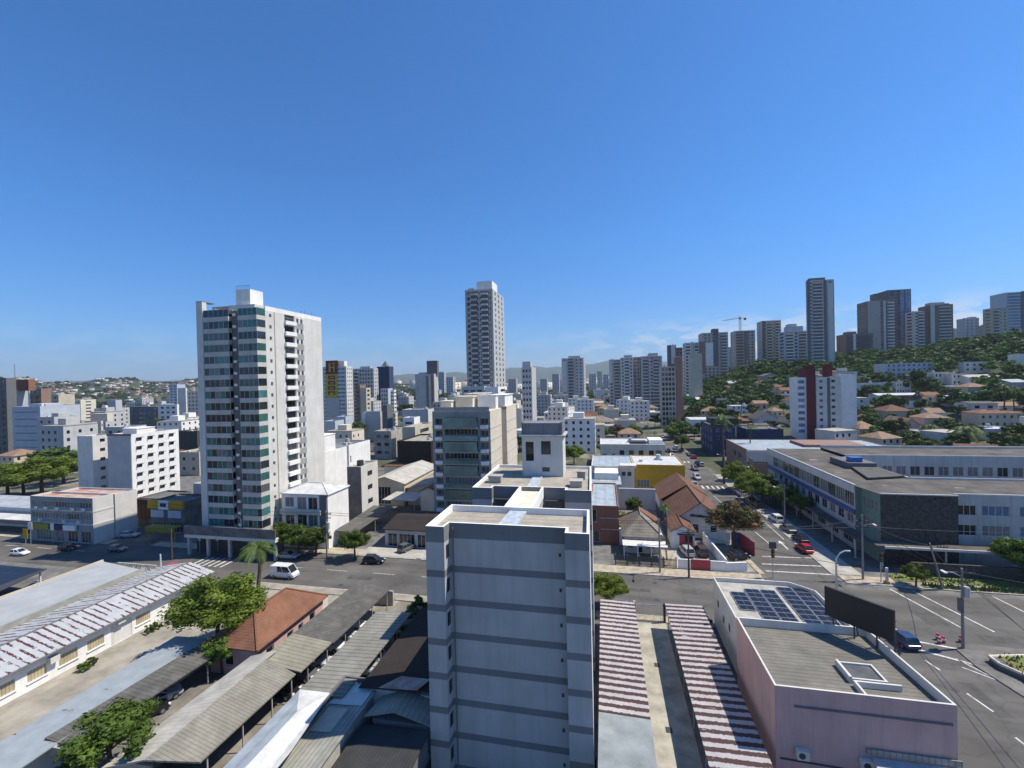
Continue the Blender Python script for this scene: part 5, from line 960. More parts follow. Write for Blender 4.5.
T = building('building', 'large low hall with pale metal roof and brown walls behind the school', 46, 92, 156, 182, 0, 8.4, BROWN, {'S': (grid(46, 92, 2, 8, 8, 1, .6, .4), GL), 'W': (grid(150, 174, 2, 8, 4, 1, .6, .4), GL)}, METB, .2, 'hall', hut=[(66, 84, 164, 176, .5)])
MB().box(45.6, 60, 155.5, 155.95, 4.6, 8.2).build('grey_panel', GREYW, T)
T = building('building', 'navy blue three-storey building with white side windows and dark roof box', 43.5, 52, 192, 214, 0, 12.4, NAVY, {'W': (grid(192.5, 213.5, 1.2, 11.8, 4, 3, .4, .5), GLL), 'S': (grid(43.8, 51.7, 6, 12, 3, 2, .5, .5), GL)}, CONCD, .4, near=True)
MB().box(43.2, 53.5, 193, 202, 13.0, 15.4).build('roof_box', BLK, T); [MB().box(x, x+.3, 194, 194.3, 12, 13.0).build('roof_box_post', FRD, T) for x in (44, 52.4)]
T = building('building', 'low navy blue annex right of the three-storey navy building', 58, 72, 198, 212, 0, 10.5, NAVY, {}, CONCD, .4)
# maroon and white apartment block on the right
YM = 235; X = lambda px: YP(px, 400, YM).x; Zp = lambda py, px=825: YP(px, py, YM).z
xa, xb, xc, xd, xe = X(800), X(808), X(816.5), X(841), X(858)
zb_ = 0; T = building('apartment_block', 'white apartment block with a maroon stair core at mid right', xc, xd, YM, YM+12, zb_, Zp(377), LGREY, {'S': (grid(xc+.4, xc+3.6, 3, Zp(378), 1, 9, .6, .4)+grid(xc+4.2, xd-.2, 3, Zp(378), 1, 9, .3, .4), [GL, GLL])}, ROOFC, .5, 'apartment block', fr=FRD)
MB().box(xc+4.6, xc+5.9, YM-.15, YM-.003, 1, Zp(378)).build('grey_strip', DKGREY, T); MB().box(xd+.003, xe, YM+1, YM+11, 0, Zp(375)).build('white_wing', WHITE, T)
MB().box(xb, xc-.003, YM+.6, YM+11, 0, Zp(368)).build('maroon_core', MAROON, T); MB().box(X(811), X(817), YM+2, YM+8, Zp(369), Zp(364.5)).box(X(832), X(837), YM+4, YM+9, Zp(378), Zp(364)).build('maroon_roof_house', MAROON, T)
MB().box(X(815), X(821), YM+1, YM+3, Zp(374), Zp(371)).build('roof_slab', WHITE, T)
MB().box(xa, xb-.003, YM+1.5, YM+12, 0, Zp(377)).build('balcony_wing', WHITE, T)
for k in range(9): MB().box(xa-.2, xb-1.0, YM+1.3, YM+1.49, 4.4+k*3.0, 5.9+k*3.0).build('balcony_window', GLB, T)
FOOT.append((xa, xe, YM, YM+13))
# ================================================================ SKYLINE
ALLW = {}
def far(name, label, p0, p1, top, y, wall, nS=4, wf=.55, hf=.45, gl=None, side=None, sw=None, nE=2, base=None, roofbits=(), cat='apartment tower', style='plain', group=None, fh=3.0, dep=None, bands=None, fr=None, strips=(), wr=1.0, stacks=()):
    """building given by the picture columns of its front, its roof row and its distance; side = picture column of the far end of the visible flank"""
    c = (p0+p1)/2; a0 = YP(p0, top, y); a1 = YP(p1, top, y); x0, x1 = a0.x, a1.x; z1 = YP(c, top, y).z
    zb = min(TZ(x0, y), TZ(x1, y)) if base is None else base
    fl = 'E' if c < 604 else 'W'
    if side is not None: d = abs(XP(side, top, x1 if fl == 'E' else x0).y-y)
    else: d = dep or max(8, min(18, (x1-x0)*.9))
    d = min(d, 40)
    n = max(2, int((z1-zb-2)/fh)); nv = max(2, min(n, int((z1-max(zb, YP(c, min(470, 372+900), y).z if False else zb))/fh)))
    fc = {'S': (grid(x0, x1, zb+1, z1-.6, nS, nv, wf, hf, (x1-x0)*.05), gl or GL)} if nS else {}
    if nE: fc[fl] = (grid(y, y+d, zb+1, z1-.6, nE, nv, wf*wr, hf, d*.06), gl or GL)
    T = building(name, label, x0, x1, y, y+d, zb-1.5, z1, wall, fc, ROOFC, .6, cat, False, group, style=style, fr=fr)
    if sw is not None:
        pass
    for (q0, q1, qt, dy, m_) in roofbits:
        b0 = YP(q0, qt, y); b1 = YP(q1, qt, y); MB().box(b0.x, b1.x, y+dy, y+dy+max(3, d*.45), z1-.6, YP((q0+q1)/2, qt, y).z).build('roof_house', m_, T)
    for (q0, q1, m_) in stacks:     # a column of balconies, one ledge each storey on a common back wall
        b0 = YP(q0, top+2, y); b1 = YP(q1, top+2, y); k = MB(); zz = z1-2.2; k.box(b0.x, b1.x, y-.12, y-.003, zb+1, z1-1)
        while zz > zb+3: k.box(b0.x-.1, b1.x+.1, y-1.3, y-.1, zz-1.0, zz, 1); zz -= 3.0
        k.build('balcony_stack', [DKGREY, m_], T)
    for (q0, q1, qt, qb, m_, out_) in strips:
        b0 = YP(q0, qt, y); b1 = YP(q1, qb, y); zz1 = YP((q0+q1)/2, qt, y).z; zz0 = max(zb, YP((q0+q1)/2, qb, y).z); MB().box(b0.x, b1.x, y-out_, y-.003, zz0, zz1).build('facade_strip', m_, T)
    return T
# left group
T = far('hotel_tower', 'white tower carrying a tall red and yellow vertical banner', 322.5, 346, 366.5, 300, LGREY, 5, .9, .38, GLB, 352.5, nE=3, roofbits=((326, 338, 360.8, .5, BROWN), (338, 343, 361, 1.5, WHITE)), cat='tower', wr=.5)
def ban(q0, q1, t0, t1, m_, o): b0 = YP(q0, t0, 300); b1 = YP(q1, t1, 300); return MB().box(b0.x, b1.x, 300-o, 300-o+.19, b1.z, b0.z)
ban(325.8, 338, 374, 397.5, 0, .4).build('banner', flat('banner_yellow', (.45, .36, .03)), T); ban(325.8, 338, 360.8, 373.9, 0, .4).build('banner_head', flat('banner_maroon', (.17, .025, .02)), T)
q = MB()
for q0, q1, t0, t1 in ((329, 331, 363, 372), (332.5, 335, 363, 364.2), (333.8, 335, 365, 372), (331, 334, 367, 368.2)): b = ban(q0, q1, t0, t1, 0, .6); i = len(q.v); q.v += b.v; q.f += [tuple(k+i for k in f_) for f_ in b.f]; q.m += b.m
q.build('banner_emblem', flat('emblem_gold', (.5, .33, .04)), T); q = MB()
for k in range(4):
    for q0, q1, u0, u1 in ((328.6, 330, 0, 3.6), (328.6, 335.5, 0, 1.0), (334, 335.5, 1, 3.6), (330, 334, 2.4, 3.4))[: 4 if k != 3 else 3]: b = ban(q0, q1, 375.8+k*5.2+u0, 375.8+k*5.2+u1, 0, .6); i = len(q.v); q.v += b.v; q.f += [tuple(z_+i for z_ in f_) for f_ in b.f]; q.m += b.m
q.build('banner_lettering', flat('letter_maroon', (.2, .03, .02)), T)
ban(326, 340, 398, 417, 0, .3).build('blank_panel', GREYW, T)
far('apartment_tower', 'grey tower with many small windows and a sunlit cream side', 352.5, 373.5, 368.5, 330, GREYW, 7, .5, .5, GL, 378, nE=2, roofbits=((359, 369, 366.3, 2, GREYW),), wr=.7, stacks=((354, 358, LGREY),))
far('apartment_block', 'low beige slab in front of the grey small-windowed tower', 360, 366, 388, 285, BEIGE, 0, side=370.5, nE=1, cat='apartment block')
far('apartment_block', 'narrow brown slab left of the low beige slab', 355.5, 359.8, 385, 288, BROWN, 1, .5, .4, cat='apartment block', nE=0)
T = far('office_tower', 'dark navy tower with a small pyramid cap', 376.8, 389, 366.5, 360, NAVY, 0, side=393.3, nE=0, cat='office tower')
b0 = YP(380.5, 366, 360); b1 = YP(385.5, 366, 360); zc_ = b0.z; xm = (b0.x+b1.x)/2; hw = (b1.x-b0.x)/2; MB().poly([(xm-hw, 362, zc_), (xm+hw, 362, zc_), (xm, 364.5, zc_+5)]).poly([(xm+hw, 362, zc_), (xm+hw, 367, zc_), (xm, 364.5, zc_+5)]).poly([(xm+hw, 367, zc_), (xm-hw, 367, zc_), (xm, 364.5, zc_+5)]).poly([(xm-hw, 367, zc_), (xm-hw, 362, zc_), (xm, 364.5, zc_+5)]).build('pyramid_cap', DKGREY, T)
far('apartment_block', 'short white banded block beside the navy pyramid tower', 389.5, 394, 390, 340, WHITE, 1, .8, .4, nE=1, side=396, cat='apartment block')
far('apartment_block', 'blue and white windowed low slab at the foot of the navy tower', 380.5, 388, 388.5, 335, BLUEW, 3, nE=0, cat='apartment block')
T = far('apartment_tower', 'grey and brown striped tower with white sunny side and dark glass top', 415, 434, 374, 310, GREYW, 0, side=437.8, nE=0, roofbits=((424.5, 435, 360.5, 4, DKGREY), (417, 424, 372.3, 3, GREYW)), strips=((426, 429, 376, 407, BROWN, .3), (431, 434, 374, 407, BROWN, .35), (429, 431, 375, 407, LGREY, .2)))
far('apartment_tower', 'tall slender concrete tower with cluttered balconies and white cap behind the near block', 465, 492.5, 289.5, 235, GREYW, 6, .72, .6, [GL, GL, GL, GLL], 503.5, nE=3, wr=.45, roofbits=((475, 490.5, 280, 3, WHITE), (467, 474, 288, 1, GREYW)), strips=((465, 469.5, 290, 400, TAN, .25), (488.5, 492.4, 290, 400, TAN, .25)), stacks=((470.5, 477, GREYW), (481, 487.5, LGREY),))
far('apartment_block', 'low grey podium block at the foot of the slender concrete tower', 461.5, 484, 386.5, 225, GREYW, 3, .7, .3, side=487, nE=0, cat='apartment block')
far('apartment_block', 'low white block right of the podium of the slender tower', 484.5, 498, 387, 222, WHITE, 0, nE=1, side=507, cat='apartment block')
far('apartment_tower', 'narrow pale tower with a bright white sunlit flank', 521.5, 531.5, 367, 240, GREYW, 3, .6, .45, GL, 535.8, nE=0, roofbits=((522, 530, 361.5, 1, GREYW),))
far('apartment_tower', 'grey faceted twin slab in the middle distance', 561.5, 583.5, 358, 420, GREYW, 5, .4, .45, GL, 588, nE=1, roofbits=((568, 580, 355.8, 3, GREYW),), strips=((561.5, 567, 361, 392, LGREY, .3), (574, 577, 358, 392, TAN, .3)), stacks=((568, 573, GREYW),))
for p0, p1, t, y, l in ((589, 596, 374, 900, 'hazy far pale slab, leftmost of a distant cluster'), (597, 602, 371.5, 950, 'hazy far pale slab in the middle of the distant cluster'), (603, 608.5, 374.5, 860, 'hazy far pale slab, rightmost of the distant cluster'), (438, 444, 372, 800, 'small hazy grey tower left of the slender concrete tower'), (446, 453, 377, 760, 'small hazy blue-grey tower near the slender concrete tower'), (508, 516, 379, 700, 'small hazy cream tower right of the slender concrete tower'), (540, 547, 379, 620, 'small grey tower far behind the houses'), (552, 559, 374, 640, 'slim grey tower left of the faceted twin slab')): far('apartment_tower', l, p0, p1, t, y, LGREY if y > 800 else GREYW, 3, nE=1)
# right group
far('apartment_tower', 'white and dark striped twin slab, leftmost of the ridge towers', 609, 620, 359.5, 430, GREYW, 3, .6, .5, nE=1, strips=((609, 612.5, 361, 383, LGREY, .3),), stacks=((614, 619, LGREY),))
far('apartment_tower', 'white ribbed tower beside the striped twin slab', 620.5, 633, 357.5, 425, LGREY, 4, .55, .55, nE=1, roofbits=((624, 632, 355, 2, GREYW),), stacks=((624.5, 628.5, WHITE),))
far('apartment_tower', 'narrow brownish tower right of the white ribbed tower', 633.2, 640, 357, 428, TAN, 2, .5, .5, nE=0)
far('apartment_tower', 'blue-grey balcony tower at the left end of the hill', 641, 662, 356, 420, GREYW, 5, .62, .5, GL, nE=1, roofbits=((649, 658, 353, 2, GREYW),), stacks=((643, 648, LGREY), (653, 659, LGREY),))
far('apartment_block', 'bare concrete frame building with open bays', 660.6, 675.5, 366.5, 290, TAN, 4, .75, .65, GL, nE=0, cat='building frame')
far('apartment_tower', 'thin tall brown-grey slab beside the open concrete frame', 675.8, 682.8, 357, 296, BROWN, 0, nE=0, roofbits=((676, 682.4, 356, 1, TAN),), strips=((681.8, 682.8, 357, 397, WHITE, .2),))
far('apartment_tower', 'dark and white slim tower above the thin slab', 668, 676, 345, 460, DKGREY, 0, nE=0, strips=((671, 675.5, 345, 364, LGREY, .3),))
far('apartment_tower', 'short dark tower right of the slim dark and white tower', 676.2, 682.6, 347.5, 466, BROWN, 2, .6, nE=0)
far('apartment_tower', 'white balcony tower with dark right half on the hill edge', 685, 700, 342.5, 430, LGREY, 3, .6, .5, nE=1, strips=((699, 705.6, 341.5, 374, BROWN, .3), (691, 694, 342, 374, GREYW, .25)), stacks=((685.5, 690, WHITE), (694.5, 698.5, LGREY),))
far('apartment_block', 'lower tan block in front of the white balcony tower', 690, 702, 353.5, 380, BEIGE, 0, nE=0, cat='apartment block')
far('apartment_tower', 'large grey and mauve tower with a taller dark core', 702, 728, 332.5, 470, TAN, 6, .45, .45, nE=1, roofbits=((713, 719, 328.5, 2, DKGREY),), strips=((713.5, 718.5, 330, 366, DKGREY, .4), (705.5, 713.3, 343, 366, WHITE, .5)), stacks=((720.5, 726.5, LGREY),))
far('apartment_tower', 'tiny pale tower right of the large mauve tower', 728.6, 732, 347, 700, LGREY, 1, nE=0)
T = far('apartment_tower', 'unfinished brown-grey tower under a construction crane', 735, 755, 330.5, 490, TAN, 5, .5, .55, GL, nE=1, strips=((744, 748, 331, 360, BROWN, .3),), stacks=((736, 743, TAN),))
far('apartment_tower', 'tan tower with a dark left edge', 762, 781, 320.5, 500, BEIGE, 4, .4, .4, nE=1, strips=((762, 765.2, 321, 358, DKGREY, .4),), stacks=((767, 772, OFFW), (775, 780, OFFW),))
far('apartment_tower', 'stepped blue-white apartment tower left of the tallest tower', 785, 807, 331, 470, BLUEW, 5, .6, .5, nE=1, roofbits=((788, 804, 326, 2, BLUEW), (790, 798, 323.5, 3, LGREY)), stacks=((786, 793, WHITE), (799, 806, LGREY),))
far('apartment_tower', 'tallest tower on the ridge, white with dark edge stripes', 806.5, 834, 280, 440, GREYW, 5, .62, .35, GL, nE=1, side=805.6, roofbits=((810, 826, 277.5, 1.5, DKGREY),), strips=((806.6, 811, 280, 362, DKGREY, .5), (823.5, 827.5, 280, 362, DKGREY, .5), (828, 834, 284, 362, LGREY, .3)), stacks=((812.5, 822, LGREY),))
far('apartment_block', 'lower brown and white block between the tallest tower and the twin towers', 846, 873, 333.5, 480, BROWN, 6, .5, .5, [GLL, GL], nE=0, roofbits=((848, 857, 331.5, 1, BROWN),), cat='apartment block', strips=((853, 856, 334, 357, WHITE, .3),), stacks=((847, 852.5, BROWN), (858, 871, DKGREY),))
far('apartment_tower', 'brown tower with white centre stripe and balconies, left of the blue glass tower', 867.3, 894, 300.5, 490, BROWN, 5, .7, .35, [GLL, GL], nE=1, roofbits=((876, 886, 293, 2, DKGREY),), strips=((883, 886.2, 301, 352, LGREY, .4), (867.5, 881, 301, 352, TAN, .2)), stacks=((887, 893.5, WHITE),))
far('office_tower', 'dark tower with a blue glass right half', 887.5, 911, 289.5, 520, DKGREY, 3, .5, .5, nE=0, strips=((899.5, 904.5, 290, 345, GLB, .5), (905, 911, 289.8, 345, GLB, .3)), cat='office tower')
far('apartment_tower', 'white and brown balcony tower, left half of a stepped pair', 913.5, 930, 311, 500, LGREY, 3, .6, .45, nE=1, strips=((924, 930, 309, 350, BROWN, .3),), stacks=((918, 923.5, WHITE),))
far('apartment_tower', 'brown banded tower with pale left edge, right half of the stepped pair', 930.2, 953, 304.5, 497, BROWN, 3, .6, .35, GLL, nE=0, roofbits=((932, 946, 302, 2, GREYW), (945, 951, 303, 2, BROWN)), strips=((930.3, 935, 304, 350, LGREY, .4),), stacks=((938.5, 950, LGREY),))
far('apartment_block', 'small pale block between the brown banded tower and the grey tower', 955, 964.5, 328.5, 560, LGREY, 2, nE=0, cat='apartment block')
far('apartment_tower', 'plain grey tower near the right end of the ridge', 964.8, 979, 318, 540, LGREY, 3, .3, .4, nE=0, roofbits=((972, 978, 316.5, 2, GREYW),))
far('apartment_block', 'low dark block near the right end of the ridge', 984, 993, 325, 520, TAN, 3, nE=0, cat='apartment block')
far('apartment_tower', 'cream tower left of the pale glass tower', 992.5, 1008, 307.5, 500, BEIGE, 3, .5, .4, nE=1, stacks=((994, 999, OFFW),))
far('office_tower', 'pale blue glass tower at the right edge of the picture', 1005.5, 1030, 292, 530, BLUEW, 1, .97, .7, GLB, nE=0, cat='office tower', strips=((1021, 1030, 291, 340, DKGREY, .3),))
# far left buildings
far('apartment_block', 'tall dark slab at the far left edge', -6, 6, 378, 170, DKGREY, 2, .5, .5, nE=0, dep=4, cat='apartment block')
far('apartment_block', 'block with grey blank front and brick-red top near the left edge', 6.5, 16, 390, 180, GREYW, 0, nE=0, side=None, cat='apartment block', dep=5, roofbits=((6.5, 26, 379.5, 1, BRICK),))
far('apartment_block', 'brown and white balcony block behind the blue-grey slab at left', 16.5, 41, 389, 205, BROWN, 4, .6, .55, [GLL, GL], nE=0, dep=5, cat='apartment block', strips=((21, 31, 391, 410, WHITE, .6),))
far('apartment_block', 'small beige block right of the brown balcony block', 47, 58.5, 394.5, 230, BEIGE, 2, .5, .4, nE=0, cat='apartment block')
far('apartment_block', 'blue-grey banded slab at left', 12, 40, 406.5, 160, BLUEW, 1, .95, .12, GLB, nE=0, cat='apartment block', roofbits=((24, 40, 404, 2, BLUEW), (36, 39, 403.8, 1, WHITE)))
far('apartment_block', 'grey block with small square windows right of the blue-grey slab', 36.5, 54, 417, 152, GREYW, 2, .3, .35, nE=0, cat='apartment block', roofbits=((46, 53, 413.5, 2, GREYW),))
far('apartment_block', 'blank grey low block right of the small-windowed grey block', 54.2, 72.5, 424, 150, GREYW, 0, nE=0, cat='apartment block')
far('apartment_block', 'cream block with a few windows in the left distance', 69, 80.5, 400, 330, OFFW, 3, .4, .4, nE=1, cat='apartment block')
far('apartment_block', 'pale yellow stepped block with dark windows in the left middle ground', 74, 101, 421, 185, OFFW, 4, .5, .45, nE=1, cat='apartment block', roofbits=((84, 101, 414, 3, OFFW),), side=103)
far('office_block', 'blue-grey blank slab with dark glazed flank in the left distance', 107.5, 115.5, 400, 250, BLUEW, 0, nE=0, side=122, cat='office block', roofbits=((121, 126, 399.5, 2, WHITE),))
far('building', 'grey low roofed building behind the narrow white block', 105, 124, 427, 150, GREYW, 2, .4, .4, nE=0)
far('office_block', 'dark glazed low block in the left distance', 127, 158, 406.5, 280, DKGREY, 6, .8, .5, GLB, nE=0, cat='office block')
far('building', 'white block left of the round tree in the left distance', 158.5, 177, 404.5, 250, WHITE, 3, .5, .4, nE=0, side=179)
far('apartment_tower', 'slim blue-grey tower left of the big white tower', 169, 177, 384.5, 420, BLUEW, 2, .6, .5, GLB, nE=0)
far('apartment_tower', 'slim cream tower left of the big white tower', 177.5, 185.5, 388, 330, LGREY, 0, nE=0, side=187)
far('apartment_tower', 'cream stepped block just left of the big white tower', 187, 198.5, 391, 300, OFFW, 3, .4, .4, nE=0, roofbits=((194, 199, 387.5, 2, OFFW),))
far('wall', 'dark stained stone building left of the big white tower', 176, 197, 431, 170, STONE, 0, nE=0, cat='building')
far('building', 'low pale building with beige roof terrace left of the tower foot', 178, 199, 452, 135, BEIGE, 2, .3, .3, nE=0)
# middle: between tower and green-glazed block
far('house', 'low grey-blue block below the banner tower', 323.5, 335, 421, 205, BLUEW, 0, nE=0, cat='building')
far('building', 'pale blue block below the banner tower', 336, 345.5, 416.5, 215, BLUEW, 0, nE=0)
far('building', 'long shaded grey-blue block with white ends right of the pale blue block', 364, 380, 411.5, 230, GREYW, 0, nE=0, strips=((362, 365.5, 412, 424, WHITE, .3),), side=382)
far('building', 'bright blue-white slab standing end-on', 382, 387, 405, 225, DKGREY, 0, nE=0, side=392.5)
far('building', 'long white flat-roofed hall in the middle distance', 402, 428, 409.5, 260, LGREY, 0, nE=0, dep=14)
far('building', 'white block with pillars left of the green-glazed block', 403, 414, 417.5, 175, WHITE, 1, .7, .3, nE=0, side=420)
far('building', 'cream stained block left of the green-glazed block', 403, 415, 427, 160, BEIGE, 0, nE=1, side=433)
far('parking_building', 'concrete two-storey parking building with slatted roof', 374, 391, 431, 175, CONC, 2, .6, .4, side=402, nE=0, cat='building')
far('house', 'dark brown roofed sheds left of the green-glazed block', 397, 431, 441, 140, RIB_BK, 0, nE=0, dep=20, cat='shed')
# centre distance, between the near block hut and the avenue
def low(name, label, p0, p1, base, h, dep, wall, roof=None, kind='flat', rh=1.6, nS=3, nE=0, cat='house', gl=None, wf=.4, hf=.4, near=False, group=None, fr=None, bz=None):
    a0 = onT(p0, base) if bz is None else G(p0, base, bz); h = h if h > 0 else YP((p0+p1)/2, -h, a0.y).z-a0.z; a1 = YP(p1, base, a0.y); z = a0.z; x0, x1 = a0.x, max(a1.x, a0.x+1); y = a0.y; fc = {}
    n = max(1, int(h/3))
    if nS: fc['S'] = (grid(x0, x1, z+.4, z+h, nS, n, wf, hf), gl or GL)
    if nE: fc['E' if (p0+p1)/2 < 604 else 'W'] = (grid(y, y+dep, z+.4, z+h, nE, n, wf, hf), gl or GL)
    return building(name, label, x0, x1, y, y+dep, z-2 if z > .5 else z-.3, z+h, wall, fc, roof or ROOFC, .3, cat, near, group, roofkind=kind, rh=rh, style='plain', fr=fr)
for a_ in [
 ('house', 'white house with pale pyramid roof in the centre distance', 544, 557, 419, 5.5, 9, WHITE, LGREY, 'hx', 2, 3),
 ('house', 'white gabled house with red side roof in the centre distance', 559, 576, 422, 4.5, 10, WHITE, TILE, 'gx', 2, 3),
 ('house', 'wide dark grey hip-roofed hall in the centre distance', 580, 614, 427, 3.5, 16, GREYW, TILEG, 'hx', 3.2, 0),
 ('building', 'long white flat roof along the cross lane in the centre distance', 577, 628, 432, 4.0, 9, LGREY, METW, 'flat', 1, 0),
 ('shed', 'teal-roofed shed by the far bend of the avenue', 609, 626, 413, 5, 14, GREENP, TEAL, 'gx', 1.6, 2),
 ('shed', 'pale roofed shed with teal gutter right of the teal-roofed shed', 627, 640, 414, 4, 14, BEIGE, LGREY, 'shed', 1, 2),
 ('building', 'white-roofed low building by the avenue at the foot of the hill', 643, 665, 418, 4.5, 14, GREYW, METW, 'gx', 1, 2),
 ('building', 'white low block above the brick wall', 667, 681, 407, 5, 10, LGREY, METW, 'flat', 1, 0),
 ('building', 'brown brick-walled building with small white marks on the avenue', 664, 690, 422, 9, 16, TAN, CONCD, 'flat', 1, 0),
 ('shed', 'bluish-white shed in front of the brown brick wall', 675, 688, 427, 4, 9, BLUEW, METB, 'flat', 1, 0),
 ('house', 'house with mint green roof', 688, 705, 402, 4.5, 12, OFFW, TEAL, 'gx', 2, 2),
 ('house', 'pale yellow house right of the mint green roof', 697, 709, 406, 5, 10, OFFW, LGREY, 'gx', 1.6, 2),
 ('house', 'blue-grey two-storey house at the hill foot', 720, 741, 409, 7, 12, GREYW, CONCD, 'flat', 1, 4),
 ('house', 'tan gabled house below the wood', 725, 736, 400, 5, 10, BEIGE, RIB_L, 'gy', 2.6, 1),
 ('shed', 'long white roof below the wood', 729, 746, 388, 4, 12, BEIGE, RIB_W, 'gx', 2, 0),
 ('house', 'white stacked terraces house at the hill foot', 731, 752, 415, 6, 10, WHITE, LGREY, 'flat', 1, 4),
 ('house', 'house with orange tile roof behind the navy building', 729, 751, 427, 3.5, 12, BRICK, TILE, 'hx', 2.2, 2),
 ('house', 'tan pink house behind the blue gabled house', 755, 768, 411, 5, 9, PINK, TILEP, 'gx', 1.6, 2),
 ('house', 'pale blue gabled house with dark roof', 757, 778, 428, 5, 14, BLUEW, RIB_D, 'gy', 4.0, 1),
 ('house', 'white long house with pale flat roof left of the maroon block', 757, 776, 400, 4, 10, LGREY, METW, 'flat', 1, 3),
 ('house', 'house with sandy tile roof left of the maroon block', 772, 783, 418, 4, 10, OFFW, TILEP, 'hx', 2, 2),
 ('house', 'cream house with white roof edge left of the maroon block', 780, 799, 402, 5, 10, OFFW, RIB_L, 'flat', 1, 3),
 ('building', 'big blue-white five-storey hospital-like block on the lower hill', 886, 933, 382, -363, 14, BLUEW, CONC, 'flat', 1, 9),
 ('building', 'low blue-grey wing left of the blue-white five-storey block', 865, 892, 383, -376, 10, BLUEW, CONC, 'flat', 1, 5),
 ('building', 'long white two-storey block in front of the blue-white block', 861, 896, 395, -383, 14, WHITE, CONC, 'flat', 1, 5),
 ('building', 'white and glass block right of the long white two-storey block', 896, 911, 395, -382, 12, LGREY, CONC, 'flat', 1, 5),
 ('building', 'brown red-roofed building on the lower hill', 917, 934, 385, 6, 10, BROWN, TILEB, 'hx', 2, 3),
 ('building', 'cream four-square building on the lower hill', 934, 951, 386, -372, 12, OFFW, CONC, 'flat', 1, 4),
 ('building', 'cream smaller building right of the cream four-square building', 952, 966, 386, -373.5, 10, OFFW, CONC, 'flat', 1, 3),
 ('building', 'grey stepped building on the right lower hill', 969, 1004, 386, -377, 14, LGREY, RIB_L, 'gx', 1.5, 6),
 ('building', 'long white workshop with blue windows on the right', 954, 988, 396, -386, 18, WHITE, METW, 'flat', 1, 3),
 ('building', 'grey workshop behind the tall palm on the right edge', 1012, 1030, 396, 7, 14, GREYW, RIB_W, 'gx', 1.5, 0),
 ('building', 'long low white-roofed shed among trees on the right', 878, 921, 404, 5, 10, LGREY, METW, 'gx', 1.0, 0),
 ('house', 'house with bright orange roof among trees on the right', 926, 942, 403, 4, 10, OFFW, TILE, 'gx', 1.8, 2),
 ('building', 'grey sheet roof right of the bright orange roof', 948, 968, 407, 4, 12, GREYW, RIB_W, 'gx', 2, 0),
 ('house', 'white house with dark recess near the right edge', 970, 998, 418, 7, 10, LGREY, RIB_D, 'gx', .8, 2),
 ('house', 'low house with long orange tile roof at the right edge', 999, 1022, 413, 3.5, 9, OFFW, TILEP, 'gx', 1.6, 2),
 ('house', 'old long beige house with orange eaves and tall windows on the right', 979, 1024, 429, 7, 10, BEIGE, TILE, 'hx', 1.4, 6),
 ('building', 'white and blue low building near the right edge', 985, 1022, 441, 5, 12, BLUEW, METW, 'flat', 1, 3),
 ('house', 'big house with dusty brown tile roof behind trees on the right', 886, 914, 421, 5, 14, BEIGE, TILEB, 'hx', 3, 0),
 ('house', 'house with pinkish diagonal tile roof on the right', 903, 920, 436, 5, 16, PINK, TILEP, 'gy', 3, 0),
 ('house', 'tan tile-roofed house right of the maroon block', 860, 880, 441, 5.5, 14, TAN, TILEP, 'hx', 3, 2),
 ('house', 'grey flat-roofed low house below the palms', 918, 946, 443, 5, 9, LGREY, CONC, 'flat', 1, 3),
 ('house', 'half-hidden white house left of the big palm group', 930, 945, 423, 5, 8, WHITE, TILEP, 'gx', 2, 1),
]: low(*a_[:12] if len(a_) > 11 else a_)
o_ = [o for o in bpy.data.objects if o.get('label') == 'big blue-white five-storey hospital-like block on the lower hill'][0]; o_['label'] = 'big blue-white five-storey block with many windows on the lower hill'
# construction crane
p = YP(742, 331, 489); T = thing('tower_crane', 'yellow-grey construction crane above the unfinished tower', 'crane', (p.x, p.y+6, p.z)); q = MB(); zt = YP(742, 318, 495).z
for dx in (-.8, .8):
    for dy in (-.8, .8): q.tube((p.x+dx, 495+dy, p.z-8), (p.x+dx, 495+dy, zt), .16, .16, 4)
for k in range(8): z = p.z+(zt-p.z)*k/8; q.tube((p.x-.8, 494.2, z), (p.x+.8, 494.2, z+(zt-p.z)/8), .1, .1, 4)
q.build('mast', TAN, T); xl = YP(721, 321, 495); xr = YP(746, 318, 495); q = MB(); q.tube((p.x, 495, zt), (xl.x, 495, xl.z), .3, .2, 4).tube((p.x, 495, zt+1.6), (xl.x, 495, xl.z), .15, .1, 4).tube((p.x, 495, zt), (xr.x, 495, zt), .35, .35, 4); q.build('jib', TAN, T); MB().box(xr.x-2, xr.x, 494, 496, zt-2.2, zt).build('counterweight', CONCD, T); MB().box(p.x-.9, p.x+.9, 494, 496, zt-1.5, zt+1.2).build('cab', LGREY, T)
# lattice mast far left
p = onT(15, 392); p = YP(15, 378, 700); T = thing('radio_mast', 'thin lattice mast rising behind the far left blocks', 'mast', (p.x, p.y, TZ(p.x, p.y))); zt = YP(15, 364, 700).z; q = MB()
for dx, dy in ((-1.2, -1.2), (1.2, -1.2), (0, 1.2)): q.tube((p.x+dx, p.y+dy, TZ(p.x, p.y)), (p.x+dx*.4, p.y+dy*.4, zt), .3, .2, 4)
for k in range(14): z = TZ(p.x, p.y)+(zt-TZ(p.x, p.y))*k/14; s_ = 1.2-.7*k/14; q.tube((p.x-s_, p.y-s_, z), (p.x+s_, p.y-s_, z+4), .12, .12, 4)
q.build('lattice', IRON, T)
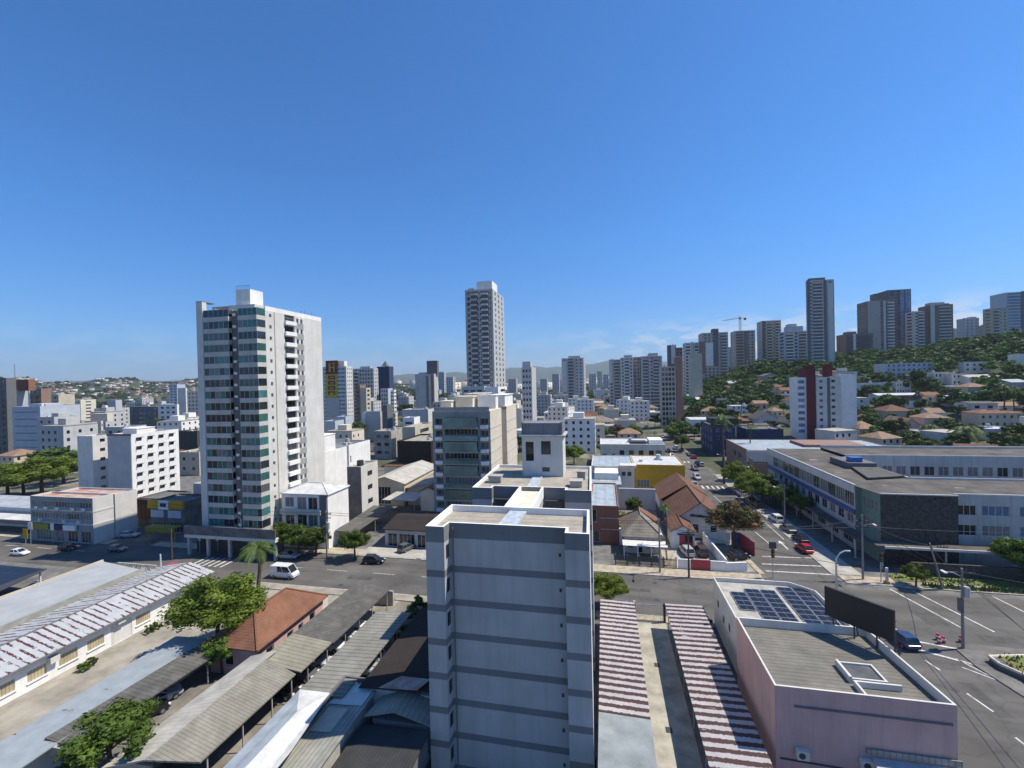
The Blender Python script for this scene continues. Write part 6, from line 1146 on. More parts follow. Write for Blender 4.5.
# ================================================================ FAR TOWN AND WOODS
random.seed(5)
FOOT += [(-180, 170, -30, 79), (-128, -60, 70, 128), (-62, 1, 70, 128), (-200, -125, 78, 140)]
def clear(x, y, r=3):
    for a in FOOT:
        if a[0]-r < x < a[1]+r and a[2]-r < y < a[3]+r: return False
    return True
def small_house(name, w, d, h, kind, rh, wall, roof):
    a = MB(); a.box(-w/2, w/2, -d/2, d/2, -2, h, 0)
    for k in range(max(1, int(w/3.2))): x = -w/2+1.4+k*3.2; a.box(x-.55, x+.55, -d/2-.03, -d/2+.02, 1.0, 2.3, 2)
    for k in range(max(1, int(d/4))): y = -d/2+1.6+k*4; a.box(w/2-.02, w/2+.03, y-.5, y+.5, 1.0, 2.3, 2)
    for f_ in range(1, int(h/3)):
        for k in range(max(1, int(w/3.2))): x = -w/2+1.4+k*3.2; a.box(x-.55, x+.55, -d/2-.03, -d/2+.02, 1+3*f_, 2.3+3*f_, 2)
        for k in range(max(1, int(d/4))): y = -d/2+1.6+k*4; a.box(w/2-.02, w/2+.03, y-.5, y+.5, 1+3*f_, 2.3+3*f_, 2)
    if h > 9: a.box(-w*.2, w*.15, -d*.2, d*.2, h+.25, h+2.8, 0)
    if kind == 'flat': a.box(-w/2-.1, w/2+.1, -d/2-.1, d/2+.1, h+.003, h+.25, 1)
    else:
        s = min(w/2-.3, d/2)*(1 if kind == 'hip' else 0); e = .4
        A = (-w/2-e+s, 0, h+rh); B = (w/2+e-s, 0, h+rh); c = [(-w/2-e, -d/2-e, h-.1), (w/2+e, -d/2-e, h-.1), (w/2+e, d/2+e, h-.1), (-w/2-e, d/2+e, h-.1)]
        for q in ((c[0], c[1], B, A), (c[2], c[3], A, B)): a.slab(q, .12, 1)
        if s: a.slab((c[1], c[2], B), .12, 1).slab((c[3], c[0], A), .12, 1)
        else: a.poly([(-w/2, -d/2, h), (-w/2, d/2, h), (-w/2, 0, h+rh-.1)]).poly([(w/2, -d/2, h), (w/2, d/2, h), (w/2, 0, h+rh-.1)])
    return a.mesh(name, [wall, roof, GL])
HS = []
for k, (w_, d_, h_, kd, rh_, wl_, rf_, lb) in enumerate([(9, 8, 3.4, 'hip', 2.2, OFFW, TILE, 'distant cream house with an orange hip roof'), (11, 9, 3.6, 'gable', 2.4, WHITE, TILEB, 'distant white house with a brown gable roof'), (12, 10, 6.4, 'flat', 0, LGREY, CONC, 'distant pale two-storey flat-roofed house'), (18, 12, 5.0, 'gable', 1.8, GREYW, RIB_L, 'distant long shed with a light sheet roof'), (10, 10, 6.0, 'hip', 2.2, BEIGE, TILEP, 'distant beige two-storey house with a sandy roof'), (16, 14, 7, 'flat', 0, WHITE, METW, 'distant white flat-roofed block'), (9, 8, 3.4, 'gable', 2.0, PINK, TILE, 'distant pink house with an orange gable roof'), (22, 14, 6, 'flat', 0, BLUEW, METB, 'distant pale blue flat-roofed hall'), (14, 11, 10, 'flat', 0, OFFW, ROOFC, 'distant cream three-storey block'), (15, 12, 5, 'gable', 2, TAN, RIB_D, 'distant tan shed with a dark roof'), (14, 12, 15, 'flat', 0, WHITE, ROOFC, 'distant white five-storey block of flats'), (18, 11, 13, 'flat', 0, OFFW, CONC, 'distant cream four-storey block of flats'), (12, 12, 19, 'flat', 0, GREYW, ROOFC, 'distant grey six-storey block of flats')]): HS.append((small_house('house', w_, d_, h_, kd, rh_, wl_, rf_), lb, max(w_, d_)))
placed = []
def try_house(az, d, sc_=1.0, pool=None, mn=None):
    x, y = d*math.sin(rad(az)), d*math.cos(rad(az))
    i = random.choice(pool or range(len(HS))); me, lb, sz = HS[i]; r = sz*.72*sc_
    if not clear(x, y, r) or (2 < x < 46 and y < 330 and abs(x-29) < 17): return None
    if d < 1500:
        for (a, b, c_) in placed:
            if abs(a-x) < r+c_ and abs(b-y) < r+c_: return None
    placed.append((x, y, r)); return i, x, y, TZ(x, y)
n_ind = 0
GR = 'houses of the low-rise town in the distance'
for k in range(2600):
    if n_ind >= 230: break
    az = random.uniform(-62, 7); d = 125*math.exp(random.random()*2.0)
    if az > -30 and d < 190: continue
    h = try_house(az, d, 1.0, [10, 11, 12, 8] if random.random() < .42 and d > 200 else None)
    if not h: continue
    i, x, y, z = h; me, lb, sz = HS[i]; o = bpy.data.objects.new('house' if i < 10 else 'apartment_block', me); C.objects.link(o); o.location = (x, y, z); o.rotation_euler = (0, 0, random.choice((0, 0, math.pi/2, .15, -.3))); tag(o, lb, 'house' if i < 10 else 'apartment block', GR if i < 10 else 'mid-rise blocks of the distant town'); n_ind += 1
n_c = 0
for k in range(900):
    if n_c >= 70: break
    az = random.uniform(-10, 9.5); d = random.uniform(185, 620)
    h = try_house(az, d)
    if not h: continue
    i, x, y, z = h; me, lb, sz = HS[i]; o = bpy.data.objects.new('house', me); C.objects.link(o); o.location = (x, y, z); o.rotation_euler = (0, 0, random.choice((0, 0, math.pi/2, .1))); tag(o, lb+' in the middle of the picture', 'house', 'houses of the central low-rise quarter'); n_c += 1
# hillside houses on the right
m_ = 0
for k in range(400):
    if m_ >= 52: break
    az = random.uniform(10, 39); d = random.uniform(230, 425)
    h = try_house(az, d, 1, [0, 1, 2, 2, 4, 5, 6, 8, 9])
    if not h: continue
    i, x, y, z = h; me, lb, sz = HS[i]; o = bpy.data.objects.new('house', me); C.objects.link(o); o.location = (x, y, z); o.rotation_euler = (0, 0, random.choice((0, .4, math.pi/2, -.3))); tag(o, 'hillside '+lb[8:]+' among the trees', 'house', 'houses among the hillside trees'); m_ += 1
# farther town: too many to count
import numpy as np
def mesh_arrays(me):
    v = np.empty(len(me.vertices)*3, np.float32); me.vertices.foreach_get('co', v); nl = len(me.loops); li = np.empty(nl, np.int32); me.loops.foreach_get('vertex_index', li)
    ls = np.empty(len(me.polygons), np.int32); me.polygons.foreach_get('loop_total', ls); mi = np.empty(len(me.polygons), np.int32); me.polygons.foreach_get('material_index', mi); return v.reshape(-1, 3), li, ls, mi
def merge(name, items, label, cat):
    """items: (mesh, x, y, z, rotation, scale) merged into one ground-cover object"""
    cache = {}; mats = []; V, LI, LS, MI = [], [], [], []; off = 0
    for me, x, y, z, rz, s in items:
        if me.name not in cache:
            v, li, ls, mi = mesh_arrays(me)
            for q in me.materials:
                if q not in mats: mats.append(q)
            mi = np.array([mats.index(q) for q in me.materials], np.int32)[mi]; cache[me.name] = (v, li, ls, mi)
        v, li, ls, mi = cache[me.name]; c, n = math.cos(rz)*s, math.sin(rz)*s; w = np.empty_like(v)
        w[:, 0] = x+v[:, 0]*c-v[:, 1]*n; w[:, 1] = y+v[:, 0]*n+v[:, 1]*c; w[:, 2] = z+v[:, 2]*s
        V.append(w); LI.append(li+off); LS.append(ls); MI.append(mi); off += len(v)
    V = np.concatenate(V); LI = np.concatenate(LI); LS = np.concatenate(LS); MI = np.concatenate(MI)
    me = bpy.data.meshes.new(name); me.vertices.add(len(V)); me.vertices.foreach_set('co', V.ravel()); me.loops.add(len(LI)); me.loops.foreach_set('vertex_index', LI)
    me.polygons.add(len(LS)); st = np.zeros(len(LS), np.int32); st[1:] = np.cumsum(LS)[:-1]; me.polygons.foreach_set('loop_start', st); me.polygons.foreach_set('material_index', MI)
    for q in mats: me.materials.append(q)
    me.update(calc_edges=True); me.validate(); o = bpy.data.objects.new(name, me); C.objects.link(o); return tag(o, label, cat, None, 'stuff')
def town_mass(name, label, n, az0, az1, d0, d1, pool, s0, s1):
    it = []
    for k in range(n):
        az = random.uniform(az0, az1); d = d0*math.exp(random.random()*math.log(d1/d0)); i = random.choice(pool); x, y = d*math.sin(rad(az)), d*math.cos(rad(az))
        if clear(x, y, 10): it.append((HS[i][0], x, y, TZ(x, y), random.uniform(0, 3.1), random.uniform(s0, s1)))
    return merge(name, it, label, 'houses')
town_mass('far_houses', 'sea of tiny houses spreading to the far hills', 620, -64, 8, 900, 3200, [0, 1, 2, 4, 4, 6, 9], .8, 1.4)
town_mass('far_houses', 'small houses thickly set on the far left hill', 330, -64, -38, 1500, 2500, [0, 1, 4, 6, 9, 2], .8, 1.3)
town_mass('far_towers', 'pale far blocks lost in the haze', 90, -40, 8, 1300, 4200, [8, 8, 5, 2], 2.0, 4.0)
# woods
def wood_mass(name, label, n, fn, tms, s0, s1):
    it = []
    for k in range(n):
        p = fn()
        if p is not None: sc_ = random.uniform(s0, s1); it.append((random.choice(tms)[1], p[0], p[1], TZ(*p)-1.5*sc_, random.uniform(0, 6.28), sc_))
    return merge(name, it, label, 'wood')
def polar(az0, az1, d0, d1, r=5, cond=None):
    def f():
        az = random.uniform(az0, az1); d = d0*math.exp(random.random()*math.log(d1/d0)); x, y = d*math.sin(rad(az)), d*math.cos(rad(az))
        if not clear(x, y, r): return None
        if cond and not cond(az, d): return None
        if d < 700:
            for (a, b, c_) in placed:
                if abs(a-x) < c_+1 and abs(b-y) < c_+1: return None
        return x, y
    return f
TM_WOOD = tree_meshes('wood', 9, 4.8, 12, 34, 0.62, LEAFD, 4, crown=.8)
TM_WOOD += tree_meshes('woodl', 8, 4.4, 12, 34, 0.58, LEAF, 2, crown=.8)
TM_TINY = tree_meshes('tiny', 8, 4.2, 9, 16, 0.95, LEAFD, 3)
wood_mass('woodland', 'dense wood covering the hillside below and between the ridge towers', 1900, polar(8.5, 41, 330, 760, 3), TM_WOOD, .65, 1.5)
wood_mass('woodland', 'belts of trees on the far left hill and plain', 3600, polar(-64, -20, 700, 3400, 4, lambda az, d: math.sin(az*1.3+d*.006)+math.sin(d*.011-az*.5) > -.35), TM_TINY, 1.3, 2.4)
wood_mass('woodland', 'distant trees across the plain in the centre', 1500, polar(-20, 9, 600, 3400, 4), TM_TINY, 1.0, 1.8)
GT = 'broad trees of the hillside'
n_ = 0
f = polar(8, 39.5, 225, 400, 3)
for k in range(2500):
    if n_ >= 170: break
    p = f()
    if p is None: continue
    if p[1] < 240 and p[0] < 110: continue
    d = math.hypot(*p); dark = random.random() < .7
    plant('tree', 'dark rounded tree among the hillside houses on the right' if dark else 'lighter green tree among the hillside houses on the right', 'tree', random.choice(TM_FAR if dark else TM_FARL), (p[0], p[1], TZ(*p)-.3), random.uniform(.6, 1.05), GT); n_ += 1
n_ = 0; f = polar(-60, 5, 130, 700, 4)
for k in range(900):
    if n_ >= 75: break
    p = f()
    if p is None or (-30 < math.degrees(math.atan2(*p)) and math.hypot(*p) < 180) or abs(p[0]-29) < 13 and p[1] < 320: continue
    dark = random.random() < .5
    plant('tree', 'dark tree between the roofs of the distant town' if dark else 'fresh green tree between the roofs of the distant town', 'tree', random.choice(TM_FAR if dark else TM_FARL), (p[0], p[1], TZ(*p)-.2), random.uniform(.45, .95), 'trees of the distant town'); n_ += 1
# individually placed trees (picture column, row of the foot)
def tr(tms, label, px, py, s, leaf=None, name='tree', cat='tree', group=None, sz=None):
    p = onT(px, py); return plant(name, label, cat, random.choice(tms), (p.x, p.y, p.z), s, group, sz=sz)
for a_ in [
 (TM_NEAR, 'big spreading bright green tree beside the red tiled house', 218, 654, 1.25, None, 'tree', 'tree', None, .95),
 (TM_MID, 'feathery tree by the blue-white shed at the bottom left', 112, 790, 1.0), (TM_MID, 'bushy tree in front of the red tiled house', 222, 674, .62),
 (TM_MID, 'street tree in the row before the white three-storey house, leftmost', 283, 556, .85), (TM_MID, 'street tree in the row before the white three-storey house, middle', 299, 556, .9), (TM_MID, 'street tree in the row before the white three-storey house, rightmost', 316, 556, .85),
 (TM_MID, 'round street tree casting a dark shadow on the street', 355, 560, .82), (TM_MID, 'dark tree at the foot of the white tower', 272, 537, .6),
 (TM_RED, 'large russet and green tree at the gabled house', 735, 549, 1.28, None, 'tree', 'tree', None, .95),
 (TM_NEAR, 'bright green roadside tree before the school, nearer', 752, 505, .95), (TM_NEAR, 'bright green roadside tree before the school, farther', 738, 492, .95), (TM_MID, 'shaded tree between the road and the school wall', 785, 512, .95), (TM_MID, 'shaded dark tree under the school windows', 770, 507, .9),
 (TM_MID, 'dark roadside tree on the school pavement, third from the crossing', 762, 500, 1.0), (TM_NEAR, 'dark roadside tree on the school pavement, second from the crossing', 748, 490, .8), (TM_MID, 'dark roadside tree nearest the school corner', 800, 520, .8),
 (TM_MID, 'added tree to darken the far end of the school wall', 733, 481, .9), (TM_FAR, 'added dark tree deepening the shade beside the school awning', 776, 505, .7),  # both trees added to darken the school pavement
 (TM_MID, 'small round tree on the lawn beside the grey wall', 634, 517, .62), (TM_NEAR, 'dark glossy tree right of the near block at the street', 607, 610, .68),
 (TM_MID, 'rounded bush on the grass before the stone wall', 916, 588, .55, None, 'shrub', 'shrub'), (TM_MID, 'tree cut by the right edge before the school', 1026, 585, 1.0),
 (TM_NEAR, 'leafy tree at the far left beyond the shop building', 42, 498, 2.3, None, 'tree', 'tree', None, .68), (TM_MID, 'olive tree at the far left edge', 8, 497, 2.0, None, 'tree', 'tree', None, .66), (TM_FAR, 'large dark tree behind the leafy tree at far left', 64, 484, 2.0, None, 'tree', 'tree', None, .75), (TM_MID, 'tree beside the leafy tree at far left', 24, 496, 1.9, None, 'tree', 'tree', None, .66),
 (TM_NEAR, 'round tree between the distant white blocks', 172, 434, 2.1), (TM_MID, 'green tree on the flat roofs behind the tower', 356, 442, 1.6), (TM_FAR, 'big tree beside the grey striped tower', 408, 419, 1.7), (TM_FAR, 'second big tree beside the grey striped tower', 402, 416, 1.4),
 (TM_NEAR, 'wide clump of green and russet trees beyond the cream building, left', 600, 443, 1.2), (TM_RED, 'wide clump of green and russet trees beyond the cream building, middle', 617, 443, 1.3), (TM_NEAR, 'wide clump of green and russet trees beyond the cream building, right', 634, 443, 1.15),
 (TM_NEAR, 'yellow-green tree at the end of the cream building, behind the hut', 574, 466, 1.0), (TM_MID, 'trees beside the green-glazed block', 520, 452, 1.3), (TM_NEAR, 'garden greenery behind the workshops', 430, 458, .8),
 (TM_MID, 'dark tree by the avenue left of the navy building', 682, 452, 1.1), (TM_MID, 'dark roadside tree opposite the cream building', 672, 440, 1.2), (TM_FAR, 'dark roadside tree farther up the avenue', 655, 428, 1.0),
 (TM_MID, 'clump of palms and shrubs behind the navy building', 718, 422, 1.5), (TM_FAR, 'large dark tree right of the maroon block', 893, 442, 1.25), (TM_FARL, 'bright hedge-like trees behind the school roof at right', 1005, 452, 1.15), (TM_FARL, 'bright low tree at the right edge behind the school', 1022, 455, 1.1), (TM_FAR, 'dark conifer-like tree among the white sheds', 919, 405, 1.3, None, 'tree', 'tree', None, 1.8),
 (TM_FAR, 'pair of dark trees before the long white two-storey block, left', 867, 399, .9), (TM_FAR, 'pair of dark trees before the long white two-storey block, right', 878, 399, .85),
 (TM_FAR, 'row of dark trees at the hill foot, left', 615, 396, 1.6), (TM_FAR, 'row of dark trees at the hill foot, middle', 630, 396, 1.7), (TM_FARL, 'row of dark trees at the hill foot, right', 646, 397, 1.5)]: tr(*a_)
for k, (px, py, s) in enumerate(((419, 612, .9), (414, 622, .8), (408, 636, .7), (403, 648, .8), (396, 662, .7))): p = G(px, py, 0); plant('shrub', 'hedge shrub between the ribbed carport and the near block', 'shrub', TM_BUSH[k % 3], (p.x, p.y, 0.2), s*1.3, 'hedge shrubs at the ribbed carport')
for k, (px, py) in enumerate(((300, 640), (288, 652), (276, 660))): p = G(px, py, 0); plant('shrub', 'leafy bush against the wall of the red tiled house', 'shrub', TM_BUSH[k % 3], (p.x-1, p.y, 0.1), 1.1, 'bushes against the red tiled house')
plant('shrub', 'dark planting on the raised corner planter', 'shrub', TM_BUSH[0], (47.5, 56.5, .8), 1.5); plant('shrub', 'bright bush at the corner of the alley and the pink building', 'shrub', TM_BUSH[1], (12.3, 60.6, .2), .8)
T = plant('flower_bush', 'pink flowering bush at the head of the left alley carport', 'shrub', TM_BUSH[2], (2.2, 60.6, .4), .8); o = bpy.data.objects.new('blossom', crown_mesh('blossom', .9, 1.0, 2.2, 8, 20, .12, flat('blossom_pink', (.5, .12, .2)), 0)); C.objects.link(o); o.parent = T
# palms
def palm(tm, label, px, py, s, z=None):
    p = onT(px, py); return plant('palm_tree', label, 'palm tree', tm, (p.x, p.y, p.z), s)
palm(PALM, 'feathery palm beside the white van', 259, 592, 1.3); palm(PALMT, 'tall thin palm between the bungalow and the garage', 667, 560, .95)
palm(PALMB, 'huge date palm behind the school roof', 967, 452, 1.75); palm(PALMB, 'second date palm left of the huge one', 930, 440, 1.05); palm(PALMT, 'tall palm with drooping crown near the right edge', 1004, 421, 2.0); palm(PALMT, 'smaller tall palm right of the drooping palm', 1014, 421, 1.7)
palm(PALMT, 'tall tree-like palm on the avenue corner', 724.5, 484, 2.0); palm(PALMT, 'tall tree-like palm at the hall front', 752, 466, 1.6); palm(PALMT, 'palm behind the blue gabled house', 741, 420, 1.5); palm(PALMT, 'slim palm before the white sheds on the right', 915, 404, 1.3)
# ================================================================ STREET FURNITURE
def pole(label, px, py, h, arm=None, cross=(), lean=0, trafo=False, name='utility_pole', mat_=None):
    p = G(px, py, 0); T = thing(name, label, 'utility pole', (p.x, p.y, 0)); MB().tube((p.x, p.y, 0), (p.x+lean, p.y, h), .17, .11, 8).build('shaft', mat_ or IRON, T)
    for z, ln in cross: MB().box(p.x-ln/2, p.x+ln/2, p.y-.07, p.y+.07, z, z+.12).build('crossarm', WOODP, T); q = MB(); [q.tube((p.x+u*ln, p.y, z+.12), (p.x+u*ln, p.y, z+.35), .05, .05, 5) for u in (-.45, -.15, .15, .45)]; q.build('insulators', FRD, T)
    if arm:
        ax, ay, z = arm; MB().path([(p.x, p.y, z), (p.x+ax*.5, p.y+ay*.5, z+.5), (p.x+ax, p.y+ay, z+.6)], .05).build('lamp_arm', ALU, T); MB().box(p.x+ax-.15, p.x+ax+.15, p.y+ay-.4, p.y+ay+.4, z+.5, z+.65).build('lamp_head', LGREY, T)
    if trafo: MB().tube((p.x+.45, p.y, h-3.4), (p.x+.45, p.y, h-2.2), .32, .32, 10).build('transformer', GREYW, T); MB().box(p.x-.25, p.x-.1, p.y-.4, p.y+.4, h-5.2, h-3.6).build('junction_box', DKGREY, T)
    return p
P1 = pole('grey street pole with curved lamp arm before the weathered bungalow', 660, 573, 9.2, (0, -2.4, 6.8), ((8.6, 2.2),)); P2 = pole('dark weathered pole at the corner of the white boundary wall', 689, 578, 8.0, None, ((7.4, 1.8),), mat_=WOODP)
P3 = pole('thick utility pole with transformer on the traffic island', 963, 649, 9.6, (-2.0, -.3, 8.6), ((9.0, 2.6), (8.0, 2.4)), trafo=True); P4 = pole('tall lamp pole at the school corner', 863, 580, 10.4, (1.2, -1.0, 8.6), ((9.4, 2.2), (8.4, 2.0)))
P5 = pole('leaning concrete post on the school verge', 943, 590, 7.0, None, ((6.4, 1.4),), -1.6); P6 = pole('utility pole beside the street trees at left', 327, 558, 9.0, None, ((8.4, 2.2), (7.6, 2.0)), trafo=True)
P7 = pole('pole on the school side of the main street', 785, 523, 8.4, (-2, 0, 7.4), ((7.8, 2.0),)); P8 = pole('pole by the main street crossing', 725, 482, 10, (-2, 0, 8), ((9, 2.2),))
for k, (px, py) in enumerate(((655, 452), (676, 438), (742, 497), (648, 432))): pole(['pole left of the far avenue beside the cream building', 'pole on the right of the far avenue', 'pole among the bright roadside trees', 'small pole near the bend of the avenue'][k], px, py, 9.5, (-1.8 if k % 2 else 1.8, 0, 7.6), ((8.8, 2.0), (8.0, 1.8)))
P9 = pole('pole by the avenue before the shop building', 172, 560, 6.0, None, (), mat_=WOODP); P10 = pole('short white post by the end of the rusty warehouse', 161, 577, 4, None, (), mat_=FRW)
def lamp_post(label, px, py, h, dx, dy, m_=FRW):
    p = G(px, py, 0); T = thing('street_lamp', label, 'street lamp', (p.x, p.y, 0)); MB().tube((p.x, p.y, 0), (p.x, p.y, h), .16, .12, 8).build('shaft', m_, T)
    MB().path([(p.x, p.y, h), (p.x+dx*.3, p.y+dy*.3, h+.7), (p.x+dx*.7, p.y+dy*.7, h+1.0), (p.x+dx, p.y+dy, h+.95)], .09).build('arm', m_, T); MB().box(p.x+dx-.35, p.x+dx+.2, p.y+dy-.14, p.y+dy+.14, h+.85, h+1.0).build('lamp_head', LGREY, T)
lamp_post('white curved street lamp beside the palm', 242, 552, 6.6, -3.2, 0); lamp_post('curved street lamp on the junction before the pink building', 837, 613, 7.5, 1.8, .6, ALU)
def signpost(label, px, py, h, w_, hh, m_, name='road_sign'):
    p = G(px, py, 0); T = thing(name, label, 'road sign', (p.x, p.y, 0)); MB().tube((p.x, p.y, 0), (p.x, p.y, h), .05, .05, 6).build('post', ALU, T); MB().box(p.x-w_/2, p.x+w_/2, p.y-.1, p.y-.05, h-hh, h+.1).build('board', m_, T)
signpost('white totem sign before the shop building', 31, 544, 4.6, 1.2, 1.4, WHITE); signpost('yellow sign board before the shop building', 26, 546, 3.6, 1.3, 2.0, YEL); signpost('small white sign before the middle of the shop building', 53, 543, 4.2, 1.0, 1.4, WHITE); signpost('small sign under the tower, left of two', 200, 553, 3.6, .6, 1.1, LGREY); signpost('small sign under the tower, right of two', 218, 553, 3.6, .6, 1.1, LGREY)
def traffic_light(label, px, py):
    p = G(px, py, 0); T = thing('traffic_light', label, 'traffic light', (p.x, p.y, 0)); MB().tube((p.x, p.y, 0), (p.x, p.y, 4.6), .08, .07, 8).build('post', ALU, T); MB().box(p.x-.2, p.x+.2, p.y-.3, p.y+.1, 3.4, 4.7).build('signal_head', BLK, T)
    for k, c_ in enumerate(((.35, .03, .02), (.4, .25, .02), (.02, .25, .08))): MB().tube((p.x, p.y-.34, 4.45-.38*k), (p.x, p.y-.301, 4.45-.38*k), .13, .13, 10).build('lens', flat('lens%d' % k, c_, .2), T)
    p = Vector(p); MB().box(p.x-.55, p.x+.55, p.y-.12, p.y-.09, 4.8, 5.9).build('sign_board', flat('sign_back', (.08, .08, .085)), T)
traffic_light('traffic light on the pavement corner by the boundary wall', 773, 598-20); traffic_light('traffic light at the school corner', 881, 583)
q = G(881, 584, 0); T = thing('planter_post', 'small brown bollard box at the foot of the school corner signal', 'bollard', (q.x+.8, q.y, 0)); MB().box(q.x+.5, q.x+1.1, q.y-.3, q.y+.3, 0, .5).build('base', BROWN, T); MB().box(q.x+.65, q.x+.95, q.y-.15, q.y+.15, .5, 2.6).build('cabinet', LGREY, T)
for k, (dx, dy, r_) in enumerate(((-1.9, .4, 0), (-1.3, .7, .5), (-1.5, 1.3, 0), (.8, 1.2, .3))):
    p = Vector((P3.x+dx, P3.y+dy+.3, .02)); T = thing('traffic_barrel', ['red and white traffic barrel by the island pole, nearest the kerb', 'white-fronted traffic barrel by the island pole', 'tall red traffic barrel by the island pole', 'red traffic barrel right of the island pole'][k], 'traffic barrel', p, 0, 'traffic barrels at the island pole'); MB().tube((p.x, p.y, .13), (p.x, p.y, .8), .22, .17, 12).build('drum', REDP, T); MB().tube((p.x, p.y, .38), (p.x, p.y, .58), .215, .2, 12).build('white_band', WHITE, T)
T = thing('planter', 'raised cream-edged corner planter at the right edge', 'planter', (50, 55, 0)); a = MB(); pl_ = [(41.8, 58.6), (47.5, 59.8), (62, 58), (62, 50), (46.5, 49.6), (41.8, 57.2)]
a.prism(pl_, .13, .7); a.build('wall', DKGREY, T); q = MB()
for k in range(6): q.tube((*pl_[k], .72), (*pl_[(k+1) % 6], .72), .16, .16, 6)
q.build('coping', OFFW, T)
def wire(label, a, b, sag=.6, r=.032):
    pts = [Vector(a).lerp(Vector(b), k/12)-Vector((0, 0, sag*4*(k/12)*(1-k/12))) for k in range(13)]; return tag(MB().path(pts, r, 4).build('power_line', BLK), label, 'power line', 'overhead power lines')
for k, (a, b, l) in enumerate([((P1.x, P1.y, 8.9), (P2.x, P2.y, 7.8), 'power line from the lamp pole to the corner pole'), ((P2.x, P2.y, 7.8), (P4.x, P4.y, 9.6), 'power line from the corner pole across the junction'), ((P4.x, P4.y, 9.6), (P3.x, P3.y, 9.2), 'power line from the school corner to the island pole'), ((P4.x+.6, P4.y, 8.6), (P3.x+.8, P3.y, 8.2), 'lower cable from the school corner to the island pole'), ((P4.x, P4.y, 9.6), (P5.x-1.6, P5.y, 6.7), 'power line from the school corner to the leaning post'), ((P1.x, P1.y, 8.9), (P6.x, P6.y, 8.7), 'long power line along the cross street'), ((P1.x-.9, P1.y, 8.5), (P6.x-.9, P6.y, 8.3), 'second long power line along the cross street'), ((P7.x, P7.y, 8.1), (P4.x, P4.y, 9.6), 'power line along the school side of the main street'), ((P8.x, P8.y, 9.3), (P7.x, P7.y, 8.1), 'power line up the main street'), ((P3.x, P3.y, 9.2), (70, 52, 9.5), 'power line leaving the island pole to the right'), ((P3.x, P3.y-.1, 8.2), (33, 20, 9), 'cable from the island pole along the near road'), ((P3.x, P3.y, 8.7), (31, 20, 9.4), 'upper cable from the island pole along the near road'), ((P2.x, P2.y, 7.4), (P3.x, P3.y, 8.0), 'slack cable from the corner pole to the island pole'), ((P4.x, P4.y, 8.6), (75, 80.5, 9), 'cable along the school verge to the right'), ((P1.x, P1.y+.4, 8.2), (P4.x, P4.y, 8.5), 'long low cable over the crossing to the school corner'), ((P6.x, P6.y, 8.7), (-95, 75.5, 8.6), 'power line along the avenue before the tower'), ((P6.x, P6.y-.6, 8.2), (-95, 74.9, 8.1), 'second power line along the avenue before the tower'), ((P8.x, P8.y, 9.0), (P2.x, P2.y, 7.7), 'power line slanting over the russet tree'), ((P5.x-1.6, P5.y, 6.8), (P3.x, P3.y, 8.9), 'cable from the leaning post to the island pole')]): wire(l, a, b)
# ================================================================ VEHICLES
def cz(kind, col, px, py, head, label, z=0.02, s=1.0, **k): p = G(px, py, z); return car(kind, col, p.x, p.y, head, label, z, s, **k)
cz('van', 'white', 285, 577, 0, 'white van on the cross street behind the red tiled house', s=1.0, cat='van', name='delivery_van')
cz('hatch', 'red', 804, 551, 97, 'red hatchback driving on the main street', name='red_car', cat='car')
cz('suv', 'white', 776, 521, 95, 'white car parked along the school side of the main street'); cz('sedan', 'grey', 788, 531, 95, 'dark grey car parked behind the white one on the school side'); cz('hatch', 'black', 800, 541, 96, 'black car parked last on the school side of the main street')
cz('sedan', 'grey', 750, 502, 95, 'grey car in the tree shade on the main street'); cz('hatch', 'brown', 757, 507, 95, 'brown car in the tree shade on the main street'); cz('suv', 'white', 741, 495, 95, 'white car below the bright roadside tree')
cz('hatch', 'silver', 694.5, 487, -85, 'silver car waiting at the crosswalk'); cz('suv', 'silver', 697, 479, -86, 'silver-white car second in line before the crosswalk'); cz('suv', 'grey', 695, 470, -86, 'dark grey pickup third in line on the main street'); cz('hatch', 'silver', 701, 466, 92, 'silver car passing the dark pickup'); cz('hatch', 'white', 672, 457, -87, 'white car far up the main street, left lane'); cz('suv', 'white', 676, 449, 93, 'white car far up the main street, right lane'); cz('sedan', 'black', 668, 452, -87, 'dark car far up the main street')
cz('suv', 'silver', 686.5, 554, 100, 'silver car parked left in the gabled house yard'); cz('suv', 'brown', 701, 554, 95, 'brown car parked in front of the red garage door'); cz('hatch', 'black', 739, 559, 20, 'black car in the gravel lot behind the corner wall'); cz('hatch', 'white', 721, 511, 130, 'white car beside the gabled house under the russet tree')
cz('sedan', 'silver', 288, 558, 4, 'silver car parked under the street trees', s=.95); cz('hatch', 'black', 374, 563, 8, 'black car turning out of the garage forecourt'); cz('hatch', 'grey', 407, 550, 70, 'grey-blue car parked on the garage forecourt', .16)
cz('hatch', 'white', 20, 555, 5, 'white car driving on the avenue at far left', s=.86); cz('hatch', 'black', 68, 550, 8, 'dark car on the avenue before the shop building', s=.86); cz('hatch', 'grey', 118, 551, 5, 'grey car in the tower shadow on the avenue', s=.86); cz('hatch', 'silver', 130, 537, 15, 'silver car parked beside the shop building', s=.95)
cz('sedan', 'silver', 40, 589, 25, 'silver car parked beside the solar carport', s=.9); cz('sedan', 'silver', 158, 703, 62, 'silver car under the dark carport edge', s=.95); cz('sedan', 'black', 144, 718, 62, 'dark car behind the silver one under the dark carport', s=.95)
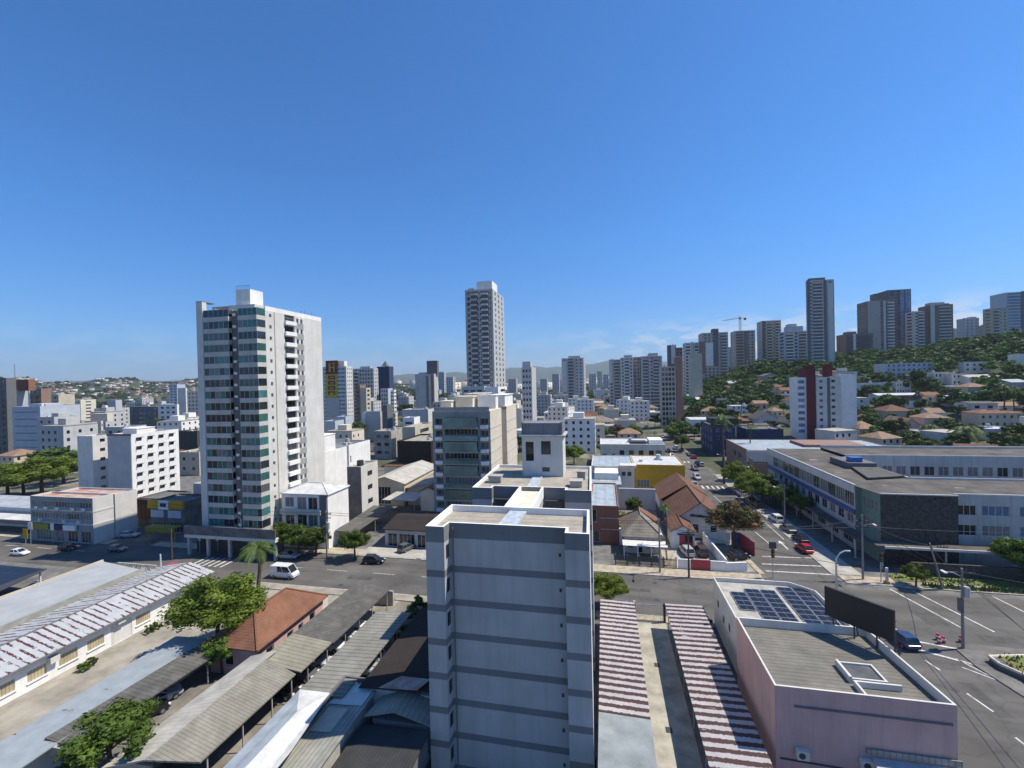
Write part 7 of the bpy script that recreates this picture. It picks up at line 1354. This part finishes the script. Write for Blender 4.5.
for k, (px, py, c_, l) in enumerate(((358, 624, 'white', 'white car under the slate-grey carport, nearest the street'), (347, 634, 'silver', 'silver car under the slate-grey carport, second from the street'), (336, 645, 'white', 'white car under the carport, third from the street'), (321, 660, 'silver', 'silver car under the beige-grey carport bay'), (308, 673, 'grey', 'dark grey car at the joint of the carport bays'), (289, 690, 'black', 'black car under the mossy carport bay'))): p = G(px, py, .6); car('hatch', c_, p.x-.9, p.y, 0, l, .02)
for px, py, c_, l in ((382, 656, 'white', 'white car under the right edge of the ribbed carport, farther'), (371, 666, 'silver', 'silver car under the right edge of the ribbed carport, nearer')): p = G(px, py, .8); car('hatch', c_, p.x-.8, p.y, 0, l, .02)
cz('hatch', 'blue', 902, 643, 96, 'dark blue car emerging from behind the roof billboard')
for k, (x, y, hd, kd, c_) in enumerate(((24.4, 150, -87, 'sedan', 'silver'), (26.8, 168, -87, 'hatch', 'white'), (33.6, 172, 93, 'suv', 'black'), (33.4, 205, 93, 'hatch', 'silver'), (24.0, 214, -87, 'suv', 'white'), (23.5, 240, -87, 'hatch', 'grey'), (31.0, 250, 95, 'sedan', 'white'), (21.8, 290, -84, 'hatch', 'silver'), (27.0, 300, 97, 'suv', 'white'), (34.8, 186, 93, 'hatch', 'red'), (34.6, 192, 93, 'sedan', 'grey'), (22.4, 186, -87, 'hatch', 'black'))):
    car(kd, c_, x, y, hd, ['silver sedan past the crosswalk', 'white hatchback beyond the crosswalk', 'black car heading away beyond the cream building', 'silver hatchback far up the avenue heading away', 'white car coming down the far avenue', 'dark grey hatchback coming down the far avenue', 'white sedan heading up the far avenue', 'tiny silver car near the bend of the avenue', 'tiny white car near the bend of the avenue', 'red hatchback parked before the navy building', 'grey sedan parked before the navy building', 'black hatchback by the kerb beyond the yellow building'][k], .02)
for k, (x, y, hd, kd, c_, l) in enumerate(((61, 72.5, 180, 'hatch', 'silver', 'silver car on the cross street at the right edge'), (-138, 71, 3, 'suv', 'white', 'white car on the avenue at the very left edge'))): car(kd, c_, x, y, hd, l, .02)
for k_, T_ in list(PROT.items()):
    if k_ not in USED:
        for ch in list(T_.children):
            for g_ in list(ch.children): bpy.data.objects.remove(g_)
            bpy.data.objects.remove(ch)
        bpy.data.objects.remove(T_)
# left-edge long station roof
T = thing('station_hall', 'long low hall with pale ribbed roof and white painted wall at the far left edge', 'hall', (-150, 80, 0)); MB().slab([(-175, 78, 5.0), (-127.5, 78, 5.0), (-127.5, 85, 5.7), (-175, 85, 5.7)], .15).build('roof', RIB_W, T); MB().box(-175, -128, 79, 84.5, 0, 4.9).build('wall', WHITE, T); MB().slab([(-175, 74.5, 3.4), (-128.5, 74.5, 3.4), (-128.5, 78.9, 3.7), (-175, 78.9, 3.7)], .15).build('canopy', METW, T); MB().box(-172, -132, 78.9, 78.98, .6, 2.2).build('painted_sign', streaked('sign_mix', (.55, .4, .3), (.45, .08, .05), .9), T)
# ================================================================ HAZE
hz = tag(MB().box(-9150, 9150, -9150, 9150, -6, 520).build('haze', bpy.data.materials.new('haze_air')), None, None, None, 'stuff'); hz['label'] = 'thin blue haze over the town'; hz['category'] = 'haze'
hm = hz.data.materials[0]; hm.use_nodes = True; n = hm.node_tree; n.nodes.remove(n.nodes['Principled BSDF']); pv = n.nodes.new('ShaderNodeVolumePrincipled'); pv.inputs['Color'].default_value = (.72, .83, 1, 1); pv.inputs['Density'].default_value = 8e-5; pv.inputs['Anisotropy'].default_value = .2; n.links.new(pv.outputs[0], n.nodes['Material Output'].inputs['Volume'])
hz.display_type = 'WIRE'
